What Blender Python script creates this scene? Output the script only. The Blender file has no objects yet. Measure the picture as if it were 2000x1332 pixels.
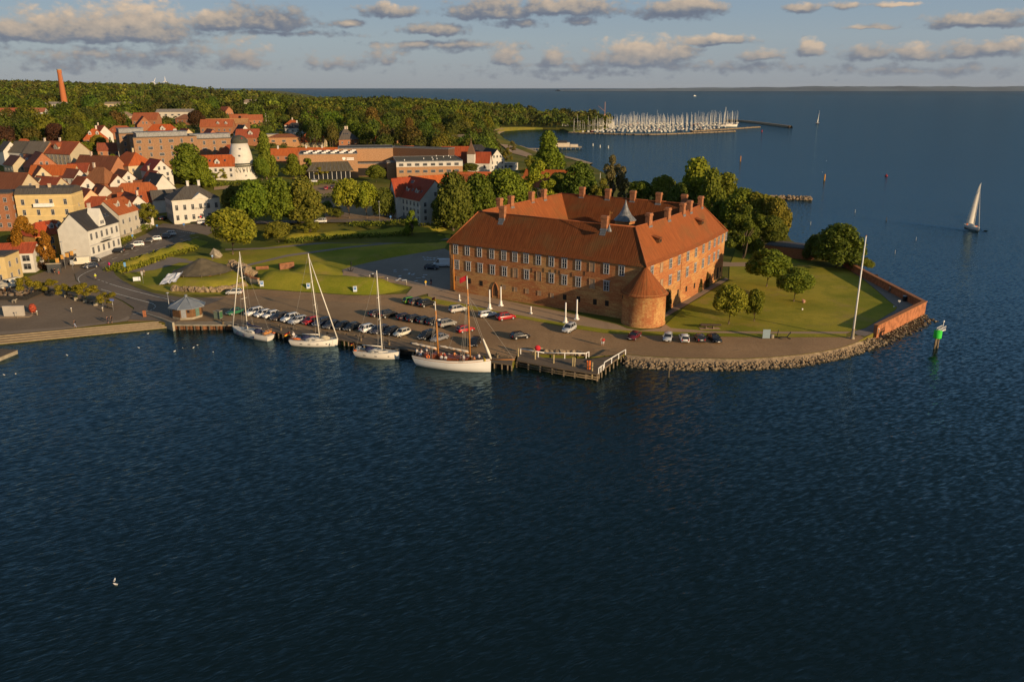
import bpy, math, random
import numpy as np
from mathutils import Vector, Matrix, Euler, noise as mnoise
from mathutils.geometry import delaunay_2d_cdt
R = math.radians
SC = bpy.context.scene
COL = SC.collection
RND = random.Random(7)

# ---------------------------------------------------------------- camera
FPX, CX, CY = 1555.0, 1000.0, 666.0          # focal length and centre in the pixels of the 2000 x 1332 photograph
HC = 54.0                                     # height of the drone
PITCH = math.atan(494.0 / FPX)
cam_d = bpy.data.cameras.new("camera"); cam = bpy.data.objects.new("camera", cam_d); COL.objects.link(cam)
cam_d.sensor_width = 36; cam_d.lens = 36 * FPX / 2000; cam_d.clip_start = 1; cam_d.clip_end = 120000
cam.location = (0, 0, HC); cam.rotation_euler = (math.pi / 2 - PITCH, 0, 0)
SC.camera = cam

# ---------------------------------------------------------------- sun, sky, exposure
SUN_EL, SUN_AZ = R(13), R(133)              # azimuth clockwise from +Y
sd = Vector((math.sin(SUN_AZ) * math.cos(SUN_EL), math.cos(SUN_AZ) * math.cos(SUN_EL), math.sin(SUN_EL)))
sl = bpy.data.lights.new("sun", 'SUN'); sl.energy = 4.7; sl.angle = R(0.6); sl.color = (1.0, 0.73, 0.43)
so = bpy.data.objects.new("sun", sl); COL.objects.link(so); so.rotation_euler = sd.to_track_quat('Z', 'Y').to_euler()
SC.view_settings.view_transform = 'Standard'; SC.view_settings.look = 'None'
SC.view_settings.exposure = 0.35; SC.view_settings.gamma = 1.0
SC.cycles.use_denoising = True; SC.cycles.max_bounces = 6; SC.cycles.transparent_max_bounces = 8
SC.cycles.sample_clamp_indirect = 4.0

class NT:
    """tiny node-tree writer"""
    def __init__(s, tree): s.t = tree; s.n = tree.nodes; s.l = tree.links
    def new(s, kind, **kw):
        n = s.n.new(kind)
        for k, v in kw.items(): setattr(n, k, v)
        return n
    def put(s, sock, v):
        if v is None: return
        if isinstance(v, bpy.types.NodeSocket): s.l.new(v, sock)
        else: sock.default_value = v
    def math(s, op, a, b=None, c=None, clamp=False):
        n = s.new('ShaderNodeMath', operation=op, use_clamp=clamp)
        s.put(n.inputs[0], a)
        if b is not None: s.put(n.inputs[1], b)
        if c is not None: s.put(n.inputs[2], c)
        return n.outputs[0]
    def mix(s, f, a, b, typ='MIX'):
        n = s.new('ShaderNodeMix', data_type='RGBA', blend_type=typ)
        s.put(n.inputs[0], f); s.put(n.inputs[6], a); s.put(n.inputs[7], b)
        return n.outputs[2]
    def ramp(s, f, stops):
        n = s.new('ShaderNodeValToRGB'); e = n.color_ramp.elements
        while len(e) < len(stops): e.new(0.5)
        for i, (p, c) in enumerate(stops):
            e[i].position = p; e[i].color = c if len(c) == 4 else (*c, 1)
        s.put(n.inputs[0], f); return n.outputs[0]
    def mapr(s, v, a, b, c=0., d=1., typ='SMOOTHSTEP'):
        n = s.new('ShaderNodeMapRange', interpolation_type=typ); s.put(n.inputs[0], v)
        for i, x in zip((1, 2, 3, 4), (a, b, c, d)): s.put(n.inputs[i], x)
        return n.outputs[0]
    def noise(s, vec, scale, detail=3., rough=.5, dist=0.):
        n = s.new('ShaderNodeTexNoise'); s.put(n.inputs['Vector'], vec)
        n.inputs['Scale'].default_value = scale; n.inputs['Detail'].default_value = detail
        n.inputs['Roughness'].default_value = rough; n.inputs['Distortion'].default_value = dist
        return n.outputs[0]
    def mapping(s, vec, scale=(1, 1, 1), rot=(0, 0, 0), loc=(0, 0, 0)):
        n = s.new('ShaderNodeMapping'); s.put(n.inputs[0], vec)
        n.inputs['Scale'].default_value = scale; n.inputs['Rotation'].default_value = rot; n.inputs['Location'].default_value = loc
        return n.outputs[0]
    def comb(s, x, y, z=0.):
        n = s.new('ShaderNodeCombineXYZ'); s.put(n.inputs[0], x); s.put(n.inputs[1], y); s.put(n.inputs[2], z); return n.outputs[0]

def px_ae(px, py):                            # azimuth and elevation of a pixel's ray
    a, b = (px - CX) / FPX, (CY - py) / FPX
    y, z = math.cos(PITCH) + b * math.sin(PITCH), b * math.cos(PITCH) - math.sin(PITCH)
    return math.atan2(a, y), math.atan2(z, math.hypot(a, y))
# clouds: centre px, base py, half width, height above the base, depth below the base, lightness, density
CLOUDS = [(175, 76, 235, 56, 10, .75, 1.0), (265, 72, 120, 78, 12, 1., 1.0), (430, 50, 80, 34, 12, .8, 1.0), (520, 50, 120, 42, 14, .15, 1.0), (685, 47, 38, 9, 9, .1, 1.),
  (760, 24, 80, 17, 12, .3, 1.), (470, 128, 70, 68, 14, 1., .62), (130, 135, 90, 48, 10, .8, .55), (40, 70, 80, 36, 8, .8, 1.0), (330, 110, 140, 40, 14, .5, .45),
  (850, 62, 80, 22, 10, .25, .9), (880, 88, 190, 10, 16, .1, .75), (960, 30, 110, 38, 14, .35, 1.), (1110, 22, 150, 32, 14, .55, 1.), (1330, 18, 110, 26, 24, .55, 1.),
  (1010, 46, 70, 12, 10, .2, .8), (1130, 44, 50, 16, 8, .2, .9), (985, 124, 40, 46, 8, 1., .95), (1080, 122, 36, 38, 10, .85, .9), (1250, 124, 120, 56, 14, 1., 1.), (1330, 112, 50, 30, 10, .9, .9),
  (1390, 82, 90, 16, 9, .5, 1.), (1580, 103, 32, 27, 9, 1., 1.05), (1490, 112, 60, 20, 8, .9, .7), (1560, 18, 45, 12, 9, .3, .9), (1650, 14, 40, 12, 8, .3, .9), (1750, 10, 50, 6, 5, .1, .8),
  (1910, 46, 115, 22, 9, .35, 1.05), (1790, 114, 55, 32, 10, .9, .9), (1900, 108, 90, 30, 10, .5, .85), (1700, 108, 70, 22, 12, .4, .8), (1950, 100, 50, 26, 8, .8, .9),
  (1450, 132, 260, 14, 14, .3, .5), (1100, 142, 240, 14, 14, .3, .45), (750, 120, 60, 34, 10, .8, .5), (650, 130, 120, 26, 16, .5, .4), (1800, 138, 260, 14, 14, .3, .5), (560, 66, 200, 10, 8, .2, .5),
  (1190, 128, 320, 10, 10, .2, .55), (1700, 54, 60, 7, 4, .15, .7), (200, 108, 260, 20, 30, .35, .5)]

def cloud_group():
    g = bpy.data.node_groups.new("cloud_field", 'ShaderNodeTree')
    g.interface.new_socket("az", in_out='INPUT', socket_type='NodeSocketFloat')
    g.interface.new_socket("el", in_out='INPUT', socket_type='NodeSocketFloat')
    g.interface.new_socket("field", in_out='OUTPUT', socket_type='NodeSocketFloat')
    g.interface.new_socket("light", in_out='OUTPUT', socket_type='NodeSocketFloat')
    w = NT(g); gi = w.new('NodeGroupInput'); go = w.new('NodeGroupOutput')
    az0, el0 = gi.outputs[0], gi.outputs[1]
    v = w.comb(az0, w.math('MULTIPLY', el0, 1.5))
    wx = w.noise(v, 38, 3); wy = w.noise(w.mapping(v, loc=(7.3, 2.1, 4.4)), 38, 3)
    az = w.math('ADD', az0, w.math('MULTIPLY', w.math('SUBTRACT', wx, .5), .022))
    el = w.math('ADD', el0, w.math('MULTIPLY', w.math('SUBTRACT', wy, .5), .010))
    best = None; lsum = None
    for (cx, cy, hw, ht, hb, li, de) in CLOUDS:
        a0, e0 = px_ae(cx, cy)
        dx = w.math('MULTIPLY', w.math('SUBTRACT', az, a0), FPX * .98 / hw)
        dy = w.math('SUBTRACT', el, e0)
        dyy = w.math('MAXIMUM', w.math('MULTIPLY', dy, FPX * .98 / ht), w.math('MULTIPLY', dy, -FPX * .98 / hb))
        r2 = w.math('MULTIPLY_ADD', dx, dx, w.math('MULTIPLY', dyy, dyy))
        f = w.math('MULTIPLY', w.math('SUBTRACT', 1.0, w.math('SQRT', r2)), de)
        fp = w.math('MAXIMUM', f, 0.0)
        lw = w.math('MULTIPLY', fp, w.math('MULTIPLY', w.math('MULTIPLY_ADD', dy, FPX * .9 / ht, .18, clamp=True), li))
        best = f if best is None else w.math('SMOOTH_MAX', best, f, .12)
        lsum = (lw, fp) if lsum is None else (w.math('ADD', lsum[0], lw), w.math('ADD', lsum[1], fp))
    puff = w.new('ShaderNodeTexVoronoi', feature='SMOOTH_F1'); puff.inputs['Scale'].default_value = 62
    puff.inputs['Detail'].default_value = 2.5; puff.inputs['Roughness'].default_value = .55
    w.put(puff.inputs['Vector'], v)
    p = w.math('SUBTRACT', .42, puff.outputs[0])
    n = w.math('SUBTRACT', w.noise(v, 110, 6, .6), .5)
    fld = w.math('ADD', w.math('ADD', best, .06), w.math('ADD', w.math('MULTIPLY', p, .55), w.math('MULTIPLY', n, .55)))
    w.put(go.inputs[0], fld)
    w.put(go.inputs[1], w.math('DIVIDE', lsum[0], w.math('ADD', lsum[1], .02)))
    return g

def make_world():
    wd = bpy.data.worlds.new("World"); SC.world = wd; wd.use_nodes = True
    w = NT(wd.node_tree); w.n.clear()
    out = w.new('ShaderNodeOutputWorld'); bg = w.new('ShaderNodeBackground')
    bg.inputs[1].default_value = 0.08
    sky = w.new('ShaderNodeTexSky', sky_type='NISHITA'); sky.sun_disc = False
    sky.sun_elevation = SUN_EL; sky.sun_rotation = SUN_AZ; sky.air_density = 1.0; sky.dust_density = .6; sky.ozone_density = 1.6
    tc = w.new('ShaderNodeTexCoord'); sep = w.new('ShaderNodeSeparateXYZ'); w.put(sep.inputs[0], tc.outputs['Generated'])
    az = w.math('ARCTAN2', sep.outputs[0], sep.outputs[1]); el = w.math('ARCSINE', sep.outputs[2])
    g = cloud_group()
    def call(a, e):
        n = w.new('ShaderNodeGroup'); n.node_tree = g; w.put(n.inputs[0], a); w.put(n.inputs[1], e); return n.outputs
    f0, li = call(az, el)
    f1, _ = call(w.math('ADD', az, .006), w.math('ADD', el, .0075))
    alpha = w.math('MULTIPLY', w.mapr(f0, -.13, .38), .95)
    shade = w.math('SUBTRACT', f0, f1)                       # thins towards the sun: lit side
    lit = w.mapr(w.math('ADD', w.math('MULTIPLY', shade, .55), w.math('MULTIPLY', li, .95)), -.05, .85, typ='LINEAR')
    ccol = w.ramp(lit, [(0, (1.5, 1.75, 2.3)), (.22, (2.0, 2.15, 2.5)), (.45, (3.7, 3.25, 2.85)), (1, (6.6, 5.1, 3.7))])
    veil = w.mapr(el, -.004, .075, 1., 0.)
    lowsky = w.ramp(w.mapr(el, 0., .12, typ='LINEAR'), [(0, (2.95, 3.25, 3.7)), (.45, (2.95, 3.6, 4.2)), (1, (2.2, 3.2, 4.4))])
    base = w.mix(w.mapr(el, .10, .45), w.mix(.12, lowsky, sky.outputs[0]), w.mix(.6, sky.outputs[0], (1.1, 1.85, 2.75, 1)))
    ccol = w.mix(w.math('MULTIPLY', veil, .55), ccol, (2.33, 2.60, 2.98, 1))
    w.put(bg.inputs[0], base)
    bg2 = w.new('ShaderNodeBackground'); bg2.inputs[1].default_value = .08; w.put(bg2.inputs[0], w.mix(alpha, base, ccol))
    low = w.math('MULTIPLY', w.math('LESS_THAN', el, .16), w.math('GREATER_THAN', el, -.01))   # the drawn clouds stay low, as in the view
    low = w.math('MULTIPLY', low, w.math('LESS_THAN', w.math('ABSOLUTE', az), 1.0))
    mx = w.new('ShaderNodeMixShader'); w.put(mx.inputs[0], low); w.l.new(bg.outputs[0], mx.inputs[1]); w.l.new(bg2.outputs[0], mx.inputs[2])
    w.l.new(mx.outputs[0], out.inputs[0]); wd.cycles.sampling_method = 'MANUAL'; wd.cycles.sample_map_resolution = 256
make_world()

# ---------------------------------------------------------------- rays, terrain
SP, CP = math.sin(PITCH), math.cos(PITCH)
def ray(px, py):
    xc, yc = (px - CX) / FPX, -(py - CY) / FPX
    return Vector((xc, CP + yc * SP, -SP + yc * CP))
WZ = .7                                       # level of the water; heights below .35 count from it
def G(px, py, z=0.0):
    if z < .35: z += WZ
    d = ray(px, py); t = (z - HC) / d.z
    return Vector((d.x * t, d.y * t, z))
def to_px(p):
    y, z = p[1], p[2] - HC
    dep = y * CP - z * SP; up = y * SP + z * CP
    return (CX + FPX * p[0] / dep, CY - FPX * up / dep)

TY = [0, 200, 240, 270, 288, 302, 318, 345, 375, 450, 550, 700, 900, 1200, 2000, 3200, 5000, 9000]
TP = [(-400, [2, 2, 2.2, 3, 4, 5, 6, 9, 12, 19, 22, 25, 30, 36, 47, 62, 62, 50]),
      (100,  [2, 2, 2.2, 3, 4, 5, 6, 9, 12, 19, 22, 25, 30, 36, 47, 60, 60, 45]),
      (300,  [2, 2, 2, 2.6, 3.4, 4.3, 5, 7.5, 10, 18, 21, 24, 28, 32, 40, 51, 45, 28]),
      (480,  [2, 2, 2, 2, 2.2, 4.6, 5, 6, 7.5, 12.5, 17, 21, 25, 27, 27, 20, 10, 3]),
      (620,  [2, 2, 2, 2, 2.2, 5, 5, 5.3, 5.6, 7, 11, 16, 19, 17, 10, 5, 3, 2]),
      (760,  [2, 2, 2, 2, 2, 4.6, 5, 5, 5, 6, 9, 16, 23, 19, 9, 4, 3, 2]),
      (900,  [2, 2, 2, 2, 2, 2.4, 4.4, 4.6, 4.8, 5, 6, 9, 17, 14, 7, 3, 2, 2]),
      (1000, [2, 2, 2, 2, 2, 2, 2.6, 3, 3, 3, 3, 3, 4, 5, 4, 2, 2, 2]),
      (1080, [2] * 13 + [3, 2, 2, 2, 2]), (1400, [2] * 18)]
_TP = np.array([t[0] for t in TP], float); _TY = np.array(TY, float); _TZ = np.array([t[1] for t in TP], float)
def hgt(x, y):
    x = np.asarray(x, float); y = np.asarray(y, float)
    p = CX + FPX * x / np.maximum(CP * y + 15.5, 20)
    p = np.clip(p, _TP[0], _TP[-1]); yy = np.clip(y, 0, 9000)
    i = np.clip(np.searchsorted(_TP, p) - 1, 0, len(_TP) - 2); j = np.clip(np.searchsorted(_TY, yy) - 1, 0, len(_TY) - 2)
    a = (p - _TP[i]) / (_TP[i + 1] - _TP[i]); b = (yy - _TY[j]) / (_TY[j + 1] - _TY[j])
    a = a * a * (3 - 2 * a)
    z = (_TZ[i, j] * (1 - a) + _TZ[i + 1, j] * a) * (1 - b) + (_TZ[i, j + 1] * (1 - a) + _TZ[i + 1, j + 1] * a) * b
    k = np.clip((y - 800) / 500, 0, 1) * np.clip((z - 3) / 14, 0, 1)          # long folds in the far hills
    return z + k * (4.5 * np.sin(y / 118. + x / 260.) + 3.5 * np.sin(x / 150. - y / 310.))
def H(x, y): return float(hgt(x, y))
_RY = np.geomspace(90, 14000, 2600)
def T(px, py, dz=0.0):
    """first point along the ray of a pixel that is dz above the terrain"""
    d = ray(px, py); t = _RY / d.y
    x, z = d.x * t, HC + d.z * t
    g = hgt(x, _RY) + dz - z
    k = int(np.argmax(g > 0))
    if g[k] <= 0: k = len(_RY) - 1
    k = max(k, 1); f = -g[k - 1] / (g[k] - g[k - 1] + 1e-9); f = min(max(f, 0), 1)
    y = _RY[k - 1] + f * (_RY[k] - _RY[k - 1]); tt = y / d.y
    return Vector((d.x * tt, y, HC + d.z * tt - dz))

# ---------------------------------------------------------------- mesh builder, objects
class MB:
    def __init__(s): s.v = []; s.f = []; s.m = []; s.s = []; s.mat = 0
    def add(s, vs, fs, smooth=False):
        o = len(s.v); s.v += [tuple(p) for p in vs]
        for f in fs: s.f.append([i + o for i in f]); s.m.append(s.mat); s.s.append(smooth)
        return s
    def box(s, c, size, rz=0., top=(1., 1.), rx=0., ry=0.):
        x, y, z = size[0] / 2, size[1] / 2, size[2] / 2
        P = [(-x, -y, -z), (x, -y, -z), (x, y, -z), (-x, y, -z), (-x * top[0], -y * top[1], z), (x * top[0], -y * top[1], z), (x * top[0], y * top[1], z), (-x * top[0], y * top[1], z)]
        if rz or rx or ry:
            M = Euler((rx, ry, rz)).to_matrix(); P = [M @ Vector(p) for p in P]
        return s.add([(p[0] + c[0], p[1] + c[1], p[2] + c[2]) for p in P],
                     [(3, 2, 1, 0), (4, 5, 6, 7), (0, 1, 5, 4), (1, 2, 6, 5), (2, 3, 7, 6), (3, 0, 4, 7)])
    def prism(s, poly, z0, z1, cap=True, bot=False):
        n = len(poly)
        fs = [(i, (i + 1) % n, n + (i + 1) % n, n + i) for i in range(n)]
        if cap: fs.append(tuple(range(n, 2 * n)))
        if bot: fs.append(tuple(range(n - 1, -1, -1)))
        return s.add([(p[0], p[1], z0) for p in poly] + [(p[0], p[1], z1) for p in poly], fs)
    def tube(s, pts, rs, n=8, smooth=True, caps=True):
        pts = [Vector(p) for p in pts]
        if not hasattr(rs, '__len__'): rs = [rs] * len(pts)
        vs = []; fs = []
        for i, p in enumerate(pts):
            a = pts[max(i - 1, 0)]; b = pts[min(i + 1, len(pts) - 1)]; t = (b - a).normalized()
            u = t.cross(Vector((0, 0, 1))); u = u.normalized() if u.length > 1e-4 else Vector((1, 0, 0))
            w = u.cross(t)
            for k in range(n):
                q = 2 * math.pi * k / n; vs.append(p + (u * math.cos(q) + w * math.sin(q)) * rs[i])
        for i in range(len(pts) - 1):
            for k in range(n): fs.append((i * n + k, i * n + (k + 1) % n, (i + 1) * n + (k + 1) % n, (i + 1) * n + k))
        s.add(vs, fs, smooth)
        if caps:
            o = len(s.v) - len(vs)
            for f in (tuple(range(o + n - 1, o - 1, -1)), tuple(range(len(s.v) - n, len(s.v)))): s.f.append(list(f)); s.m.append(s.mat); s.s.append(False)
        return s
    def lathe(s, prof, n=20, c=(0, 0, 0), smooth=True, a0=0.):
        vs = []; fs = []
        for (r, z) in prof:
            for k in range(n):
                q = 2 * math.pi * k / n + a0; vs.append((c[0] + r * math.cos(q), c[1] + r * math.sin(q), c[2] + z))
        for i in range(len(prof) - 1):
            for k in range(n): fs.append((i * n + k, i * n + (k + 1) % n, (i + 1) * n + (k + 1) % n, (i + 1) * n + k))
        if prof[-1][0] > .01: fs.append(tuple(range((len(prof) - 1) * n, len(prof) * n)))
        return s.add(vs, fs, smooth)
    def loft(s, rings, smooth=True, closed=True, cap=True):
        n = len(rings[0]); vs = [p for r in rings for p in r]; fs = []
        for i in range(len(rings) - 1):
            for k in range(n if closed else n - 1): fs.append((i * n + k, i * n + (k + 1) % n, (i + 1) * n + (k + 1) % n, (i + 1) * n + k))
        if cap: fs += [tuple(range(n - 1, -1, -1)), tuple(range((len(rings) - 1) * n, len(rings) * n))]
        return s.add(vs, fs, smooth)
    def rock(s, c, r, rnd, flat=.75):
        P = [];
        for (x, y, z) in ICO_V:
            k = 1 + rnd.uniform(-.28, .28); P.append(Vector((x * k, y * k, z * k * flat)))
        M = Euler((rnd.uniform(0, 6), rnd.uniform(0, 6), rnd.uniform(0, 6))).to_matrix()
        sx = rnd.uniform(.8, 1.3)
        return s.add([(c[0] + q[0] * r * sx, c[1] + q[1] * r, c[2] + q[2] * r) for q in (M @ p for p in P)], ICO_F)
    def mesh(s, name, mats):
        me = bpy.data.meshes.new(name); me.from_pydata(s.v, [], s.f)
        for m in (mats if isinstance(mats, (list, tuple)) else [mats]): me.materials.append(m)
        me.polygons.foreach_set('material_index', s.m); me.polygons.foreach_set('use_smooth', s.s)
        auto_uv(me); me.update(); return me
_t = (1 + 5 ** .5) / 2
ICO_V = [Vector(p).normalized() for p in [(-1, _t, 0), (1, _t, 0), (-1, -_t, 0), (1, -_t, 0), (0, -1, _t), (0, 1, _t), (0, -1, -_t), (0, 1, -_t), (_t, 0, -1), (_t, 0, 1), (-_t, 0, -1), (-_t, 0, 1)]]
ICO_F = [(0, 11, 5), (0, 5, 1), (0, 1, 7), (0, 7, 10), (0, 10, 11), (1, 5, 9), (5, 11, 4), (11, 10, 2), (10, 7, 6), (7, 1, 8), (3, 9, 4), (3, 4, 2), (3, 2, 6), (3, 6, 8), (3, 8, 9), (4, 9, 5), (2, 4, 11), (6, 2, 10), (8, 6, 7), (9, 8, 1)]
def auto_uv(me):
    """u runs level along each face, v runs up it, in metres"""
    n = len(me.loops)
    if not n: return
    uv = me.uv_layers.new(name="m")
    co = np.empty(len(me.vertices) * 3); me.vertices.foreach_get('co', co); co = co.reshape(-1, 3)
    vi = np.empty(n, int); me.loops.foreach_get('vertex_index', vi)
    tot = np.empty(len(me.polygons), int); me.polygons.foreach_get('loop_total', tot)
    nn = np.empty(len(me.polygons) * 3); me.polygons.foreach_get('normal', nn); nn = nn.reshape(-1, 3)
    nl = np.repeat(nn, tot, axis=0)
    t = np.stack([-nl[:, 1], nl[:, 0], np.zeros(n)], 1); ln = np.linalg.norm(t, axis=1)
    t[ln < .02] = (1, 0, 0); t /= np.maximum(np.linalg.norm(t, axis=1), 1e-6)[:, None]
    b = np.cross(nl, t); p = co[vi]
    uv.data.foreach_set('uv', np.stack([(p * t).sum(1), (p * b).sum(1)], 1).ravel())

def link(name, me, parent=None, loc=None, rz=0., color=None, scale=None):
    o = bpy.data.objects.new(name, me); COL.objects.link(o)
    if parent: o.parent = parent
    if loc is not None: o.location = loc
    if rz: o.rotation_euler = (0, 0, rz)
    if scale is not None: o.scale = scale
    if color is not None: o.color = (*color[:3], 1)
    return o
def mk(name, mb, mats, parent=None, loc=None, rz=0., color=None):
    return link(name, mb.mesh(name, mats), parent, loc, rz, color)
def tag(o, label=None, cat=None, group=None, kind=None):
    if label: o['label'] = label
    if cat: o['category'] = cat
    if group: o['group'] = group
    if kind: o['kind'] = kind
    return o
def thing(name, label, cat, loc=(0, 0, 0), rz=0., group=None):
    o = bpy.data.objects.new(name, None); COL.objects.link(o); o.empty_display_size = .5
    o.location = loc; o.rotation_euler = (0, 0, rz)
    return tag(o, label, cat, group)
def struct(name, mb, mats, label=None):
    return tag(mk(name, mb, mats), label, None, None, 'structure')
def copy_tree(o, parent=None):
    c = o.copy(); COL.objects.link(c)
    if parent: c.parent = parent
    for ch in o.children: copy_tree(ch, c)
    return c
def recolor(root, name, col):
    for c in root.children_recursive:
        if c.name.split('.')[0] == name: c.color = (*col, 1)

# ---------------------------------------------------------------- materials
def mat(name, build, **kw):
    m = bpy.data.materials.new(name); m.use_nodes = True
    w = NT(m.node_tree); bs = w.n['Principled BSDF']
    bs.inputs['Roughness'].default_value = kw.get('rough', .8)
    bs.inputs['Specular IOR Level'].default_value = kw.get('spec', .3)
    bs.inputs['Metallic'].default_value = kw.get('metal', 0.)
    build(w, bs); return m
def tco(w, which='Object'): return w.new('ShaderNodeTexCoord').outputs[which]
def geo(w): return w.new('ShaderNodeNewGeometry').outputs['Position']
def ocol(w): return w.new('ShaderNodeObjectInfo').outputs['Color']
def bump(w, bs, h, strength=.3, dist=.1):
    b = w.new('ShaderNodeBump'); b.inputs['Strength'].default_value = strength; b.inputs['Distance'].default_value = dist
    w.put(b.inputs['Height'], h); w.l.new(b.outputs[0], bs.inputs['Normal'])
def simple(name, col, var=.25, scale=3., **kw):
    def b(w, bs):
        n = w.noise(tco(w), scale, 4)
        c = (*col, 1); d = tuple(x * (1 - var) for x in col) + (1,)
        w.put(bs.inputs['Base Color'], w.mix(w.mapr(n, .35, .65), d, c))
    return mat(name, b, **kw)
def tinted(name, var=.22, scale=2., **kw):
    """base colour from the object's own colour"""
    def b(w, bs):
        n = w.noise(tco(w), scale, 5, .6)
        w.put(bs.inputs['Base Color'], w.mix(w.mapr(n, .3, .7), w.mix(1., ocol(w), (1 - var,) * 3 + (1,), 'MULTIPLY'), ocol(w)))
    return mat(name, b, **kw)

def _brick(w, bs):
    uv = tco(w, 'UV')
    blot = w.noise(w.mapping(uv, (.07, .16, 1)), 1., 5, .6)
    band = w.noise(w.mapping(uv, (.35, 2.1, 1)), 1., 4, .65)
    fine = w.noise(w.mapping(uv, (2.2, 5.5, 1)), 1., 3, .6)
    f = w.mapr(w.math('ADD', w.math('MULTIPLY', blot, .68), w.math('MULTIPLY', band, .44)), .47, .67)
    c = w.mix(f, (.43, .165, .068, 1), (.58, .34, .135, 1))
    c = w.mix(w.mapr(fine, .3, .75), w.mix(1., c, (.62, .58, .55, 1), 'MULTIPLY'), c)
    dark = w.mapr(w.noise(w.mapping(uv, (.16, .5, 1), loc=(9, 4, 0)), 1., 5, .7), .56, .72)
    c = w.mix(w.math('MULTIPLY', dark, .4), c, (.13, .075, .04, 1))
    w.put(bs.inputs['Base Color'], c)
    bump(w, bs, w.math('ADD', band, fine), .35, .06)
M_BRICK = mat('old_brick', _brick, rough=.9, spec=.15)
def _tile(dark, lite, use_obj=False, moss=.35):
    def b(w, bs):
        uv = tco(w, 'UV')
        st = w.noise(w.mapping(uv, (2.4, .22, 1)), 1., 4, .65)
        bl = w.noise(w.mapping(uv, (.10, .14, 1)), 1., 5, .6)
        fi = w.noise(w.mapping(uv, (4., 3., 1)), 1., 2)
        if use_obj:
            o = ocol(w); a = w.mix(1., o, (.58, .55, .55, 1), 'MULTIPLY'); c = w.mix(w.mapr(st, .3, .7), a, o)
        else: c = w.mix(w.mapr(st, .3, .7), (*dark, 1), (*lite, 1))
        c = w.mix(w.math('MULTIPLY', w.mapr(bl, .48, .72), moss), c, (.13, .085, .035, 1))
        c = w.mix(w.math('MULTIPLY', w.mapr(fi, .4, .75), .3), c, w.mix(1., c, (.5, .5, .5, 1), 'MULTIPLY'))
        w.put(bs.inputs['Base Color'], c)
        wv = w.new('ShaderNodeTexWave', wave_type='BANDS', bands_direction='X'); w.put(wv.inputs['Vector'], uv)
        wv.inputs['Scale'].default_value = .55; wv.inputs['Distortion'].default_value = 1.5
        bump(w, bs, w.math('ADD', wv.outputs[0], st), .35, .07)
    return b
M_CTILE2 = mat('shaded_old_roof_tile', _tile((.125, .038, .013), (.205, .064, .021), moss=.55), rough=.9, spec=.1)  # older brown tile, its colour also holding the shade of front and back wings
M_CTILE = mat('castle_roof_tile', _tile((.205, .060, .019), (.30, .092, .029), moss=.5), rough=.85, spec=.15)
M_TILE = mat('roof_tile', _tile(None, None, True, .22), rough=.8, spec=.2)
M_WALL = tinted('painted_wall', .12, .6, rough=.85, spec=.2)
def _hb(w, bs):
    uv = tco(w, 'UV'); n = w.noise(w.mapping(uv, (1.2, 3.5, 1)), 1., 3); k = w.noise(uv, .15, 4)
    c = w.mix(w.mapr(n, .3, .7), w.mix(1., ocol(w), (.7, .68, .66, 1), 'MULTIPLY'), ocol(w))
    w.put(bs.inputs['Base Color'], w.mix(w.math('MULTIPLY', k, .3), c, w.mix(1., c, (.6, .6, .6, 1), 'MULTIPLY')))
M_HBRICK = mat('house_brick', _hb, rough=.9, spec=.15)
M_WHITE = simple('white_paint', (.78, .76, .72), .1, 2., rough=.5)
M_FRAME = simple('window_frame_paint', (.37, .37, .38), .1, 5., rough=.5)
def _glass(w, bs): bs.inputs['Base Color'].default_value = (.018, .021, .026, 1)
M_GLASS = mat('window_glass', _glass, rough=.06, spec=.6)
M_DARK = simple('dark_opening', (.022, .018, .015), .3, 4., rough=.9)
M_LEAD = simple('lead_sheet', (.21, .215, .225), .35, 1.5, rough=.55, metal=.3)
M_STONE = simple('pale_stone', (.34, .29, .22), .35, 1.2, rough=.9)
M_BLIND = simple('blind_niche_plaster', (.36, .24, .15), .25, 1.2, rough=.9)
M_WOOD = simple('weathered_wood', (.20, .15, .095), .4, 1.6, rough=.85)
M_BROWNWOOD = simple('brown_boards', (.17, .085, .035), .35, 3., rough=.7)
M_SPAR = simple('varnished_spar', (.46, .19, .045), .25, 2., rough=.4)
M_METAL = simple('grey_metal', (.42, .43, .44), .15, 2., rough=.4, metal=.5)
M_BLACK = simple('black_rubber', (.014, .014, .015), .2, 5., rough=.8)
M_PAINT = tinted('gloss_paint', .06, 1., rough=.25, spec=.5)
M_CLOTH = tinted('cloth', .2, 6., rough=.9, spec=.1)
M_SKIN = simple('skin', (.50, .29, .20), .1, 9., rough=.6)
def _rock(w, bs):
    p = geo(w); n = w.noise(p, .9, 4, .6); k = w.noise(p, 4., 3)
    c = w.ramp(n, [(.3, (.12, .088, .056)), (.5, (.26, .185, .11)), (.68, (.38, .29, .18))])
    c = w.mix(w.math('MULTIPLY', k, .5), c, (.2, .16, .12, 1))
    z = w.new('ShaderNodeSeparateXYZ'); w.put(z.inputs[0], p)
    wet = w.mapr(w.math('ADD', z.outputs[2], w.math('MULTIPLY', k, .4)), 1.2, .85)   # weed and wet below the tide line
    c = w.mix(wet, c, (.035, .032, .018, 1))
    w.put(bs.inputs['Base Color'], c); bump(w, bs, k, .5, .1)
M_ROCK = mat('rock', _rock, rough=.9, spec=.2)
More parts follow.
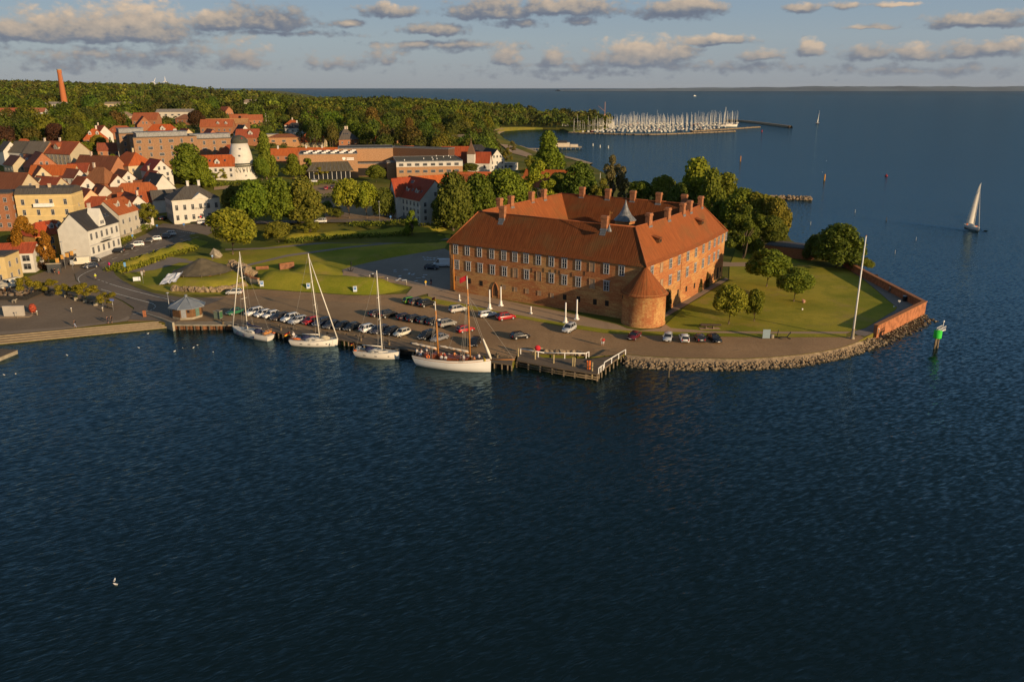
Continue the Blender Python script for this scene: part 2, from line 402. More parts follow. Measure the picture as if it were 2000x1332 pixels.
def _grass(w, bs):
    p = geo(w)
    a = w.noise(p, .035, 5, .6); b = w.noise(p, .35, 4, .65); c3 = w.noise(p, 3.5, 2)
    c = w.mix(w.mapr(a, .36, .64), (.19, .205, .016, 1), (.40, .32, .04, 1))
    c = w.mix(w.mapr(b, .40, .75), c, (.26, .24, .026, 1))
    c = w.mix(w.math('MULTIPLY', w.mapr(w.noise(p, .09, 5, .7), .52, .70), .8), c, (.34, .245, .07, 1))
    c = w.mix(w.math('MULTIPLY', w.mapr(c3, .35, .7), .35), c, w.mix(1., c, (.45, .5, .4, 1), 'MULTIPLY'))
    w.put(bs.inputs['Base Color'], c); bump(w, bs, c3, .6, .12)
M_GRASS = mat('grass', _grass, rough=.95, spec=.1)
def _land(w, bs):
    p = geo(w); a = w.noise(p, .02, 5, .6); b = w.noise(p, .2, 4)
    c = w.mix(w.mapr(a, .4, .6), (.095, .12, .015, 1), (.21, .175, .03, 1))
    w.put(bs.inputs['Base Color'], w.mix(w.math('MULTIPLY', b, .6), c, (.05, .05, .015, 1)))
M_LAND = mat('meadow_and_gardens', _land, rough=.95, spec=.1)
def paved(name, col, patch=.25, grit=.35, rough=.85):
    def b(w, bs):
        p = geo(w); a = w.noise(p, .05, 5, .65); g = w.noise(p, 2.6, 3, .7); t = w.noise(w.mapping(p, (.5, .05, 1), (0, 0, .42)), 1., 4)
        c = w.mix(w.mapr(a, .35, .65), tuple(x * (1 - patch) for x in col) + (1,), (*col, 1))
        c = w.mix(w.math('MULTIPLY', w.mapr(t, .5, .75), .35), c, tuple(x * .62 for x in col) + (1,))
        c = w.mix(w.math('MULTIPLY', w.mapr(g, .35, .7), grit), c, tuple(x * .5 for x in col) + (1,))
        w.put(bs.inputs['Base Color'], c); bump(w, bs, g, .35, .05)
    return mat(name, b, rough=rough, spec=.2)
M_ASPH = paved('asphalt', (.32, .21, .112), .22, .3)
M_COBB = paved('cobbles', (.40, .245, .122), .3, .55)
M_GRAV = paved('gravel_path', (.42, .285, .175), .15, .25)
M_FORE = paved('forecourt_gravel', (.27, .22, .18), .2, .35)
M_ROAD = paved('road_asphalt', (.19, .15, .115), .2, .25)
M_PLAZA = paved('square_paving', (.24, .175, .115), .2, .4)
M_PAVE = paved('pavement_slabs', (.30, .225, .155), .15, .3)
M_LINE = simple('road_paint', (.62, .58, .5), .35, 1.4, rough=.7)
M_DECK = paved('deck_planks', (.17, .128, .088), .25, .4)
M_CONC = simple('concrete', (.33, .285, .21), .3, .7, rough=.9)
M_SAND = simple('beach_sand', (.36, .27, .16), .3, .05, rough=.95)

# ---------------------------------------------------------------- the setting: water, land, sheets on the land
def pip(poly, x, y):
    c = False; n = len(poly); j = n - 1
    for i in range(n):
        xi, yi = poly[i][0], poly[i][1]; xj, yj = poly[j][0], poly[j][1]
        if (yi > y) != (yj > y) and x < (xj - xi) * (y - yi) / (yj - yi) + xi: c = not c
        j = i
    return c
def edge_dist(poly, x, y):
    d = 1e9
    for i in range(len(poly)):
        ax, ay = poly[i - 1][0], poly[i - 1][1]; bx, by = poly[i][0], poly[i][1]
        vx, vy = bx - ax, by - ay; l = vx * vx + vy * vy
        t = 0 if l < 1e-9 else min(max(((x - ax) * vx + (y - ay) * vy) / l, 0), 1)
        d = min(d, math.hypot(x - ax - t * vx, y - ay - t * vy))
    return d
def smooth_line(pts, n=4, closed=False):
    """Catmull-Rom through points"""
    P = [Vector(p[:2]) for p in pts]; out = []; N = len(P)
    for i in range(N if closed else N - 1):
        a, b, c, d = (P[(i - 1) % N], P[i], P[(i + 1) % N], P[(i + 2) % N]) if closed else (P[max(i - 1, 0)], P[i], P[i + 1], P[min(i + 2, N - 1)])
        for k in range(n):
            t = k / n; out.append(.5 * (2 * b + (c - a) * t + (2 * a - 5 * b + 4 * c - d) * t * t + (3 * b - a - 3 * c + d) * t ** 3))
    if not closed: out.append(P[-1])
    return out
def tri_poly(poly, inner):
    pts = [Vector(p[:2]) for p in poly]; n = len(pts)
    pts += [Vector(q) for q in inner]
    v, e, f, *_ = delaunay_2d_cdt(pts, [], [list(range(n))], 1, 1e-4)
    return v, f
def grid_in(poly, step, rnd, margin=.4):
    xs = [p[0] for p in poly]; ys = [p[1] for p in poly]; out = []
    x = min(xs)
    while x < max(xs):
        y = min(ys)
        while y < max(ys):
            if pip(poly, x, y) and edge_dist(poly, x, y) > step * margin: out.append((x, y))
            y += step
        x += step
    return out
def sheet(name, poly, off, m, step=0, label=None):
    """a thin layer draped on the terrain"""
    inner = grid_in(poly, step, RND) if step else []
    v, f = tri_poly(poly, inner); b = MB()
    vs = [(p[0], p[1], H(p[0], p[1]) + off) for p in v]
    b.add(vs, f); me_fix_up(b)
    return struct(name, b, m, label)
def me_fix_up(b):
    for i, f in enumerate(b.f):
        a, c, d = (Vector(b.v[k]) for k in f[:3])
        if (c - a).cross(d - a).z < 0: b.f[i] = f[::-1]
def PX(*pts): return [T(x, y) for x, y in pts]
def GZ(z, *pts): return [G(x, y, z) for x, y in pts]
def mound(name, poly, height, fall, m, step=2.2, base=.0, power=1.):
    poly = smooth_line(poly, 4, True); inner = grid_in(poly, step, RND, .25)
    v, f = tri_poly(poly, inner); b = MB(); vs = []
    for p in v:
        d = edge_dist(poly, p[0], p[1]); t = min(d / fall, 1); t = (t * t * (3 - 2 * t)) ** power
        vs.append((p[0], p[1], H(p[0], p[1]) + base + height * t * (1 + .12 * mnoise.noise(Vector((p[0] * .12, p[1] * .12, 3)))) - (.05 if d < .01 else 0)))
    b.add(vs, f, True); me_fix_up(b); return struct(name, b, m)

# water
def _water(w, bs):
    p = geo(w)
    gust = w.mapr(w.noise(w.mapping(p, (.005, .017, 1), (0, 0, .2)), 1., 4, .65, .6), .3, .7)
    def rs(rot, sc): return w.mapping(w.mapping(p, rot=(0, 0, rot)), sc)
    n1 = w.noise(rs(-.62, (.42, 1.25, 1)), 1., 2., .5, .5)
    rid = w.math('SUBTRACT', 1., w.math('ABSOLUTE', w.math('MULTIPLY_ADD', n1, 2.6, -1.3)))       # pointed crests
    h = w.math('ADD', w.math('MULTIPLY', rid, .55), w.math('MULTIPLY', w.noise(rs(-.25, (.9, 2.6, 1)), 1., 2, .5, .4), .5))
    h = w.math('ADD', w.math('MULTIPLY', h, w.mapr(gust, 0., 1., .5, 1.2, 'LINEAR')), w.math('MULTIPLY', w.noise(rs(-.8, (.07, .2, 1)), 1., 2), .9))
    nz = w.new('ShaderNodeTexNoise'); w.put(nz.inputs['Vector'], rs(-.5, (.6, 1.3, 1))); nz.inputs['Scale'].default_value = 1.3; nz.inputs['Detail'].default_value = 1.5
    def vm(op, a, c=None):
        n = w.new('ShaderNodeVectorMath', operation=op); w.put(n.inputs[0], a)
        if c is not None: w.put(n.inputs[1], c)
        return n.outputs[0]
    sl_ = vm('MULTIPLY', vm('SUBTRACT', nz.outputs['Color'], (.5, .5, .5)), (.30, .48, 0.))
    nn = vm('NORMALIZE', vm('ADD', sl_, (0, 0, 1)))
    b = w.new('ShaderNodeBump'); b.inputs['Strength'].default_value = .5; b.inputs['Distance'].default_value = .165
    w.put(b.inputs['Height'], h); w.l.new(nn, b.inputs['Normal'])
    fr = w.new('ShaderNodeFresnel'); fr.inputs[0].default_value = 1.333; w.l.new(b.outputs[0], fr.inputs[1])
    di = w.new('ShaderNodeBsdfDiffuse'); di.inputs[0].default_value = (.0055, .0128, .0118, 1)
    gl = w.new('ShaderNodeBsdfGlossy'); gl.inputs[0].default_value = (.50, .77, .98, 1); gl.inputs[1].default_value = .06; w.l.new(b.outputs[0], gl.inputs['Normal'])
    ms = w.new('ShaderNodeMixShader'); w.put(ms.inputs[0], w.math('MINIMUM', fr.outputs[0], .28)); w.l.new(di.outputs[0], ms.inputs[1]); w.l.new(gl.outputs[0], ms.inputs[2])
    w.l.new(ms.outputs[0], w.n['Material Output'].inputs[0]); w.n.remove(bs)
M_WATER = mat('sea_water', _water, rough=.07, spec=.5)
b = MB(); b.add([(-70000, -600, WZ), (70000, -600, WZ), (70000, 70000, WZ), (-70000, 70000, WZ)], [(0, 1, 2, 3)])
tag(mk('water', b, M_WATER), 'dark blue rippled sea water filling the sound', None, None, 'structure')

# coast of the land, along the top of its edge
QZ = 1.95
QUAY = GZ(QZ, (337, 633), (454, 633), (529, 645), (565, 652.5), (661, 662), (700, 668), (805, 683), (882, 695), (960, 706), (1000, 711))
SHORE = GZ(QZ, (1222, 692), (1260, 696), (1320, 699), (1380, 700), (1445, 701), (1505, 698), (1562, 693), (1605, 687), (1640, 680), (1668, 671), (1688, 661), (1703, 652))
WALLP = [G(1706, 650.5, 2.), G(1800, 604.4, 2.), G(1680, 523, 4.4)]
BACK = GZ(1.9, (1655, 512), (1625, 500), (1590, 492), (1545, 470), (1528, 440), (1500, 420), (1440, 402), (1400, 392), (1330, 372), (1230, 356), (1180, 338), (1150, 322), (1100, 308), (1050, 299), (1010, 286), (985, 276), (971, 268), (966, 263), (972, 258), (985, 255), (1020, 252.5), (1060, 251.5), (1100, 252.5), (1112, 258), (1150, 256), (1186, 250))
FAR = GZ(0.5, (1196, 243), (1170, 234), (1062, 227), (960, 213), (850, 206), (720, 203), (640, 197), (600, 186), (560, 180), (530, 177.5))
COAST = ([G(-420, 690, QZ), G(0, 653, QZ), G(303, 627.5, QZ)] + QUAY + GZ(QZ, (1012, 691), (1085, 694), (1155, 697.5)) + SHORE + WALLP + BACK + FAR + [Vector((-4200, 12000, 0)), Vector((-12000, 12000, 0)), Vector((-9000, 5000, 0)), Vector((-2600, 1500, 0)), Vector((-700, 300, 0))])
COAST2 = [(p.x, p.y) for p in COAST]
pts = []
for Y in np.geomspace(152, 11500, 74):
    for q in range(-420, 1300, 26):
        x = (q - CX) / FPX * (CP * Y + 15.5)
        if pip(COAST2, x, Y) and edge_dist(COAST2, x, Y) > Y * .006: pts.append((x, float(Y)))
v, f = tri_poly(COAST2, pts); b = MB()
hz = hgt([p[0] for p in v], [p[1] for p in v])
b.add([(p[0], p[1], float(z) - .04) for p, z in zip(v, hz)], f, True); me_fix_up(b)
n = len(COAST2); ring = [(p[0], p[1], H(p[0], p[1]) - .04) for p in COAST2]
b.add(ring + [(p[0], p[1], -3) for p in ring], [(i, (i + 1) % n, n + (i + 1) % n, n + i) for i in range(n)])
tag(mk('ground', b, M_LAND), 'green and brown land of the town, castle point and wooded hills', None, None, 'structure')

# paved surfaces
LOT = QUAY[1:] + GZ(2, (1012, 690), (1085, 693), (1155, 697)) + SHORE[:-1] + GZ(2, (1680, 655), (1653, 658.7), (1536, 659), (1450, 658.5), (1270, 655.5), (1180, 651), (1120, 642), (1030, 624.5), (910, 603), (870, 597), (838, 591), (812, 583), (803, 579), (798, 574), (775, 575), (740, 576.5), (692, 577.5), (600, 571.5), (508, 565), (480, 566), (440, 578), (400, 581), (351, 583), (300, 596), (240, 610), (250, 628), (303, 627), (337, 632.5))
sheet('parking_lot', LOT, .02, M_COBB)
ASP = QUAY[1:8] + GZ(2, (800, 655), (780, 625), (770, 600), (700, 592), (600, 586), (500, 578), (440, 584), (351, 588), (300, 600), (252, 618), (303, 627), (337, 632.5))
sheet('asphalt_lane', ASP, .04, M_ASPH)
ROADP = PX((252, 625), (300, 627), (340, 632), (395, 600), (440, 583), (351, 581), (300, 573), (265, 562), (240, 549), (226, 538), (220, 528), (232, 518), (272, 503), (330, 484), (400, 463), (425, 450), (438, 438), (400, 434), (360, 440), (318, 437), (308, 443), (285, 458), (262, 468), (217, 493), (192, 508), (165, 522), (146, 535), (149, 548), (170, 560), (205, 573), (240, 588), (262, 602), (258, 612))
sheet('road', ROADP, .10, M_ROAD, 4.)
PLZ = PX((-420, 688), (0, 651), (252, 627), (256, 616), (260, 604), (238, 589), (204, 574), (169, 561), (148, 549), (145, 536), (163, 523), (190, 509), (216, 494), (168, 500), (120, 520), (60, 540), (-20, 560), (-420, 610))
sheet('square', PLZ, .07, M_PLAZA, 6.)
sheet('kerb_path', PX((-420, 684), (0, 649), (120, 640), (235, 626), (250, 618), (254, 621), (248, 628), (120, 645), (0, 655), (-420, 690)), .11, M_PAVE, 8.)
UROAD = PX((438, 440), (520, 437.5), (610, 435.5), (700, 434.5), (760, 434), (830, 431), (880, 428), (880, 423), (830, 425.5), (760, 428), (700, 428), (610, 430), (520, 432), (430, 433))
sheet('upper_road', UROAD, .12, M_ROAD, 4.)
sheet('car_park', PX((640, 433), (735, 431), (775, 424), (740, 405), (700, 372), (690, 355), (600, 358), (612, 375), (622, 400)), .10, M_ASPH, 4.)
sheet('hotel_yard', PX((745, 428), (880, 424), (880, 408), (800, 408), (760, 415)), .11, M_ASPH, 4.)
sheet('mill_lane', PX((418, 372), (500, 366), (500, 360), (418, 365)), .15, M_GRAV, 4.)
FC = GZ(2, (668, 527), (690, 520), (750, 506), (832, 492), (868, 486), (885, 494), (882, 566), (866, 571), (838, 562), (757, 547), (720, 541), (672, 540))
sheet('castle_forecourt', FC, .03, M_FORE)
sheet('gravel_path', GZ(2, (672, 529), (700, 536), (757, 545), (838, 559), (864, 569), (850, 571), (826, 576), (802, 583), (793, 576), (806, 561), (768, 553), (700, 546), (668, 540)), .05, M_GRAV)
PROM = GZ(2, (836, 574), (866, 567.5), (884, 566), (1000, 590), (1110, 612), (1205, 634), (1225, 642), (1250, 646), (1290, 641), (1300, 634), (1310, 641), (1360, 645), (1380, 647), (1520, 648), (1663, 648), (1653, 652.3), (1520, 652), (1450, 652), (1240, 646.8), (1180, 643), (1105, 632), (976, 609.5), (910, 595), (850, 584), (836, 579))
sheet('promenade', PROM, .05, M_GRAV)
sheet('castle_verge', GZ(2, (836, 579), (850, 584), (910, 595), (976, 609.5), (1105, 632), (1180, 643), (1240, 646.8), (1450, 652), (1653, 652.3), (1653, 658.7), (1536, 659), (1450, 658.5), (1270, 655.5), (1180, 651), (1120, 642), (1030, 624.5), (910, 603), (870, 597), (838, 591), (812, 583)), .06, M_GRASS)
LAWN = GZ(2, (1300, 634), (1310, 641), (1360, 645), (1380, 646.5), (1520, 647.5), (1663, 647.6), (1690, 641), (1748, 606), (1752, 601), (1735, 588), (1711, 567), (1685, 546), (1655, 526), (1605, 521), (1560, 512), (1520, 490), (1440, 480), (1425, 520), (1424, 548), (1400, 562), (1340, 598))
sheet('castle_lawn', LAWN, .04, M_GRASS)
sheet('wall_walk', GZ(2, (1663, 648.5), (1690, 641.5), (1748.5, 606.5), (1752.5, 601), (1736, 588), (1712, 567), (1686, 546), (1656, 526), (1640, 519), (1668, 519), (1690, 528), (1800, 604), (1705, 651), (1690, 657), (1675, 655)), .05, M_FORE)
sheet('lawn_path', GZ(2, (1400, 521), (1440, 521), (1470, 520.5), (1500, 522), (1520, 519), (1535, 517), (1515, 514.5), (1490, 514), (1460, 512.5), (1430, 513), (1400, 511)), .06, M_GRAV)
sheet('castle_foot_path', GZ(2, (1296, 622), (1340, 597), (1400, 560), (1424, 546), (1417, 543), (1395, 554), (1335, 588), (1288, 614), (1289, 640), (1297, 634)), .07, M_PAVE)
sheet('castle_green', GZ(2, (430, 575), (482, 564), (510, 562), (600, 570), (700, 576), (780, 572), (800, 560), (720, 541), (668, 540), (668, 527), (750, 505), (868, 485), (880, 470), (880, 455), (780, 462), (700, 468), (560, 477), (470, 490), (400, 500), (330, 503), (290, 520), (236, 530), (262, 552), (300, 566), (351, 576)), .0, M_GRASS, 6.)
for P in ([(315, 508), (400, 512), (470, 520), (560, 498), (680, 482), (760, 474), (880, 465), (880, 468), (760, 477), (680, 485), (560, 502), (470, 524), (400, 516), (315, 512)], [(440, 487), (520, 484), (640, 473), (700, 472), (760, 476), (700, 475), (640, 476), (520, 487), (440, 490)], [(236, 535), (300, 528), (330, 520), (370, 508), (320, 502), (300, 515), (262, 528)]):
    sheet('footpath', GZ(2, *P), .06, M_FORE)

# painted lines
def stripe(px, w=.18, off=.16, dash=None, mb=None, ts=6):
    P = smooth_line([T(*p) for p in px], ts); out = mb; acc = 0.
    L = [0.]
    for i in range(1, len(P)): L.append(L[-1] + (P[i] - P[i - 1]).length)
    def at(s):
        for i in range(1, len(L)):
            if s <= L[i]: return P[i - 1].lerp(P[i], (s - L[i - 1]) / max(L[i] - L[i - 1], 1e-6))
        return P[-1]
    s = 0.
    while s < L[-1]:
        e = min(s + (dash[0] if dash else 2.5), L[-1]); a, c = at(s), at(e)
        if (c - a).length > .05:
            n = Vector((-(c - a).y, (c - a).x)).normalized() * w / 2
            out.add([(q.x, q.y, H(q.x, q.y) + off) for q in (a - n, c - n, c + n, a + n)], [(0, 1, 2, 3)])
        s = e + (dash[1] if dash else 0)
b = MB()
stripe([(186, 526), (165, 535), (153, 544), (155, 552)], .25, mb=b)
stripe([(155, 552), (170, 562), (186, 568)], .25, dash=(1.2, .8), mb=b)
stripe([(191, 547), (216, 556)], .22, dash=(1.5, 1.), mb=b); stripe([(216, 556), (260, 569), (321, 584)], .28, mb=b); stripe([(321, 584), (350, 592)], .25, dash=(1.6, 1.6), mb=b)
stripe([(197, 566), (250, 581), (298, 594)], .28, mb=b); stripe([(298, 594), (304, 600), (295, 607), (278, 612)], .25, dash=(1., .6), mb=b); stripe([(260, 615), (280, 611)], .25, mb=b)
stripe([(196, 516), (240, 500), (300, 479), (380, 456)], .2, dash=(3., 3.), mb=b)
stripe([(208, 523), (262, 504), (330, 481), (398, 460)], .16, mb=b)
stripe([(212, 505), (262, 488), (330, 466)], .16, dash=(2., 2.4), mb=b)
stripe([(345, 452), (380, 458)], .5, dash=(.5, .5), mb=b)
struct('road_marking', b, M_LINE)
b = MB()
for i in range(8):
    x = 500 + 40 * i; stripe([(x, 582 + i * 1.), (x + 26, 573 + i * .9)], .12, off=.07, mb=b, ts=1)
stripe([(335, 600), (450, 601)], .15, off=.07, mb=b)
struct('parking_marking', b, M_FORE)
b = MB()
for i, (x, y, w, l) in enumerate([(1172, 681, 3, 1.2), (1197, 683, 2, 1.), (1170, 693, 2, .9), (1232, 688, 2.4, .8), (1440, 684, 2, .7)]):
    p = G(x, y, 2.0); b.box((p.x, p.y, 2.028), (w, l, .02), .3)
struct('manhole_cover', b, M_ASPH)

# grass mounds and ramparts
mound('grass_mound', GZ(2, (485, 557), (508, 563), (600, 570), (692, 575.5), (750, 574), (795, 564), (800, 560), (760, 556), (680, 550), (620, 545), (550, 540), (500, 540)), 3.2, 6.5, M_GRASS)
mound('grass_mound', GZ(2, (556, 534), (580, 525), (610, 518), (640, 518), (664, 527), (674, 541), (650, 544), (600, 540)), 3.7, 9., M_GRASS)
mound('grass_terrace', GZ(2, (676, 515), (710, 503), (755, 489), (815, 484), (836, 490), (800, 497), (750, 507), (700, 518), (682, 521)), 1.6, 4., M_GRASS)
mound('grass_bank', GZ(2, (235, 533), (260, 522), (300, 509), (345, 497), (400, 480), (404, 472), (360, 480), (300, 498), (240, 516), (226, 525)), 2.6, 4.5, M_GRASS)
mound('hedge_bank', PX((560, 470), (640, 465), (720, 462), (860, 453), (862, 446), (720, 452), (640, 455), (560, 461)), 1.6, 3., M_GRASS)
mound('ruin_mound', GZ(2, (318, 555), (330, 562), (380, 570), (430, 570), (478, 562), (490, 545), (480, 530), (440, 520), (380, 520), (335, 535)), 1.9, 4., M_GRASS)

# shore rocks, beaches, far coast
rk = random.Random(3)
b = MB(); W = GZ(0., (1222, 716), (1260, 721), (1320, 724), (1380, 725), (1445, 724), (1505, 721), (1562, 716), (1605, 709), (1640, 702), (1680, 691), (1720, 677), (1752, 664), (1782, 651), (1812, 636), (1829, 627))
TOPL = SHORE + [WALLP[0].lerp(WALLP[1], t) for t in (.1, .5, 1.)]
A, B2 = smooth_line(TOPL, 12), smooth_line(W, 10)
def along(P, t):
    k = t * (len(P) - 1); i = min(int(k), len(P) - 2); return P[i].lerp(P[i + 1], k - i)
N = 190
for i in range(N):
    t = i / (N - 1)
    a, c = along(A, t), along(B2, t); z0 = 1.68 if t < .75 else 1.05
    for k in range(12):
        s = .03 + .97 * max(k + rk.uniform(-.4, .4), 0) / 11.; p = a.lerp(c, s); jit = rk.uniform(-.5, .5)
        b.rock((p.x + jit, p.y + rk.uniform(-.3, .3), z0 * (1 - s) + .62 * s - .15), rk.uniform(.13, .40) * (1.3 if k > 7 else .8), rk)
tag(mk('rock_revetment', b, M_ROCK), 'bank of tan boulders sloping into the water round the point', 'rocks', None, 'stuff')
b = MB(); va = [(p.x, p.y - (.5 if i > 40 else 0), 1.93 if i < 42 else .9) for i, p in enumerate(along(A, i / 60) for i in range(61))]; vb = [(p.x, p.y, -.6) for p in (along(B2, i / 60) for i in range(61))]
b.loft([[p, q] for p, q in zip(va, vb)], True, False, False); struct('shore_bank', b, M_ROCK)
def rock_line(name, pts, w, hgt_, rmin, rmax, label, n=None, kind='stuff', cat='rocks'):
    b = MB(); P = smooth_line(pts, 8); L = sum((P[i] - P[i - 1]).length for i in range(1, len(P))); n = n or int(L / (rmin + rmax) * 5)
    for i in range(n):
        p = along(P, rk.random()); o = rk.uniform(-1, 1)
        b.rock((p.x + o * w * .3, p.y + o * w, hgt_ * (1 - o * o) - .2), rk.uniform(rmin, rmax), rk)
    return tag(mk(name, b, M_ROCK), label, cat, None, kind)
rock_line('rock_groyne', GZ(0, (1385, 389), (1480, 389.5), (1530, 389), (1583, 391)), 2.5, 2.0, .5, 1.2, 'low groyne of pale rocks running out behind the castle trees', 260)
def strip_px(name, top, bot, m, z0, z1):
    b = MB(); a = smooth_line(GZ(z0, *top), 5); c = smooth_line(GZ(z1, *bot), 5)
    b.loft([[(p.x, p.y, z0), (q.x, q.y, z1)] for p, q in zip(a, c)], True, False, False); return struct(name, b, m)
strip_px('beach', [(985, 274), (968, 264), (974, 257.5), (988, 254.3), (1020, 252), (1060, 251), (1102, 252.3)], [(992, 276), (977, 264), (982, 259), (992, 256), (1020, 253.6), (1060, 252.8), (1104, 253.8)], M_SAND, 2.1, .5)
strip_px('beach', [(1010, 285), (1050, 298), (1100, 307), (1150, 321)], [(1016, 284), (1058, 296.4), (1110, 305.5), (1160, 319)], M_SAND, 2.1, .5)
sheet('coast_path', PX((1000, 300), (1030, 308), (1040, 303), (1012, 292), (985, 280), (958, 268), (955, 262), (970, 255), (985, 252.5), (984, 251.6), (966, 254), (948, 262), (950, 269), (975, 281)), .3, M_GRAV, 9.)
b = MB(); rr = random.Random(5); ring = []
for i in range(121):
    q = 1090 + (2320 - 1090) * i / 120; Y = 15000.; x = (q - CX) / FPX * (CP * Y + 16)
    t = min(i / 45, 1.); z = (26 + 66 * t) * (.82 + .30 * mnoise.noise(Vector((i * .13, 2, 1))) + .10 * mnoise.noise(Vector((i * .7, 5, 1))))
    ring.append([(x, Y - 900, 0), (x, Y - 600, z * .35), (x, Y, max(z, 8)), (x, Y + 1500, 0)])
b.loft(ring, True, False, False)
struct('far_coast', b, simple('far_fields_and_woods', (.15, .18, .20), .3, .0012))

# the air between: far woods and the far shore fade a little towards blue
b = MB(); b.box((1000, 8200, 54), (42000, 18000, 114))
hm = bpy.data.materials.new('haze'); hm.use_nodes = True; w = NT(hm.node_tree); w.n.remove(w.n['Principled BSDF'])
vol = w.new('ShaderNodeVolumePrincipled'); vol.inputs['Color'].default_value = (.85, .92, 1, 1); vol.inputs['Density'].default_value = .8e-5; vol.inputs['Anisotropy'].default_value = .2; w.l.new(vol.outputs[0], w.n['Material Output'].inputs['Volume'])
hz_o = tag(mk('haze', b, hm), 'thin blue summer haze over the sound and hills', None, None, 'stuff')

# ---------------------------------------------------------------- the castle
CC = Vector((22.1, 217.0, 2.0)); CR = math.atan2(-.540, .8415)
castle = thing('castle', 'big square red brick castle with tiled roofs and a courtyard on the point', 'castle', CC, CR)
CM = Matrix.Translation(CC) @ Matrix.Rotation(CR, 4, 'Z'); CMI = CM.inverted()
S0, HW, EZ, RZ = 28., 5.6, 13.3, 20.9
OUT = [(-28, -28), (28, -28), (28.8, -14), (29.1, -2), (28.8, 12), (28, 28), (-28, 28)]
RID = [(-22.4, -22.4), (22.4, -22.4), (23.2, -13), (23.4, -2), (23.2, 11), (22.4, 22.4), (-22.4, 22.4)]
INN = [(-16.6, -16.6), (16.6, -16.6), (17.4, -10), (17.6, -2), (17.4, 8), (16.6, 16.6), (-16.6, 16.6)]
b = MB(); n = len(OUT)
for i in range(n):
    a, c = OUT[i], OUT[(i + 1) % n]; b.add([(*a, -2.5), (*c, -2.5), (*c, EZ), (*a, EZ)], [(0, 1, 2, 3)])
    a, c = INN[i], INN[(i + 1) % n]; b.add([(*a, -2.5), (*c, -2.5), (*c, EZ), (*a, EZ)], [(3, 2, 1, 0)])
# cornice and plinth courses
def offs(P, d): return [(x * (1 + d / 28), y * (1 + d / 28)) for x, y in P]
for z0, z1, d in ((EZ - .35, EZ - .02, .16), (-2.5, .5, .12)):
    O = offs(OUT, d); b.loft([[(*p, z0) for p in O], [(*p, z1) for p in O]], False, True, False)
    b.loft([[(*p, z1) for p in O], [(*p, z1 - .01) for p in OUT]], False, True, False)
mk('wall', b, M_BRICK, castle)
b = MB(); b.mat = 0; OE = offs(OUT, .55); IE = [(x * .975, y * .975) for x, y in INN]
sag = mnoise
def rz(p, k): return RZ + .16 * mnoise.noise(Vector((p[0] * .12, p[1] * .12, k)))
def sub(a, c, m): return [(a[0] + (c[0] - a[0]) * t / m, a[1] + (c[1] - a[1]) * t / m) for t in range(m)]
for i in range(n):
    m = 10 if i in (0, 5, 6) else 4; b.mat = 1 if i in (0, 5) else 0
    eo, ri, ie = sub(OE[i], OE[(i + 1) % n], m), sub(RID[i], RID[(i + 1) % n], m), sub(IE[i], IE[(i + 1) % n], m)
    eo.append(OE[(i + 1) % n]); ri.append(RID[(i + 1) % n]); ie.append(IE[(i + 1) % n])
    for k in range(m):
        e0, e1, r0, r1, f0, f1 = eo[k], eo[k + 1], ri[k], ri[k + 1], ie[k], ie[k + 1]
        ez = EZ - .25
        def md(p, q, t): return (p[0] + (q[0] - p[0]) * t, p[1] + (q[1] - p[1]) * t)
        m0, m1 = md(e0, r0, .14), md(e1, r1, .14)            # the eaves sweep out a little
        zz = ez + .72
        b.add([(*e0, ez), (*e1, ez), (*m1, zz), (*m0, zz)], [(0, 1, 2, 3)])
        b.add([(*m0, zz), (*m1, zz), (*r1, rz(r1, 1)), (*r0, rz(r0, 1))], [(0, 1, 2, 3)])
        b.add([(*f0, ez), (*f1, ez), (*r1, rz(r1, 1)), (*r0, rz(r0, 1))], [(3, 2, 1, 0)])
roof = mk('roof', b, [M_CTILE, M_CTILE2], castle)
b = MB()
for i in range(n): b.tube([(*RID[i], rz(RID[i], 1) + .05), (*RID[(i + 1) % n], rz(RID[(i + 1) % n], 1) + .05)], .17, 6)
for i in (0, 1, 5, 6): b.tube([(*RID[i], RZ + .05), (*OE[i], EZ - .2)], .16, 6)
mk('ridge_tiles', b, simple('ridge_tile', (.33, .10, .035), .3, 2.), roof)

def face_hit(px, py, walls):
    """where a pixel's ray meets the castle's outer wall: (point, tangent) in the castle's own frame"""
    o = CMI @ Vector((0, 0, HC)); d = CMI.to_3x3() @ ray(px, py)
    for i in walls:
        a, c = Vector(OUT[i]), Vector(OUT[(i + 1) % n]); t = (c - a).normalized(); nn = Vector((t.y, -t.x))
        k = nn.dot(a - o.xy) / nn.dot(d.xy); p = o + d * k; s = (p.xy - a).dot(t)
        if -.6 <= s <= (c - a).length + .6: return p, t
    return p, t
b = MB(); W, Hh, fr = 1.5, 2.45, .16
for x in (-W / 2 + fr / 2, W / 2 - fr / 2): b.box((x, -.07, 0), (fr, .14, Hh))
for z in (-Hh / 2 + fr / 2, Hh / 2 - fr / 2): b.box((0, -.07, z), (W - 2 * fr, .14, fr))
b.box((0, -.055, 0), (.15, .1, Hh - 2 * fr)); b.box((-(W / 4 - .02), -.052, .12), (W / 2 - fr - .1, .1, .12)); b.box((W / 4 - .02, -.052, .12), (W / 2 - fr - .1, .1, .12))
for z in (-.62, .75): b.box((-(W / 4 - .02), -.045, z), (W / 2 - fr - .1, .06, .05)); b.box((W / 4 - .02, -.045, z), (W / 2 - fr - .1, .06, .05))
me_frame = b.mesh('window', M_FRAME)
b = MB(); b.box((0, -.02, 0), (W - .2, .03, Hh - .2)); me_pane = b.mesh('pane', M_GLASS)
b = MB(); b.box((0, -.08, 0), (1.9, .18, .14)); me_sill = b.mesh('sill', M_FRAME)
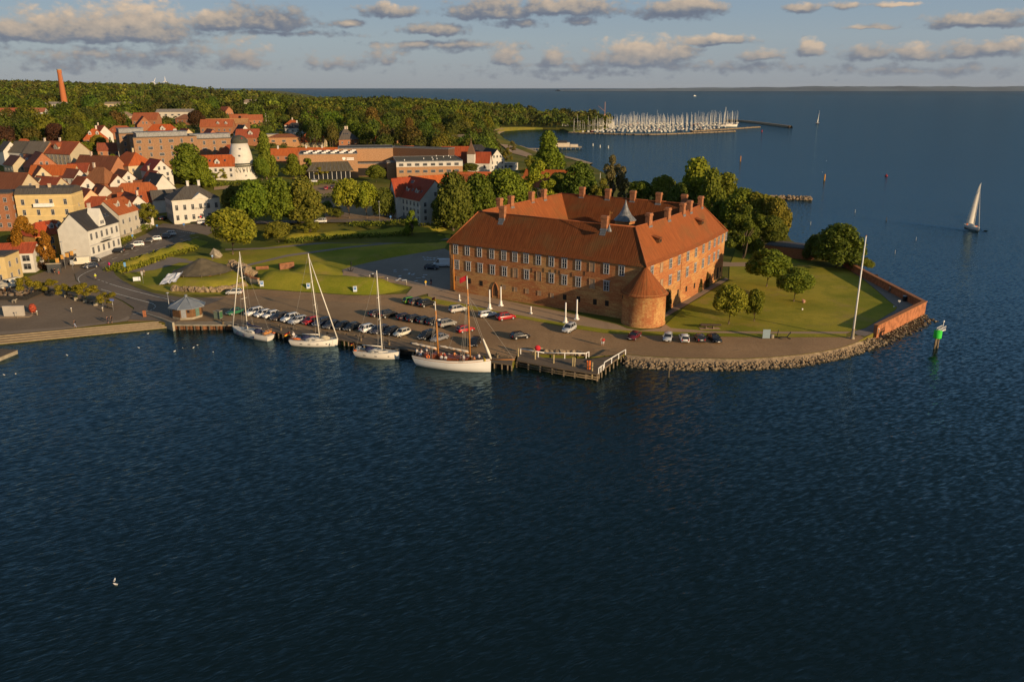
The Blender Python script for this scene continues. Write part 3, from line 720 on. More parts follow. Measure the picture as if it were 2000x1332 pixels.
b = MB(); b.box((0, -.02, 0), (.95, .06, 1.35)); me_hole = b.mesh('cellar_window', M_DARK)
b = MB(); b.box((0, -.012, 0), (1.35, .03, 2.3)); b.box((-.72, -.06, 0), (.09, .12, 2.4)); b.box((.72, -.05, 0), (.09, .1, 2.4)); b.box((0, -.05, 1.2), (1.5, .1, .1)); me_blind = b.mesh('blind_window', M_BLIND)
b = MB(); b.box((0, -.012, 0), (.95, .03, 1.2)); b.box((-.5, -.05, 0), (.08, .1, 1.25)); me_sblind = b.mesh('blind_window', M_BLIND)
def put_win(px, py, z, walls, me=None, name='window'):
    p, t = face_hit(px, py, walls); ang = math.atan2(t.y, t.x); nn = Vector((t.y, -t.x, 0)) * .02
    o = link(name, me or me_frame, castle, (p.x + nn.x, p.y + nn.y, z if z is not None else p.z), ang)
    if me is None:
        link('pane', me_pane, o); link('sill', me_sill, o, (0, 0, 1.3))
    return o
Z0 = lambda x, y: (x / 3.3333 + 850, y / 3.3333 + 360)
F_ = (0,); R_ = (1, 2, 3, 4)
UPZ = np.mean([face_hit(*Z0(134, 420), F_)[0].z, face_hit(*Z0(1115, 553), F_)[0].z, face_hit(*Z0(842, 518), F_)[0].z])
LOZ = np.mean([face_hit(*Z0(142, 517), F_)[0].z, face_hit(*Z0(1115, 667), F_)[0].z, face_hit(*Z0(842, 627), F_)[0].z])
for x in (134, 210, 289, 369, 448, 520, 593, 673, 758, 842, 932, 1115, 1214): put_win(*Z0(x, 420 + (x - 134) * .135), UPZ, F_)
for x in (142, 217, 294, 374, 452, 596, 758, 842, 932, 1115): put_win(*Z0(x, 517 + (x - 142) * .155), LOZ, F_)
put_win(*Z0(1022, 545), UPZ, F_, me_blind, 'blind_window')
for x, y in ((523, 580), (676, 603), (1022, 657)): put_win(*Z0(x, y), LOZ, F_, me_blind, 'blind_window')
for x, y in ((223, 630), (300, 645), (843, 735), (933, 748), (1040, 766), (1118, 775)): put_win(*Z0(x, y), None, F_, me_hole, 'cellar_window')
for x, y in ((150, 615), (450, 670), (525, 685), (600, 697), (680, 710), (762, 725)): put_win(*Z0(x, y), None, F_, me_sblind, 'blind_window')
RUP = [(1410, 548), (1531, 509), (1587, 490), (1643, 472), (1695, 455), (1743, 437), (1782, 418), (1816, 400), (1843, 386), (1868, 370), (1891, 350)]
RLO = [(1412, 645), (1527, 617), (1583, 597), (1638, 577), (1690, 557), (1739, 540), (1778, 520), (1811, 502), (1838, 482)]
for x, y in RUP: put_win(*Z0(x, y), UPZ + .15, R_)
for x, y in RLO: put_win(*Z0(x, y), LOZ + .15, R_)
put_win(*Z0(1473, 528), UPZ, R_, me_blind, 'blind_window'); put_win(*Z0(1473, 640), LOZ, R_, me_blind, 'blind_window')
for x, y in ((1525, 723), (1580, 703), (1634, 681), (1687, 660), (1733, 639), (1772, 620), (1803, 600), (1857, 556)): put_win(*Z0(x, y), None, R_, me_hole, 'cellar_window')
b = MB(); b.box((0, -.03, 0), (1.3, .08, 3.6)); me_door = b.mesh('door', M_DARK)
p, t = face_hit(*Z0(1835, 606), R_); link('door', me_door, castle, (p.x + .02, p.y, 1.8), math.atan2(t.y, t.x))
# pointed doorway
p, t = face_hit(*Z0(392, 705), F_)
arch = [(-.75, 0), (.75, 0), (.75, 2.1), (.6, 2.9), (.33, 3.5), (0, 3.95), (-.33, 3.5), (-.6, 2.9), (-.75, 2.1)]
b = MB(); b.add([(x, -.03, z) for x, z in arch], [tuple(range(len(arch)))])
dr = mk('door', b, M_BROWNWOOD, castle, (p.x, p.y, 0), math.atan2(t.y, t.x))
b = MB(); big = [(x * 1.35, z * 1.08) for x, z in arch[1:]] + [(-1.01, 0)]
for i in range(1, len(arch) - 1):
    a, c = arch[i], arch[(i + 1) % len(arch)]
    b.tube([(a[0] * 1.2, -.1, a[1] * 1.05), (c[0] * 1.2, -.1, c[1] * 1.05)], .13, 6, False)
b.tube([(-.9, -.1, 0), (-.9, -.1, 2.2)], .13, 6, False); b.tube([(.9, -.1, 0), (.9, -.1, 2.2)], .13, 6, False)
mk('door_arch', b, simple('brick_arch', (.36, .15, .06), .2), dr)
# wall anchors of iron
b = MB(); b.box((0, -.05, 0), (.08, .08, 1.1)); me_anch = b.mesh('wall_anchor', M_BLACK)
for x, y in ((630, 560), (708, 560), (752, 570), (788, 570), (812, 575), (890, 590), (975, 580)): put_win(*Z0(x, y), None, F_, me_anch, 'wall_anchor')

# corner tower
b = MB(); b.lathe([(5.15, -2.5), (5.12, .4), (4.98, .6), (4.95, 7.1), (5.12, 7.25), (5.12, 7.5)], 56, (28, -28, 0))
tw = mk('corner_tower', b, M_BRICK, castle)
b = MB(); b.lathe([(5.5, 7.15), (5.1, 7.45), (4.1, 8.5), (2.9, 9.9), (1.5, 11.6), (.05, 13.25)], 56, (28, -28, 0)); mk('tower_roof', b, M_CTILE, tw)
p = CMI @ G(1223, 580, 8.0)
b = MB()
a = Vector((p.x - 28, p.y + 28)); a = a.normalized() * 4.98; b.box((28 + a.x, -28 + a.y, 6.0), (.5, .14, .75), math.atan2(a.y, a.x) + math.pi / 2); mk('slit_window', b, M_DARK, tw)

# stair tower with its lead spire
sx, sy = (CMI @ Vector((28.2, 198.5, 2))).xy
b = MB(); b.lathe([(2.45, 6), (2.45, 20.2), (2.65, 20.4), (2.65, 20.75)], 16, (sx, sy, 0), False); st = mk('stair_tower', b, M_BRICK, castle)
b = MB(); b.lathe([(2.85, 20.6), (2.5, 21.0), (1.6, 21.9), (.9, 23.1), (.4, 24.3), (.1, 25.4), (.06, 25.6)], 16, (sx, sy, 0), False); sp = mk('spire', b, M_LEAD, st)
b = MB(); b.tube([(sx, sy, 25), (sx, sy, 27.6)], .06, 6); b.lathe([(.02, 26.0), (.26, 26.2), (.02, 26.45)], 10, (sx, sy, 0)); b.box((sx + .35, sy, 27.1), (.8, .04, .3)); b.tube([(sx - .5, sy, 26.75), (sx + .5, sy, 26.75)], .05, 6); mk('weather_vane', b, M_BLACK, sp)
b = MB()
for k in range(8):
    q = k * math.pi / 4 + .2; b.box((sx + 2.46 * math.cos(q), sy + 2.46 * math.sin(q), 19.3), (.14, .5, .7), q)
mk('slit_window', b, M_DARK, st)
q = CMI @ Vector((22.9, 186.5, 0)); b = MB(); b.lathe([(.6, 19.8), (.5, 20.2), (.22, 20.8), (.06, 21.5)], 8, (q.x, q.y, 0), False); tt = mk('roof_turret', b, M_LEAD, castle)
b = MB(); b.tube([(q.x, q.y, 21.4), (q.x, q.y, 24.6)], .07, 6); b.box((q.x + .3, q.y, 24.2), (.7, .05, .35)); mk('weather_vane', b, M_SPAR, tt)

# chimneys on the ridges
b = MB(); b.box((0, 0, .1), (1.55, 1.15, 4.2)); b.box((0, 0, 2.0), (1.85, 1.45, .3)); b.box((0, 0, 2.32), (1.65, 1.25, .34)); me_ch = b.mesh('chimney', simple('chimney_brick', (.36, .15, .07), .35, 1.6))
b = MB(); b.box((0, 0, -.75), (1.95, 1.5, .55), top=(.82, .8)); b.box((0, -.95, -1.55), (1.5, 1.3, .12), rx=R(52)); b.box((0, .95, -1.55), (1.5, 1.3, .12), rx=R(-52)); me_fl = b.mesh('lead_flashing', M_LEAD)
def chim(px, seg, dz=0., inward=0.):
    a, c = Vector((*RID[seg], RZ)), Vector((*RID[(seg + 1) % n], RZ)); lo, hi = 0., 1.
    f = lambda t: to_px(CM @ a.lerp(c, t))[0] - px
    s = 1 if f(1) > f(0) else -1
    for _ in range(40):
        m = (lo + hi) / 2
        if f(m) * s < 0: lo = m
        else: hi = m
    p = a.lerp(c, lo); t = (c - a).normalized(); nn = Vector((t.y, -t.x, 0)) * inward
    o = link('chimney', me_ch, castle, (p.x + nn.x, p.y + nn.y, RZ + dz), math.atan2(t.y, t.x)); link('lead_flashing', me_fl, o)
def chim_right(px):
    best = min(range(1, 5), key=lambda s: abs(np.clip(px, *sorted((to_px(CM @ Vector((*RID[s], RZ)))[0], to_px(CM @ Vector((*RID[s + 1], RZ)))[0]))) - px)); chim(px, best)
for x in (976, 998, 1038, 1062): chim(x, 6)
for x in (1137, 1187.5, 1236, 1286.5, 1336): chim(x, 5)
for x in (1267, 1303.6, 1333, 1346.5, 1368): chim_right(x)
chim(984, 0, -.4, .5); chim(1183, 0, -.4, .5)
# shed dormers on the right roof
b = MB(); b.mat = 0; b.box((-.2, 0, .2), (2.2, 1.3, 1.2)); b.mat = 1; b.box((-.5, 0, 1.0), (3.3, 1.9, .16), ry=R(14)); b.mat = 2; b.box((.93, 0, .25), (.08, .8, .85)); me_dm = b.mesh('dormer', [M_BROWNWOOD, M_CTILE, M_DARK])
for lx, ly, lz in ((25.9, -17, 17.2), (26.0, 11.5, 17.6)): link('dormer', me_dm, castle, (lx, ly, lz))

# climbing plants on the sunny wall
def leaf_quads(P, size, rnd, nrm=None):
    b = MB()
    for p in P:
        u = Vector((rnd.gauss(0, 1), rnd.gauss(0, 1), rnd.gauss(0, 1))).normalized(); w = u.cross(Vector((rnd.gauss(0, 1), rnd.gauss(0, 1), rnd.gauss(0, 1)))).normalized()
        s = size * rnd.uniform(.6, 1.3); p = Vector(p)
        b.add([p - u * s, p + w * s * .8, p + u * s, p - w * s * .8], [(0, 1, 2, 3)])
    return b
def _leaf(w, bs):
    o = ocol(w); p = geo(w)
    k = w.noise(p, .55, 3, .6); g = w.new('ShaderNodeNewGeometry')
    rn = w.math('ADD', w.math('MULTIPLY', k, .7), w.math('MULTIPLY', g.outputs['Random Per Island'], .5))
    c = w.mix(w.mapr(rn, .25, .85), w.mix(1., o, (.68, .76, .55, 1), 'MULTIPLY'), w.mix(1., o, (1.7, 1.52, 1.2, 1), 'MULTIPLY'))
    w.put(bs.inputs['Base Color'], c)
    tr = w.new('ShaderNodeBsdfTranslucent'); w.put(tr.inputs[0], w.mix(1., c, (1.3, 1.3, .7, 1), 'MULTIPLY'))
    ms = w.new('ShaderNodeMixShader'); ms.inputs[0].default_value = .28
    out = w.n['Material Output']; w.l.new(bs.outputs[0], ms.inputs[1]); w.l.new(tr.outputs[0], ms.inputs[2]); w.l.new(ms.outputs[0], out.inputs[0])
M_LEAF = mat('leaves', _leaf, rough=.7, spec=.15)
M_BARK = simple('bark', (.15, .11, .075), .4, 1.2, rough=.95)
for i, (y0, y1, h, lab) in enumerate([(-24.8, -19, 7.2, 'tall dark ivy climbing the castle wall right beside the round tower'), (-18.5, -13.5, 5.2, 'second dark climber along the castle wall from the round tower'), (11.5, 13.5, 4.5, 'climber beside the dark doors on the sunny castle wall'), (6., 8.4, 3.4, 'low thin climber in the middle of the sunny castle wall')]):
    r = random.Random(40 + i); P = []
    for _ in range(700):
        y = r.gauss((y0 + y1) / 2, (y1 - y0) / 4.5); z = h * r.random() ** 1.3 * max(.15, 1 - abs(y - (y0 + y1) / 2) / (y1 - y0) * 1.2); P.append((28.75 + r.uniform(-.35, .55), y, z))
    tag(link('wall_climber', leaf_quads(P, .28, r).mesh('wall_climber', M_LEAF), None, CC, CR, (.085, .07, .03)), lab, 'climbing plant', 'climbers on the castle wall')

# brick sea wall round the lawn
def wall_run(name, pts, h, th, m, label, cat, base=-2.0, cop=True):
    t = thing(name, label, cat, (pts[0].x, pts[0].y, 0)); o = Vector((pts[0].x, pts[0].y, 0)); b = MB(); c = MB()
    for i in range(len(pts) - 1):
        p, q = pts[i] - o, pts[i + 1] - o; d = (q - p).xy.normalized(); nn = Vector((-d.y, d.x)) * th / 2
        for bb, w, z0, z1 in ((b, 1., base, h), (c, 1.35, h, h + .22)):
            e = d * (th * .5 * w if i < len(pts) - 2 else 0)
            P = [p.xy - nn * w, q.xy - nn * w + e, q.xy + nn * w + e, p.xy + nn * w]
            Z0_, Z1_ = ([p.z + z0, q.z + z0, q.z + z0, p.z + z0], [p.z + z1, q.z + z1, q.z + z1, p.z + z1])
            s = .004 * i
            bb.add([(v.x, v.y, z - s) for v, z in zip(P, Z0_)] + [(v.x, v.y, z - s) for v, z in zip(P, Z1_)], [(0, 1, 5, 4), (1, 2, 6, 5), (2, 3, 7, 6), (3, 0, 4, 7), (4, 5, 6, 7)])
    w = mk('wall', b, m, t)
    if cop: mk('coping', c, simple('brick_coping', (.40, .16, .06), .3, 2.), w)
    return t
M_SEAW = simple('sea_wall_brick', (.42, .16, .07), .4, .9, rough=.9)
P1, P2 = G(1709, 651, 2.0), G(1803, 604.5, 2.0)
P3 = G(1682, 523, 4.4); P3.z = 2.0; P4 = G(1650, 508, 3.8); P4.z = 2.0
wall_run('sea_wall', [Vector((P1.x, P1.y, 1.7)), Vector((P2.x, P2.y, 1.9)), Vector((P3.x, P3.y, 1.9)), Vector((P4.x, P4.y, 1.9))], 2.0, .8, M_SEAW, 'long red brick sea wall bending round the corner of the castle lawn', 'wall', -2.2)

# ---------------------------------------------------------------- houses
def win_mesh(w, h, cols=2, name='window', frame=None):
    b = MB(); f = .11; b.mat = 0
    for x in (-w / 2, w / 2): b.box((x, -.03, 0), (f, .1, h + f))
    for z in (-h / 2, h / 2): b.box((0, -.03, z), (w - f, .1, f))
    for i in range(1, cols): b.box((-w / 2 + w * i / cols, -.025, 0), (.07, .08, h - f))
    b.box((0, -.024, h * .16), (w - f, .07, .07))
    b.mat = 1; b.box((0, .0, 0), (w - f, .04, h - f)); return b.mesh(name, [frame or M_FRAME, M_GLASS])
WIN = {'n': win_mesh(1.05, 1.5), 't': win_mesh(1.05, 1.95), 'w': win_mesh(2.3, 1.4, 4), 's': win_mesh(.85, 1.0), 'b': win_mesh(2.0, 1.7, 2)}
b = MB(); b.box((0, 0, 0), (.9, .7, 2.0)); b.box((0, 0, 1.05), (1.05, .85, .2)); ME_CHW = b.mesh('chimney', M_WALL)
b = MB(); b.mat = 0; b.box((0, 0, .04), (.95, 1.3, .1)); b.mat = 1; b.box((0, 0, .09), (.75, 1.1, .06)); ME_SKYL = b.mesh('skylight', [M_LEAD, M_GLASS])
W_, CRM, YEL, OCH, BRK, GRY, BEI, PNK = (.56, .53, .48), (.52, .43, .28), (.58, .44, .21), (.58, .31, .08), (.36, .16, .085), (.47, .43, .36), (.44, .37, .25), (.60, .40, .24)
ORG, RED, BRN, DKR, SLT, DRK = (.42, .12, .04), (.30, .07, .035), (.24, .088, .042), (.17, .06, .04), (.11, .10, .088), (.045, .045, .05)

def slab(b, P, th):
    """a roof plane with thickness; P counter-clockwise from above"""
    n = len(P); P = [Vector(p) for p in P]; up = Vector((0, 0, th))
    b.add([p for p in P] + [p + up for p in P], [tuple(range(n - 1, -1, -1)), tuple(range(n, 2 * n))] + [(i, (i + 1) % n, n + (i + 1) % n, n + i) for i in range(n)])
def house(label, at, e, r, w, d, ang, typ, wc, rc, wins='', cat='house', name='house', group=None, chim=(), dorm=(), sky=(), brick=False, base=-5., hipk=1., wk='n', floor=0.9, chc=None, trim=None, pos=None):
    p = pos if pos is not None else T(at[0], at[1], e + r)
    a = R(ang); h = thing(name, label, cat, (p.x, p.y, p.z), a, group)
    X, Y = w / 2, d / 2; ov = .35; wm = M_HBRICK if brick else M_WALL; b = MB()
    if typ in ('gable', 'half'):
        prof = [(-Y, base), (Y, base), (Y, e), (0, e + r), (-Y, e)]
        if typ == 'half':
            k = .5; prof = [(-Y, base), (Y, base), (Y, e), (Y * (1 - k), e + r * k), (-Y * (1 - k), e + r * k), (-Y, e)]
        m = len(prof)
        b.add([(-X, y, z) for y, z in prof] + [(X, y, z) for y, z in prof], [tuple(range(m - 1, -1, -1)), tuple(range(m, 2 * m))] + [(i, (i + 1) % m, m + (i + 1) % m, m + i) for i in range(m)])
    else: b.prism([(-X, -Y), (X, -Y), (X, Y), (-X, Y)], base, e)
    mk('wall', b, wm, h, color=wc)
    b = MB(); sl_ = r / Y if Y else 1; E = e - ov * sl_ * .8 + .05; O = Y + ov
    if typ == 'gable':
        slab(b, [(-X - ov, -O, E), (X + ov, -O, E), (X + ov, 0, e + r + .05), (-X - ov, 0, e + r + .05)], .16)
        slab(b, [(X + ov, O, E), (-X - ov, O, E), (-X - ov, 0, e + r + .054), (X + ov, 0, e + r + .054)], .16)
        b.tube([(-X - ov, 0, e + r + .2), (X + ov, 0, e + r + .2)], .14, 6)
    elif typ in ('hip', 'half'):
        if typ == 'hip': hx = max(X + ov - O * hipk, .05); k0 = 0.
        else: hx = X - Y * .45; k0 = .5
        zr = e + r + .05; xo = X + ov
        if k0 == 0:
            b.add([(-xo, -O, E), (xo, -O, E), (xo, O, E), (-xo, O, E), (-hx, 0, zr), (hx, 0, zr)], [(0, 1, 5, 4), (1, 2, 5), (2, 3, 4, 5), (3, 0, 4), (3, 2, 1, 0)])
        else:
            ym = O * .5; zm = E + (zr - E) * .5
            b.add([(-xo, -O, E), (xo, -O, E), (xo, -ym, zm), (hx, 0, zr), (-hx, 0, zr), (-xo, -ym, zm), (-xo, O, E), (xo, O, E), (xo, ym, zm), (-xo, ym, zm)],
                  [(0, 1, 2, 3, 4, 5), (7, 6, 9, 4, 3, 8), (2, 8, 3), (9, 5, 4), (1, 0, 6, 7)])
            b.add([(-xo + .02, -O, E - .15), (xo - .02, -O, E - .15), (xo - .02, -ym, zm - .15), (-xo + .02, -ym, zm - .15)], [(3, 2, 1, 0)])
    elif typ == 'flat':
        b.box((0, 0, e + .12), (w + .3, d + .3, .25)); b.box((0, 0, e + .3), (w - .6, d - .6, .12))
    elif typ == 'mans':
        y1, z1 = Y * .62, e + r * .72
        b.add([(-X - .1, -O, E), (X + .1, -O, E), (X + .1, -y1, z1), (-X - .1, -y1, z1), (X + .1, y1, z1), (-X - .1, y1, z1), (X + .1, O, E), (-X - .1, O, E), (X + .1, 0, e + r), (-X - .1, 0, e + r)],
              [(0, 1, 2, 3), (3, 2, 8, 9), (9, 8, 4, 5), (5, 4, 6, 7), (1, 6, 4, 8, 2), (0, 3, 9, 5, 7)])
    rf = mk('roof', b, M_TILE, h, color=rc)
    for (t, s) in chim:                                     # along the ridge, across it
        yy = s * Y; zz = e + r * (1 - abs(s)) if typ != 'flat' else e
        link('chimney', ME_CHW, rf, (t * X, yy, zz + .7), color=chc or (.55, .45, .36))
    if typ != 'flat':
        sa = math.atan2(r, Y)
        for (t, s) in sky:
            o = link('skylight', ME_SKYL, rf, (t * X, s * Y, e + r * (1 - abs(s)) + .16)); o.rotation_euler = (sa if s < 0 else -sa, 0, 0)
        for (t, s, dw) in dorm:                             # gabled dormers on a slope
            D = MB(); yy = s * Y; zz = e + r * (1 - abs(s)); sg = -1 if s < 0 else 1; dh = min(1.5, r * .42); dl = dh / (r / Y) + .6
            y0, y1 = yy, yy - sg * dl; xx = t * X
            q = [(xx - dw / 2, zz - .5), (xx + dw / 2, zz - .5), (xx + dw / 2, zz + dh), (xx, zz + dh + dw * .5), (xx - dw / 2, zz + dh)]
            D.add([(x, y0, z) for x, z in q] + [(x, y1, z) for x, z in q], [(0, 1, 2, 3, 4), (9, 8, 7, 6, 5)] + [((i + 1) % 5, i, 5 + i, 5 + (i + 1) % 5) for i in range(5)])
            dm = mk('dormer', D, wm, rf, color=trim or wc)
            D = MB(); y2 = yy - sg * (dl + dw * .5)
            for k in (-1, 1): D.add([(xx + k * (dw / 2 + .15), y0 + sg * .2, zz + dh - .12), (xx, y0 + sg * .2, zz + dh + dw * .5 + .1), (xx, y2, zz + dh + dw * .5 + .1), (xx + k * (dw / 2 + .15), y2, zz + dh - .12)], [(0, 1, 2, 3)])
            mk('dormer_roof', D, M_TILE, dm, color=rc)
            o = link('window', WIN['s'], dm, (xx, y0 + sg * .02, zz + dh * .55), 0 if sg < 0 else math.pi)
    for spec in wins.split():
        side, n, rows = spec[0], int(spec[1]), int((spec + '11')[2]) if spec[0] not in 'LR' else 1; kind = spec[3] if len(spec) > 3 else wk
        L = w if side in 'fb' else d
        if side in 'LR':                                    # windows up in the gable
            for i in range(n):
                y = (i - (n - 1) / 2) * min(2.4, L / (n + 1)); z = e + r * .28
                link('window', WIN[kind], h, ((X + .02) * (1 if side == 'R' else -1), y, z), math.pi / 2 if side == 'R' else -math.pi / 2)
            continue
        for j in range(rows):
            z = floor + .9 + (e - floor) * j / rows if rows > 1 else floor + (e - floor) * .5
            for i in range(n):
                s = (i + .5) / n * L - L / 2
                pos_, q = {'f': ((s, -Y - .02, z), 0), 'b': ((s, Y + .02, z), math.pi), 'r': ((X + .02, s, z), math.pi / 2), 'l': ((-X - .02, s, z), -math.pi / 2)}[side]
                link('window', WIN[kind], h, pos_, q)
    return h

# the front row along the square and the road
yel = house('big pale yellow house with a long white balcony and dark roof above the trees', (93, 362), 12.2, 2.6, 19.5, 11, 8, 'mans', YEL, SLT, 'f43t r12s', chim=[(-.25, -.5), (.15, -.4)], chc=(.55, .42, .28))
b = MB(); b.box((0, -6.3, 8.4), (6.5, 1.6, 1.1)); b.box((0, -6.3, 7.8), (6.7, 1.8, .15)); mk('balcony', b, M_WHITE, yel)
b = MB()
for z in (4.3, 7.6, 11.2): b.box((0, -5.57, z), (19.6, .14, .22)); b.box((9.82, 0, z), (.14, 11, .22))
mk('cornice', b, M_WALL, yel, color=(.74, .55, .26))
house('flat roofed red brick block cut by the left picture edge', (-4, 374), 13, .3, 12, 12, 8, 'flat', BRK, SLT, 'f44n r24n', brick=True)
villa = house('tall grey and white villa with a blind grey side wall and slate roof', (168, 410), 9.6, 5., 17.5, 9.6, 86, 'gable', (.60, .58, .53), DRK, 'f61t', chim=[(.2, 0), (-.7, .7)], sky=[(.35, -.55), (.55, -.55), (.75, -.55)], floor=5.)
# after rotation its front looks to the right: balcony, gable, base course
b = MB(); b.add([(-2.6, -5., 9.2), (1.2, -5., 9.2), (1.2, -5., 10.6), (-.7, -5., 15.2), (-2.6, -5., 10.6), (-2.6, -1, 9.2), (1.2, -1, 9.2), (1.2, -1, 10.6), (-.7, -1, 15.2), (-2.6, -1, 10.6)], [(0, 1, 2, 3, 4), (1, 6, 7, 2), (5, 0, 4, 9), (2, 7, 8, 3), (4, 3, 8, 9)])
gb = mk('front_gable', b, M_WALL, villa, color=(.66, .64, .58)); link('window', WIN['s'], gb, (-1.2, -5.02, 10.9)); link('window', WIN['s'], gb, (-.1, -5.02, 10.9))
b = MB(); b.box((-.6, -5.4, 4.9), (4.6, 1.2, .16)); b.tube([(-2.8, -5.95, 5.9), (1.6, -5.95, 5.9)], .05, 6)
for i in range(12): b.tube([(-2.8 + .4 * i, -5.95, 4.95), (-2.8 + .4 * i, -5.95, 5.9)], .03, 4)
mk('balcony', b, M_BLACK, villa)
for i in range(6): link('window', WIN['t'], villa, (-7.3 + i * 2.92, -4.83, 3.0))
b = MB(); b.box((0, -4.86, .7), (17.4, .12, 1.4)); b.box((0, -4.87, 4.6), (17.4, .14, .3)); b.box((0, -4.9, 9.3), (17.5, .2, .4)); mk('plinth', b, M_WALL, villa, color=(.42, .41, .40))
house('grey house with a bright orange roof and small front gables behind the villa', (222, 389), 8.2, 4.6, 13, 9.5, 86, 'gable', GRY, ORG, 'f32n l12n', dorm=[(-.35, -.55, 2.2), (.55, -.75, 2.4)], sky=[])
house('white house with a stepped gable and dark red roof by the road', (256, 379), 6.2, 5., 15, 9, -48, 'gable', W_, (.27, .075, .035), 'r32n R2', chim=[(.93, 0)])
orange_house = house('orange yellow house with red hipped roof and twin dormers by the road', (88, 432), 6.6, 3.6, 14, 9.6, 62, 'hip', OCH, (.50, .09, .03), 'f42t r22t', dorm=[(.0, -.62, 1.5), (.36, -.62, 1.5)], trim=W_, hipk=.8)
house('white flat topped house with big dark windows behind the autumn tree', (28, 476), 5.8, 2.2, 11.5, 8, 12, 'gable', W_, (.42, .09, .04), 'f32b r12b')
house('yellow corner house cut by the left picture edge beside the square', (-8, 494), 7.5, .4, 8, 9, 8, 'flat', YEL, SLT, 'f22n r22n')
cust = house('white customs house with grey slate hip roof and a small pediment', (372, 362.5), 8.6, 4.4, 17.5, 13.5, 33, 'hip', W_, SLT, 'f62t l42t', chim=[(-.12, 0), (.35, 0)], chc=W_, wk='t')
b = MB(); b.add([(-1.6, -7.1, 8.5), (4.6, -7.1, 8.5), (1.5, -7.1, 10.7), (-1.6, -3, 8.5), (4.6, -3, 8.5), (1.5, -3, 10.7)], [(0, 1, 2), (2, 5, 3, 0), (1, 4, 5, 2)]); mk('pediment', b, M_WALL, cust, color=W_)
b = MB(); b.box((0, -6.85, .45), (17.6, .16, .9)); b.box((0, -6.86, 8.3), (17.7, .2, .35)); b.box((-8.86, 0, 8.3), (.2, 13.7, .35)); mk('cornice', b, M_WALL, cust, color=(.62, .58, .5))
def text_mesh(txt, size, m, name):
    cu = bpy.data.curves.new(name, 'FONT'); cu.body = txt; cu.size = size; cu.extrude = .03; cu.align_x = 'CENTER'; cu.align_y = 'CENTER'
    o = bpy.data.objects.new(name, cu); COL.objects.link(o); dg = bpy.context.evaluated_depsgraph_get()
    me = bpy.data.meshes.new_from_object(o.evaluated_get(dg)); bpy.data.objects.remove(o); me.materials.clear(); me.materials.append(m); return me
me = text_mesh('T O L D B O D', .9, M_BLACK, 'lettering'); o = link('lettering', me, cust, (1.5, -6.9, 4.9)); o.rotation_euler = (math.pi / 2, 0, 0)
house('low dark roofed annex on the left side of the white customs house', (322, 372), 5., 3.2, 11, 7, 33, 'gable', W_, SLT, 'l22t')

# houses of the old town, nearest first
def H_(px, py, *a, **k): return house(k.pop('label'), (px, py), *a, **k)
H_(265, 357, 4.6, 4.8, 15, 9.5, 20, 'half', CRM, ORG, 'f41n', sky=[(.1, -.5)], label='long cream house with bright half hipped orange roof and one skylight')
H_(305, 340, 4.6, 6., 12, 10, -42, 'gable', W_, DRK, 'r41n', sky=[(-.3, -.5)], label='white house with black gable front just above the customs house')
H_(298, 334, 5.2, 5.2, 9, 8, -42, 'gable', W_, RED, 'r22n', chim=[(-.9, 0)], label='house with worn red roof touching the black gabled house')
H_(303, 312, 7.6, 4.8, 13, 9.5, -46, 'gable', W_, (.30, .05, .035), 'r23n R2', sky=[(-.2, -.5)], label='tall white gabled house with dark red roof left of the weeping tree')
H_(256, 297, 7.2, 5.6, 18, 13, -40, 'hip', CRM, (.46, .11, .03), 'r32n f41n', chim=[(.2, 0)], chc=CRM, hipk=.7, label='large cream house with steep orange hipped roof in the old town')
H_(240, 333, 4.8, 4., 12, 8, -46, 'gable', W_, BRN, 'r12n f31n R1', label='white gabled house below the steep orange hipped roof')
H_(222, 342, 4., 3.6, 9, 7.5, -44, 'gable', W_, (.28, .085, .04), 'r11n f21n R1', label='small bluish white house with dim brown roof in the old town')
H_(195, 327, 4.4, 6.2, 13, 10, -20, 'hip', BRN, (.30, .13, .06), 'f31n', hipk=.8, chim=[(-.5, 0)], label='house with broad brown hipped roof and one brick chimney')
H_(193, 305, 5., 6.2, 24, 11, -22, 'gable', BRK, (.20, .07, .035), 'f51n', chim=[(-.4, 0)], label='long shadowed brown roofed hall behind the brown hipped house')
H_(160, 346, 4.8, 4.6, 11, 8.5, -44, 'gable', W_, (.42, .10, .03), 'r12n R1', label='white gabled house with orange roof above the yellow house')
H_(168, 369, 4.6, 4.6, 11, 9, -46, 'gable', PNK, (.34, .085, .04), 'r21n R1', sky=[(-.3, -.5)], label='pinkish gabled house right of the big yellow house')
H_(196, 362, 5.2, 4.2, 9, 7.5, -44, 'gable', GRY, DKR, 'r32n', label='grey timbered looking house with narrow pointed gable')
H_(212, 367, 4.4, 4., 10, 8, 8, 'gable', CRM, BRN, 'f31n', label='small house with plain brown roof left of the half hipped orange roof')
H_(184, 385, 3.6, 3.4, 9, 7, 0, 'gable', CRM, (.34, .08, .035), 'f31n', label='low house with red roof in front of the pinkish gable')
H_(262, 376, 4.2, 3.6, 12, 7.5, 22, 'gable', CRM, (.40, .10, .035), 'f31n', sky=[(.4, -.5)], label='low house with worn orange roof below the half hipped one')
H_(105, 323.5, 4.2, 4., 20, 8, 2, 'gable', CRM, (.48, .12, .03), 'f51n', label='long low row with bright orange roof in the old town')
H_(78, 326, 4., 4.4, 8, 7.5, -50, 'gable', CRM, BRN, 'r11n R1', label='cream gabled cottage standing before the long orange roof')
H_(28, 338, 5.2, 6.6, 17, 11.5, -24, 'gable', BEI, BRN, 'r21n R1', label='beige gabled barn like house with huge brown roof at left')
H_(95, 346, 5., 4.6, 15, 9, -25, 'gable', BEI, (.32, .08, .04), 'r21n R2 f41n', label='brown red roofed house with a white edged beige gable')
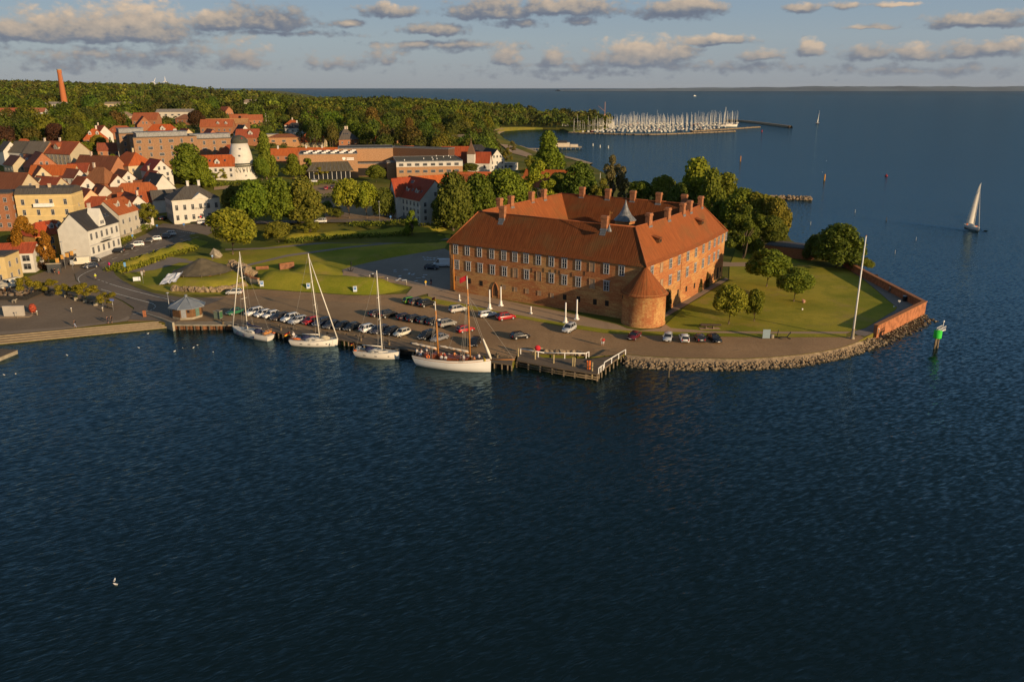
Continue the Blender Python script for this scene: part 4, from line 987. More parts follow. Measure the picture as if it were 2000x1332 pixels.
H_(66, 348, 4.6, 4.2, 8, 8, -25, 'gable', GRY, SLT, 'f21n r21n', label='grey dormered cottage behind the big yellow house')
H_(3, 344, 4.4, 3.6, 8, 7, 5, 'gable', W_, (.46, .11, .035), 'f21n', label='white cottage with orange roof cut by the left edge')
H_(127, 277, 8.6, 5.4, 21, 12, -26, 'gable', (.40, .34, .24), (.36, .095, .04), 'f73t', chim=[(-.35, 0)], dorm=[(-.15, -.7, 3.6)], label='tall apartment house with bare beige end wall and red brown roof')
H_(78, 277, 7.5, 5.5, 15, 10, -26, 'gable', BRK, (.20, .17, .13), 'f52t', chim=[(.5, 0)], brick=True, label='brick house with grey slate roof left of the bare beige end wall')
H_(76, 298, 5., 6.6, 11, 12.5, -46, 'gable', (.42, .17, .09), DKR, 'r11n R2', brick=True, label='red brick house with a broad triangular gable and white windows')
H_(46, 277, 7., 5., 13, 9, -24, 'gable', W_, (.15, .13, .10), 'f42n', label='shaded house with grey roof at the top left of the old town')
H_(14, 277, 7.2, 4.4, 8, 8, -40, 'gable', W_, SLT, 'r12t R1', label='narrow white house with pointed grey roof at the left edge')
H_(46, 271.5, 5., 4., 11, 8, 0, 'hip', BRK, (.42, .11, .04), 'f31n', label='house with small red hipped roof before the dark hedge')
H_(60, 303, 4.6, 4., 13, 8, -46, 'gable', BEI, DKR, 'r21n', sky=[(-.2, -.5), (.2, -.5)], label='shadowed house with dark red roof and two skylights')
H_(30, 305, 4.2, 4., 12, 8, -40, 'gable', BEI, (.13, .06, .045), 'r11n f31n', label='low dark roofed house at the far left of the old town')
H_(153, 320, 4., 3.6, 10, 7, 0, 'gable', GRY, RED, 'f31n', label='low grey house with red roof below the bare beige end wall')
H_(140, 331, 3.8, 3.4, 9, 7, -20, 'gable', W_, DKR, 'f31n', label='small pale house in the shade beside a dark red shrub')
H_(283, 353, 3.8, 3., 9, 6, 20, 'gable', CRM, BRN, 'f31n', label='low cream building with a dull flat pitched roof beside the black gable')
H_(183, 252, 6.4, 5.4, 13, 11, 30, 'hip', BRK, (.50, .12, .035), 'f32t l22n', brick=True, dorm=[(-.4, -.6, 1.6), (.2, -.6, 1.6)], chim=[(.2, 0)], trim=W_, label='orange roofed brick villa with white windows on the hillside')
H_(196, 246, 6., 5., 11, 9, -40, 'gable', W_, (.36, .09, .04), 'r21n', chim=[(-.6, 0)], label='red roofed villa partly behind the orange roofed brick villa')
H_(212, 280, 4., 3.6, 11, 8, 20, 'gable', BRK, (.30, .085, .045), 'f31n', label='low brick house in the trees left of the brown apartments')

# brown apartment blocks
def flats(px, py, w, d, label, setback=True):
    h = house(label, (px, py), 14., .3, w, d, 33, 'flat', (.34, .20, .115), SLT, '', brick=True, cat='apartment block', name='apartment_block', group='brown apartment blocks', base=-8)
    X, Y = w / 2, d / 2
    if setback:
        b = MB(); b.box((-1, .5, 15.3), (w * .8, d * .7, 2.2)); b.box((-1, .5, 16.5), (w * .84, d * .76, .25)); mk('penthouse', b, M_LEAD, h)
    nf = max(3, int(w / 4.6))
    for j in range(4):
        for i in range(nf): link('window', WIN['t' if (i + j) % 3 else 'w'], h, ((i + .5) / nf * w - X, -Y - .02, 2.2 + 3.3 * j))
        for i in range(2): link('window', WIN['s'], h, (-X - .02, -2.5 + 4 * i + (j % 2), 2.4 + 3.3 * j), -math.pi / 2)
    return h
flats(258, 259, 15, 13, 'leftmost brown brick apartment block with grey roof storey')
f2 = flats(318, 266, 31, 13, 'middle brown brick apartment block with a long lit front and balconies')
flats(412, 269.5, 26, 12, 'rightmost brown brick apartment block half hidden by the mill', True)
for j in range(3):
    b = MB(); b.box((10, -7.5, 2.4 + 3.3 * j), (4.6, 2., .16)); b.tube([(7.8, -8.4, 3.5 + 3.3 * j), (12.2, -8.4, 3.5 + 3.3 * j)], .06, 6)
    for k in range(9): b.tube([(7.8 + .55 * k, -8.4, 2.4 + 3.3 * j), (7.8 + .55 * k, -8.4, 3.5 + 3.3 * j)], .035, 4)
    mk('balcony', b, M_METAL, f2)

# the mill
mp = T(474, 347); mill = thing('windmill', 'white round windmill without sails, with a gallery and dark cap', 'windmill', mp)
b = MB(); b.lathe([(6.6, -2), (6.4, 2), (5.9, 7.2), (5.5, 7.6), (4.6, 14), (3.4, 19.6)], 40); mk('tower', b, M_WALL, mill, color=(.60, .57, .51))
b = MB(); b.lathe([(3.6, 19.3), (3.65, 20), (3.4, 21.4), (2.5, 22.7), (1.1, 23.5), (.05, 23.8)], 28); b.box((2.6, -.8, 21.4), (1.6, .5, .6)); cp = mk('cap', b, simple('dark_shingle', (.075, .075, .055), .35, 2.), mill)
b = MB(); b.box((2.0, -2.2, 21.6), (.5, .5, 1.6)); mk('cap_beam', b, simple('red_paint', (.35, .04, .04), .2), cp)
b = MB(); b.lathe([(5.6, 7.15), (7.8, 7.15), (7.8, 7.4), (5.6, 7.4)], 32, smooth=False)
for k in range(28):
    q = k * 2 * math.pi / 28; c, s = math.cos(q), math.sin(q)
    b.tube([(7.6 * c, 7.6 * s, 7.1), (6.2 * c, 6.2 * s, 3.4)], .11, 5); b.tube([(7.7 * c, 7.7 * s, 7.3), (7.7 * c, 7.7 * s, 8.4)], .05, 4)
b.lathe([(7.75, 8.35), (7.75, 8.5), (7.65, 8.5)], 32); mk('gallery', b, simple('green_grey_timber', (.16, .17, .13), .3), mill)
for (q, z) in ((-1.1, 4.6), (-1.0, 1.6), (-1.35, 12.6), (-1.25, 16.3)):
    rr = np.interp(z, [0, 7.2, 7.6, 14, 19.6], [6.5, 5.9, 5.5, 4.6, 3.4]) + .02
    link('window', WIN['s'], mill, (rr * math.cos(q), rr * math.sin(q), z), q + math.pi / 2)
H_(421, 304, 6.2, 5., 18, 10, 12, 'gable', W_, (.46, .11, .03), 'f52n', dorm=[(.1, -.8, 2.4)], sky=[(-.3, -.5), (.5, -.5)], label='white mill house with orange roof and a tall white dormer')
H_(446, 283, 9.5, 4.2, 12, 11, 12, 'hip', W_, (.38, .09, .035), 'f32n', label='white house with dark eaves rising directly left of the mill')

mill.scale = (1.14, 1.14, .89)
# hillside houses
for (px, py, e, r, w, d, a, ty, wc, rc, wn, kw, lab) in [
    (235, 246, 4.5, 4., 17, 9, 8, 'hip', BRK, (.40, .12, .05), 'f41n', {}, 'low orange roofed house just above the leftmost brown apartment block'),
    (279, 228, 5.4, 6., 11, 11, -58, 'gable', BRK, (.38, .10, .05), 'R2 r21n', dict(brick=True), 'brick gabled house with white roof edges on the upper hillside'),
    (285, 221, 6., 5., 20, 10, 0, 'gable', BRK, (.36, .11, .05), 'f51n', dict(brick=True), 'long brick roof behind the white edged brick gable on the hillside'),
    (242, 219, 5, 3.4, 16, 10, 20, 'hip', (.4, .3, .2), (.30, .22, .16), 'f41n', {}, 'house with a pale brown pyramid roof in the hillside trees'),
    (316, 243, 5., 5.4, 16, 10, 0, 'half', W_, (.50, .11, .03), 'f31n', dict(dorm=[(.2, -.7, 3.2)]), 'white house with bright orange roof and arched dormer'),
    (361, 252, 4.6, 5., 14, 10, -50, 'gable', CRM, (.33, .085, .04), 'R1 r21n', {}, 'cream gabled house with red brown roof above the brown apartments'),
    (410, 253, 4.8, 5.6, 12, 10.5, -52, 'gable', (.42, .17, .09), (.30, .09, .05), 'R2 r21n', dict(brick=True), 'brick gabled house with white edges above the rightmost apartment block'),
    (440, 232.5, 6., 3.4, 36, 11, 6, 'gable', BRK, (.52, .27, .11), 'f82n', dict(brick=True), 'long sunlit brick row with pale orange roof below the woods'),
    (424, 234, 6., 5., 24, 11, 6, 'gable', BRK, (.42, .12, .05), 'f61n', dict(brick=True, dorm=[(.1, -.7, 1.8), (.6, -.7, 1.8)], trim=W_), 'long row with dull orange roof and white dormers beside a copper beech'),
    (472, 245, 4.6, 5.4, 11, 9, -48, 'gable', W_, DRK, 'R2 r21n', {}, 'white gabled house with blue black roof behind the mill'),
    (484, 253, 5., 5., 15, 10, 4, 'gable', BRK, (.36, .09, .045), 'f31n', dict(dorm=[(.3, -.7, 3.)], trim=W_, brick=True), 'red roofed brick house with white dormer right behind the mill'),
    (578, 240, 5.4, 4., 17, 10, 4, 'hip', W_, DRK, 'f41n', dict(chim=[(.1, 0)], chc=W_), 'long white house with black roof at the foot of the woods'),
    (571, 234.5, 6.5, 4., 12, 9, 0, 'hip', W_, (.46, .12, .04), 'f31n', dict(chim=[(0, 0)]), 'orange roofed white house peeking over the long white house'),
    (610, 236.5, 4.6, 6.4, 16, 12, 0, 'half', W_, DRK, 'f31n', dict(dorm=[(-.1, -.8, 5.)], chim=[(.0, 0), (.5, 0)], chc=W_), 'white house with black half hipped roof and broad white gable before the woods'),
    (642, 245, 5.6, 6., 9, 9, -45, 'hip', (.55, .32, .16), (.50, .13, .035), 'r21n', dict(chim=[(0, 0)]), 'small house with pointed orange roof at the foot of the woods'),
    (612, 261, 4., 5.6, 16, 11, -8, 'half', CRM, (.50, .12, .03), 'f31n r21n', dict(dorm=[(.05, -.75, 3.4)]), 'cream house with bright orange roof and one cream dormer behind the school'),
    (674, 252, 5.5, 7.2, 15, 13, 30, 'hip', BRK, (.12, .105, .095), 'f31n l21n', dict(brick=True, chim=[(0, 0), (.2, 0)], sky=[(-.3, -.5), (-.1, -.5), (.1, -.5)]), 'brick house with steep grey hipped roof and three skylights'),
    (748, 262, 5., 4.6, 15, 10, -8, 'hip', (.60, .36, .17), (.52, .12, .03), 'f41n', {}, 'peach house with bright orange hipped roof before the woods'),
    (555, 262, 5.6, 2.2, 22, 12, 10, 'hip', (.48, .26, .13), (.30, .11, .05), 'f31w', dict(brick=True), 'long flat brick house with brown roof and a balcony behind the school'),
    (520, 262, 5., .3, 16, 10, 10, 'flat', BEI, (.3, .3, .3), 'f31w', {}, 'pale flat roofed house in trees right of the mill'),
    (618, 289.5, 4., 4., 36, 9, 4, 'gable', BRK, (.50, .12, .03), 'f61n', dict(chim=[(-.35, 0), (.2, 0)], chc=W_), 'long orange ridge with two white chimneys just behind the school'),
    (552, 291, 4., 3.6, 18, 8, 4, 'gable', BRK, (.50, .13, .035), 'f41n', dict(chim=[(-.3, 0)], chc=W_), 'shorter orange ridge with one white chimney at the school roof left end'),
    (703, 290, 4., 3.4, 18, 8, 4, 'gable', BRK, (.44, .14, .05), 'f41n', dict(chim=[(0, 0)]), 'low orange ridge with one brick chimney behind the school'),
    (853, 264, 6., 3., 64, 12, 6, 'gable', (.45, .25, .13), (.18, .15, .10), 'f91w', dict(brick=True), 'very long low brick building with grey green roof under the woods'),
    (905, 270, 5.5, 6., 16, 10, -40, 'gable', (.55, .33, .2), DRK, 'r31t R1', dict(trim=W_), 'house with black roof and a curved red gable near the bay'),
    (899, 271, 4.5, 4.4, 14, 9, -30, 'gable', (.6, .36, .2), (.46, .12, .05), 'r31t', {}, 'lit orange brick wing beside the curved red gable'),
    (838, 268, 5., 5., 9, 9, -45, 'gable', (.42, .17, .09), DRK, 'r21n R1', dict(brick=True), 'brick house with black roof before the very long building'),
    (803, 271, 6., 3., 8, 7, -40, 'gable', W_, SLT, 'r11n R1', {}, 'small white gabled house at the left end of the very long building'),
    (820, 286, 4.5, 4.6, 12, 9, -48, 'gable', CRM, DRK, 'r21n R1', dict(sky=[(0, -.5)]), 'cream gabled house with dark roof above the long school block'),
    (800, 286, 4., 3.4, 12, 8, 4, 'gable', BRK, (.44, .13, .05), 'f31n', {}, 'small low orange roof left of the cream gabled house'),
    (891, 287, 6., 6.5, 18, 13, -6, 'gable', W_, (.40, .085, .03), 'f31n', dict(dorm=[(-.3, -.75, 4.4)], trim=W_), 'big red roofed house with a pointed white dormer'),
    (930, 283, 7., 5.5, 20, 13, 10, 'hip', W_, DRK, 'f41n', dict(sky=[(0, -.4)]), 'broad black roofed house behind the church spire'),
    (960, 291, 7., 6., 14, 11, -58, 'gable', W_, DRK, 'R3 r32n', {}, 'half timbered white gabled house with black roof near the bay'),
    (985, 318, 4., .3, 16, 8, -20, 'flat', W_, (.45, .42, .38), 'f41w', {}, 'low white flat roofed building below the half timbered house'),
    (60, 212, 5., 3.4, 26, 12, 10, 'gable', W_, (.40, .15, .08), 'f51w', {}, 'orange roofed hall by the foot of the tall chimney'),
    (10, 212, 5., 3.6, 26, 12, 10, 'gable', BEI, (.42, .13, .06), 'f51n', {}, 'orange roofed row at the far left hillside'),
    (95, 200, 5., 2.4, 40, 14, 6, 'gable', (.5, .45, .36), (.36, .32, .26), 'f61w', {}, 'long pale grey hall left of the tall chimney'),
    (232, 200, 5., 2., 30, 14, 6, 'gable', (.5, .4, .26), (.38, .31, .20), 'f61w', {}, 'pale sandy roofed hall deep in the woods'),
    (345, 214, 6., 2.4, 36, 14, 10, 'gable', (.5, .45, .38), (.34, .31, .27), 'f61w', {}, 'pale grey sheds among the hillside trees'),
    (367, 224, 5., 3.4, 20, 10, -20, 'hip', BRK, (.34, .15, .08), 'f41n', {}, 'brown roofed house below the pale grey sheds'),
    (440, 209, 5., 5., 14, 10, -40, 'gable', BRK, (.40, .12, .06), 'r21n', {}, 'lone orange roofed house high in the hillside woods'),
    (466, 224, 4.5, 4., 16, 10, 10, 'gable', BRK, (.44, .14, .06), 'f41n', {}, 'orange roof left of two bare flagpoles on the hillside'),
    (492, 225, 4.5, 4., 18, 10, 10, 'gable', BRK, (.44, .14, .06), 'f41n', {}, 'orange roof right below the dark conifers on the hillside'),
    (490, 195, 5., 4., 18, 10, 10, 'gable', W_, (.30, .24, .2), 'f41n', {}, 'white house deep in the woods on the skyline slope'),
    (562, 196, 5., 4., 16, 10, 10, 'gable', W_, (.45, .12, .06), 'f31n', {}, 'white house with red roof alone on the wooded slope'),
    (512, 194, 5., 5., 12, 10, -45, 'gable', W_, (.35, .2, .12), 'R1 r21n', {}, 'white gable deep in the woods left of the red roofed one'),
    (1075, 333, 7., 5.6, 26, 13, -24, 'gable', W_, (.50, .125, .03), 'f62n r32n', {}, 'white house with orange roof behind the tall trees left of the bay'),
    (985, 346, 6.5, 3.6, 44, 12, -18, 'gable', W_, (.46, .12, .035), 'f82n', {}, 'long white wing with low orange roof hidden by the dark trees'),
    (940, 337, 4.6, 3.2, 30, 9, 0, 'gable', W_, (.48, .12, .035), 'f61n', {}, 'low orange ridge seen over the dark tree tops right of the school')]:
    house(lab, (px, py), e, r, w, d, a, ty, wc, rc, wn, **kw)

# church
cp_ = T(930, 322, 0); ch = house('white church hall with red roof beside its own spire', (930, 298), 5., 6., 18, 10, -8, 'gable', W_, (.36, .075, .03), 'f31t', cat='church', name='church')
b = MB(); b.box((-2., -5.6, 4.), (4.4, 4.4, 13)); t_ = mk('tower', b, M_WALL, ch, color=W_)
b = MB(); b.box((-2., -5.6, 14.2), (4.9, 4.9, 7.5), top=(.02, .02)); b.box((-2., -5.6, 17), (1.1, 1.1, 6), top=(.1, .1)); mk('spire', b, simple('copper_brown_spire', (.16, .09, .055), .2), t_)

# white hotel below the school
ht = house('white hotel with dark red roof, skylights and a lit white gable', (824, 349), 8.6, 7., 20, 14, -54, 'gable', W_, (.36, .06, .028), 'f73n r33n R1', cat='hotel', name='hotel', sky=[(-.5, -.25), (-.38, -.25), (-.75, -.62), (-.62, -.62), (.0, -.62), (.25, -.62), (.33, -.62), (.7, -.62)], dorm=[(-.3, -.72, 1.8), (.45, -.72, 1.8)], trim=W_)
house('orange roofed rear wing of the white hotel', (826, 345), 8., 6.6, 22, 11, 30, 'gable', W_, (.50, .125, .03), 'r33n', cat='hotel', name='hotel_wing')
house('white gabled side wing of the hotel with an open balcony', (786, 349), 8.6, 6.2, 9, 7, 30, 'gable', W_, (.38, .07, .03), 'l23n', cat='hotel', name='hotel_wing')

# the school
def block(px, py, w, d, h, ang, wc, rc, label, lip=.5, wins=(), brick=True, name='school_block', cat='school'):
    """flat block whose front left top corner is at a pixel"""
    p = T(px, py, h); a = R(ang); c = Vector((p.x, p.y, p.z)) + Vector((math.cos(a) * w / 2 - math.sin(a) * d / 2, math.sin(a) * w / 2 + math.cos(a) * d / 2, 0))
    t = thing(name, label, cat, c, a); b = MB(); b.box((0, 0, h / 2 - 3), (w, d, h + 6)); wl = mk('wall', b, M_HBRICK if brick else M_WALL, t, color=wc)
    b = MB(); b.box((0, 0, h + .1), (w - lip, d - lip, .25)); mk('roof', b, M_TILE, t, color=rc)
    b = MB()
    for x, y, sx, sy in ((0, -d / 2, w + .2, .35), (0, d / 2, w + .2, .35), (-w / 2, 0, .35, d - .4), (w / 2, 0, .35, d - .4)): b.box((x, y, h + .16), (sx, sy, .5))
    mk('parapet', b, M_LEAD, t)
    return t
SB = (.44, .255, .14)
sb = block(774, 317, 36, 33, 10., 11, SB, (.145, .13, .085), 'long brick school block with two window rows and a white top band')
b = MB(); b.box((0, -16.53, 8.6), (36.1, .1, 2.6)); mk('white_band', b, M_WALL, sb, color=W_)
for j, z in enumerate((8.5, 4.9, 1.4)):
    for i in range(8): link('window', WIN['w'], sb, (-15.4 + i * 4.3, -16.6, z))
b = MB()
rr = random.Random(2)
for i in range(9): x, y = rr.uniform(-15, 15), rr.uniform(-14, 14); b.tube([(x, y, 10.1), (x, y, 10.9)], .25, 6)
mk('roof_vent', b, M_WHITE, sb)
ha = block(584, 302.5, 31, 24, 12., 12, SB, (.06, .056, .05), 'school hall with dark flat roof and rows of white skylights')
b = MB()
for i in range(6):
    for j in range(3): b.box((-12 + i * 4.8 + j * 1.1, -8 + j * 7.5, 12.5), (2.3, 1.3, .7))
mk('skylight', b, M_WHITE, ha)

block(660, 291, 31, 22, 13.5, 10, SB, (.10, .09, .075), 'tallest brick school hall with a long dark right side')
block(757, 288.5, 40, 9, 12.5, -20, (.13, .075, .05), (.11, .10, .085), 'dark brown sloping side wing behind the long school block')
b = MB()
for x, z, w, h in ((8.2, 9.6, 1.7, 1.2), (8.2, 8.9, 1.0, .5), (11.6, 9.7, 4., .5), (11.6, 8.95, 4., .55)): b.box((x, -12.05, z), (w, .1, h))
mk('sign_lettering', b, M_WHITE, ha)
b_ = block(682, 320.5, 22, 20, 6.8, 8, SB, (.12, .11, .09), 'low brick school entrance wing with a dark open front')
b = MB(); b.box((0, -10.05, 2.2), (20, .1, 4.4)); mk('entrance_front', b, M_DARK, b_)
p = T(652, 349); t = thing('school_canteen', 'school canteen with a great sloping dark grey roof and glass front', 'school', p, R(10))
b = MB(); b.add([(-14, -5, 4.4), (11, -5, 4.4), (6, 9, 11.4), (-9, 9, 11.4), (-14, -5, 4.7), (11, -5, 4.7), (6, 9, 11.7), (-9, 9, 11.7)], [(3, 2, 1, 0), (4, 5, 6, 7), (0, 1, 5, 4), (1, 2, 6, 5), (2, 3, 7, 6), (3, 0, 4, 7)])
cr = mk('roof', b, M_TILE, t, color=(.13, .115, .08)); b = MB()
for i in range(11): b.tube([(-13 + i * 2.35, -5, 4.75), (-8.4 + i * 1.4, 8.9, 11.75)], .07, 5)
mk('roof_seams', b, M_LEAD, cr)
b = MB(); b.box((-2, 1.5, 2.1), (22, 10, 4.4)); mk('wall', b, M_GLASS, t)
b = MB()
for i in range(10): b.box((-12.6 + i * 2.4, -3.6, 2.2), (.18, .18, 4.4))
mk('post', b, M_WHITE, t)
block(756, 318.5, 6, 10, 9., 11, SB, (.14, .13, .10), 'narrow brick stair block at the left end of the long school block')

# tall brick chimney
p = T(127, 209); c = thing('brick_chimney', 'tall slender red brick factory chimney above the wooded hillside', 'chimney', p)
top = 0.
for k in range(400):
    if to_px((p.x, p.y, p.z + k * .25))[1] < 137.5: top = k * .25; break
wpx = (CP * p.y + 15) / FPX
b = MB(); b.lathe([(6.6 * wpx, -8), (6.0 * wpx, 0), (3.9 * wpx, top * .92), (4.2 * wpx, top * .93), (4.2 * wpx, top)], 24); mk('shaft', b, M_HBRICK, c, color=(.50, .17, .07))
b = MB(); b.tube([(4.8 * wpx, -1.5 * wpx, 0), (3.5 * wpx, -1.2 * wpx, top)], .25, 5); mk('ladder', b, M_METAL, c)
b = MB(); b.lathe([(4.3 * wpx, top), (4.3 * wpx, top + 1.2), (3.4 * wpx, top + 1.2)], 24); mk('rim', b, M_CONC, c)

# ---------------------------------------------------------------- trees
def crown_mesh(name, seed, kind, n=2600):
    """many leaf-clump faces spread through a lobed crown that fills a unit box: width 1, height 1, base at z=0"""
    r = random.Random(seed); lobes = []
    def add(x, y, z, s): lobes.append((Vector((x, y, z)), s))
    if kind == 'round':
        add(0, 0, .5, .30)
        for k in range(22):
            q = r.uniform(0, 6.28); el = r.uniform(-.55, 1.5); s = r.uniform(.10, .19)
            add(math.cos(q) * math.cos(el) * (.46 - s), math.sin(q) * math.cos(el) * (.46 - s), .48 + math.sin(el) * (.47 - s), s)
    elif kind == 'tall':
        for k in range(24):
            z = r.uniform(.06, .95); w = .40 * math.sin(min(1, z * 1.25 + .18) * math.pi) ** .6 * (1 if z < .7 else .85); q = r.uniform(0, 6.28); s = r.uniform(.08, .15)
            add(math.cos(q) * w * .75, math.sin(q) * w * .75, z, s)
        for k in range(5): add(0, 0, .2 + .15 * k, .2)
    elif kind == 'airy':
        for k in range(26):
            q = r.uniform(0, 6.28); z = r.uniform(.1, .95); w = .42 * math.sin(min(z * .8 + .28, 1) * math.pi) ** .7; s = r.uniform(.05, .13); d = r.uniform(.35, 1)
            add(math.cos(q) * w * d, math.sin(q) * w * d, z, s)
    elif kind == 'cone':
        for k in range(26):
            z = r.uniform(.03, .97); w = .42 * (1 - z) ** .8; q = r.uniform(0, 6.28); add(math.cos(q) * w * .8, math.sin(q) * w * .8, z, .05 + .10 * (1 - z))
    elif kind == 'flat':
        for k in range(16):
            q = r.uniform(0, 6.28); d = math.sqrt(r.random()) * .40; add(math.cos(q) * d, math.sin(q) * d, .45 + r.uniform(-.22, .25) - d * .3, r.uniform(.09, .16))
    elif kind == 'dome':
        for k in range(5): add(r.uniform(-.12, .12), r.uniform(-.12, .12), .3 + .05 * k, .26)
        for k in range(34):
            q = k * 2.4 + r.uniform(-.3, .3); el = math.asin(min(1, .02 + k / 34)); s = r.uniform(.10, .15)
            add(math.cos(q) * math.cos(el) * (.48 - s), math.sin(q) * math.cos(el) * (.48 - s), .14 + math.sin(el) * (.84 - s), s)
    elif kind == 'bush':
        for k in range(18):
            q = r.uniform(0, 6.28); d = math.sqrt(r.random()) * .38; add(math.cos(q) * d, math.sin(q) * d, r.uniform(.15, .85) * (1 - d * .9), r.uniform(.12, .2))
    tot = sum(s * s for _, s in lobes); b = MB()
    for c, s in lobes:
        m = int(n * s * s / tot) + 6
        for _ in range(m):
            dv = Vector((r.gauss(0, 1), r.gauss(0, 1), r.gauss(0, 1) + .25)).normalized()
            p = c + dv * s * r.uniform(.72, 1.12)
            nv = (dv + Vector((r.gauss(0, .5), r.gauss(0, .5), r.gauss(0, .5)))).normalized()
            u = nv.cross(Vector((r.gauss(0, 1), r.gauss(0, 1), r.gauss(0, 1)))).normalized(); w = nv.cross(u)
            k = .0195 * r.uniform(.6, 1.35) * (1.15 if kind != 'airy' else .85)
            b.add([p - u * k - w * k * .5, p + u * k * .3 - w * k, p + u * k, p + w * k, p - u * k * .6 + w * k * .7], [(0, 1, 2, 3, 4)])
    return b.mesh(name, M_LEAF)
CROWN = {}
for kd, cnt, nn in (('round', 3, 8000), ('tall', 2, 7600), ('airy', 3, 6600), ('cone', 1, 4000), ('flat', 2, 3400), ('bush', 2, 4200), ('dome', 2, 9000)):
    CROWN[kd] = [crown_mesh('crown', 100 * cnt + i + ord(kd[0]), kd, nn) for i in range(cnt)]
def trunk_mesh(seed, fork=False):
    r = random.Random(seed); b = MB()
    b.tube([(0, 0, -.08), (.004, 0, .02), (.012, .006, .35), (0, 0, .62)], [.034, .024, .019, .012], 8)
    for k in range(6):
        q = k * 1.05 + r.uniform(-.3, .3); z = .28 + .05 * k
        b.tube([(.008, .003, z - .06), (math.cos(q) * .07, math.sin(q) * .07, z + .08), (math.cos(q) * .17, math.sin(q) * .17, z + .26)], [.013, .009, .004], 6)
    if fork: b.tube([(0, 0, .0), (-.03, 0, .12), (-.07, .01, .42)], [.02, .016, .01], 7)
    return b.mesh('trunk', M_BARK)
TRUNK = [trunk_mesh(1), trunk_mesh(2), trunk_mesh(3, True)]
LIME, GRN, DGRN, OLV, YGRN, AUT, COP, GREY = (.165, .175, .020), (.115, .145, .017), (.078, .105, .016), (.140, .140, .022), (.190, .195, .022), (.190, .112, .014), (.055, .028, .018), (.115, .118, .050)
TREES = []
def tree(label, bx, by, ty, w, kind, col, clear=.16, group=None, var=None, name='tree', cat='tree', pos=None, h=None, fork=False):
    """base pixel, top pixel, crown width in pixels"""
    p = pos if pos is not None else T(bx, by); dep = (CP * p.y + SP * (HC - p.z)) / FPX
    if h is None:
        h = 0.
        d = ray(bx, ty); h = max(HC + d.z * p.y / d.y - p.z, 1.5)
    W = w * dep * {'tall': 1.3, 'airy': 1.15, 'cone': 1.15, 'round': 1.06}.get(kind, 1.); i = (var if var is not None else RND.randrange(9)); rz_ = RND.uniform(0, 6.28)
    t = thing(name, label, cat, p, rz_, group); TREES.append((p, W / 2))
    trm = TRUNK[2] if fork else TRUNK[i % 2]
    if clear > .02: link('trunk', trm, t, (0, 0, 0), 0, scale=(h * .9, h * .9, h * (.7 + .3 * clear)))
    c = CROWN[kind][i % len(CROWN[kind])]; k = .96
    link('crown', c, t, (0, 0, h * clear), 0, color=col, scale=(W, W * RND.uniform(.9, 1.08), h * (1 - clear)))
    return t
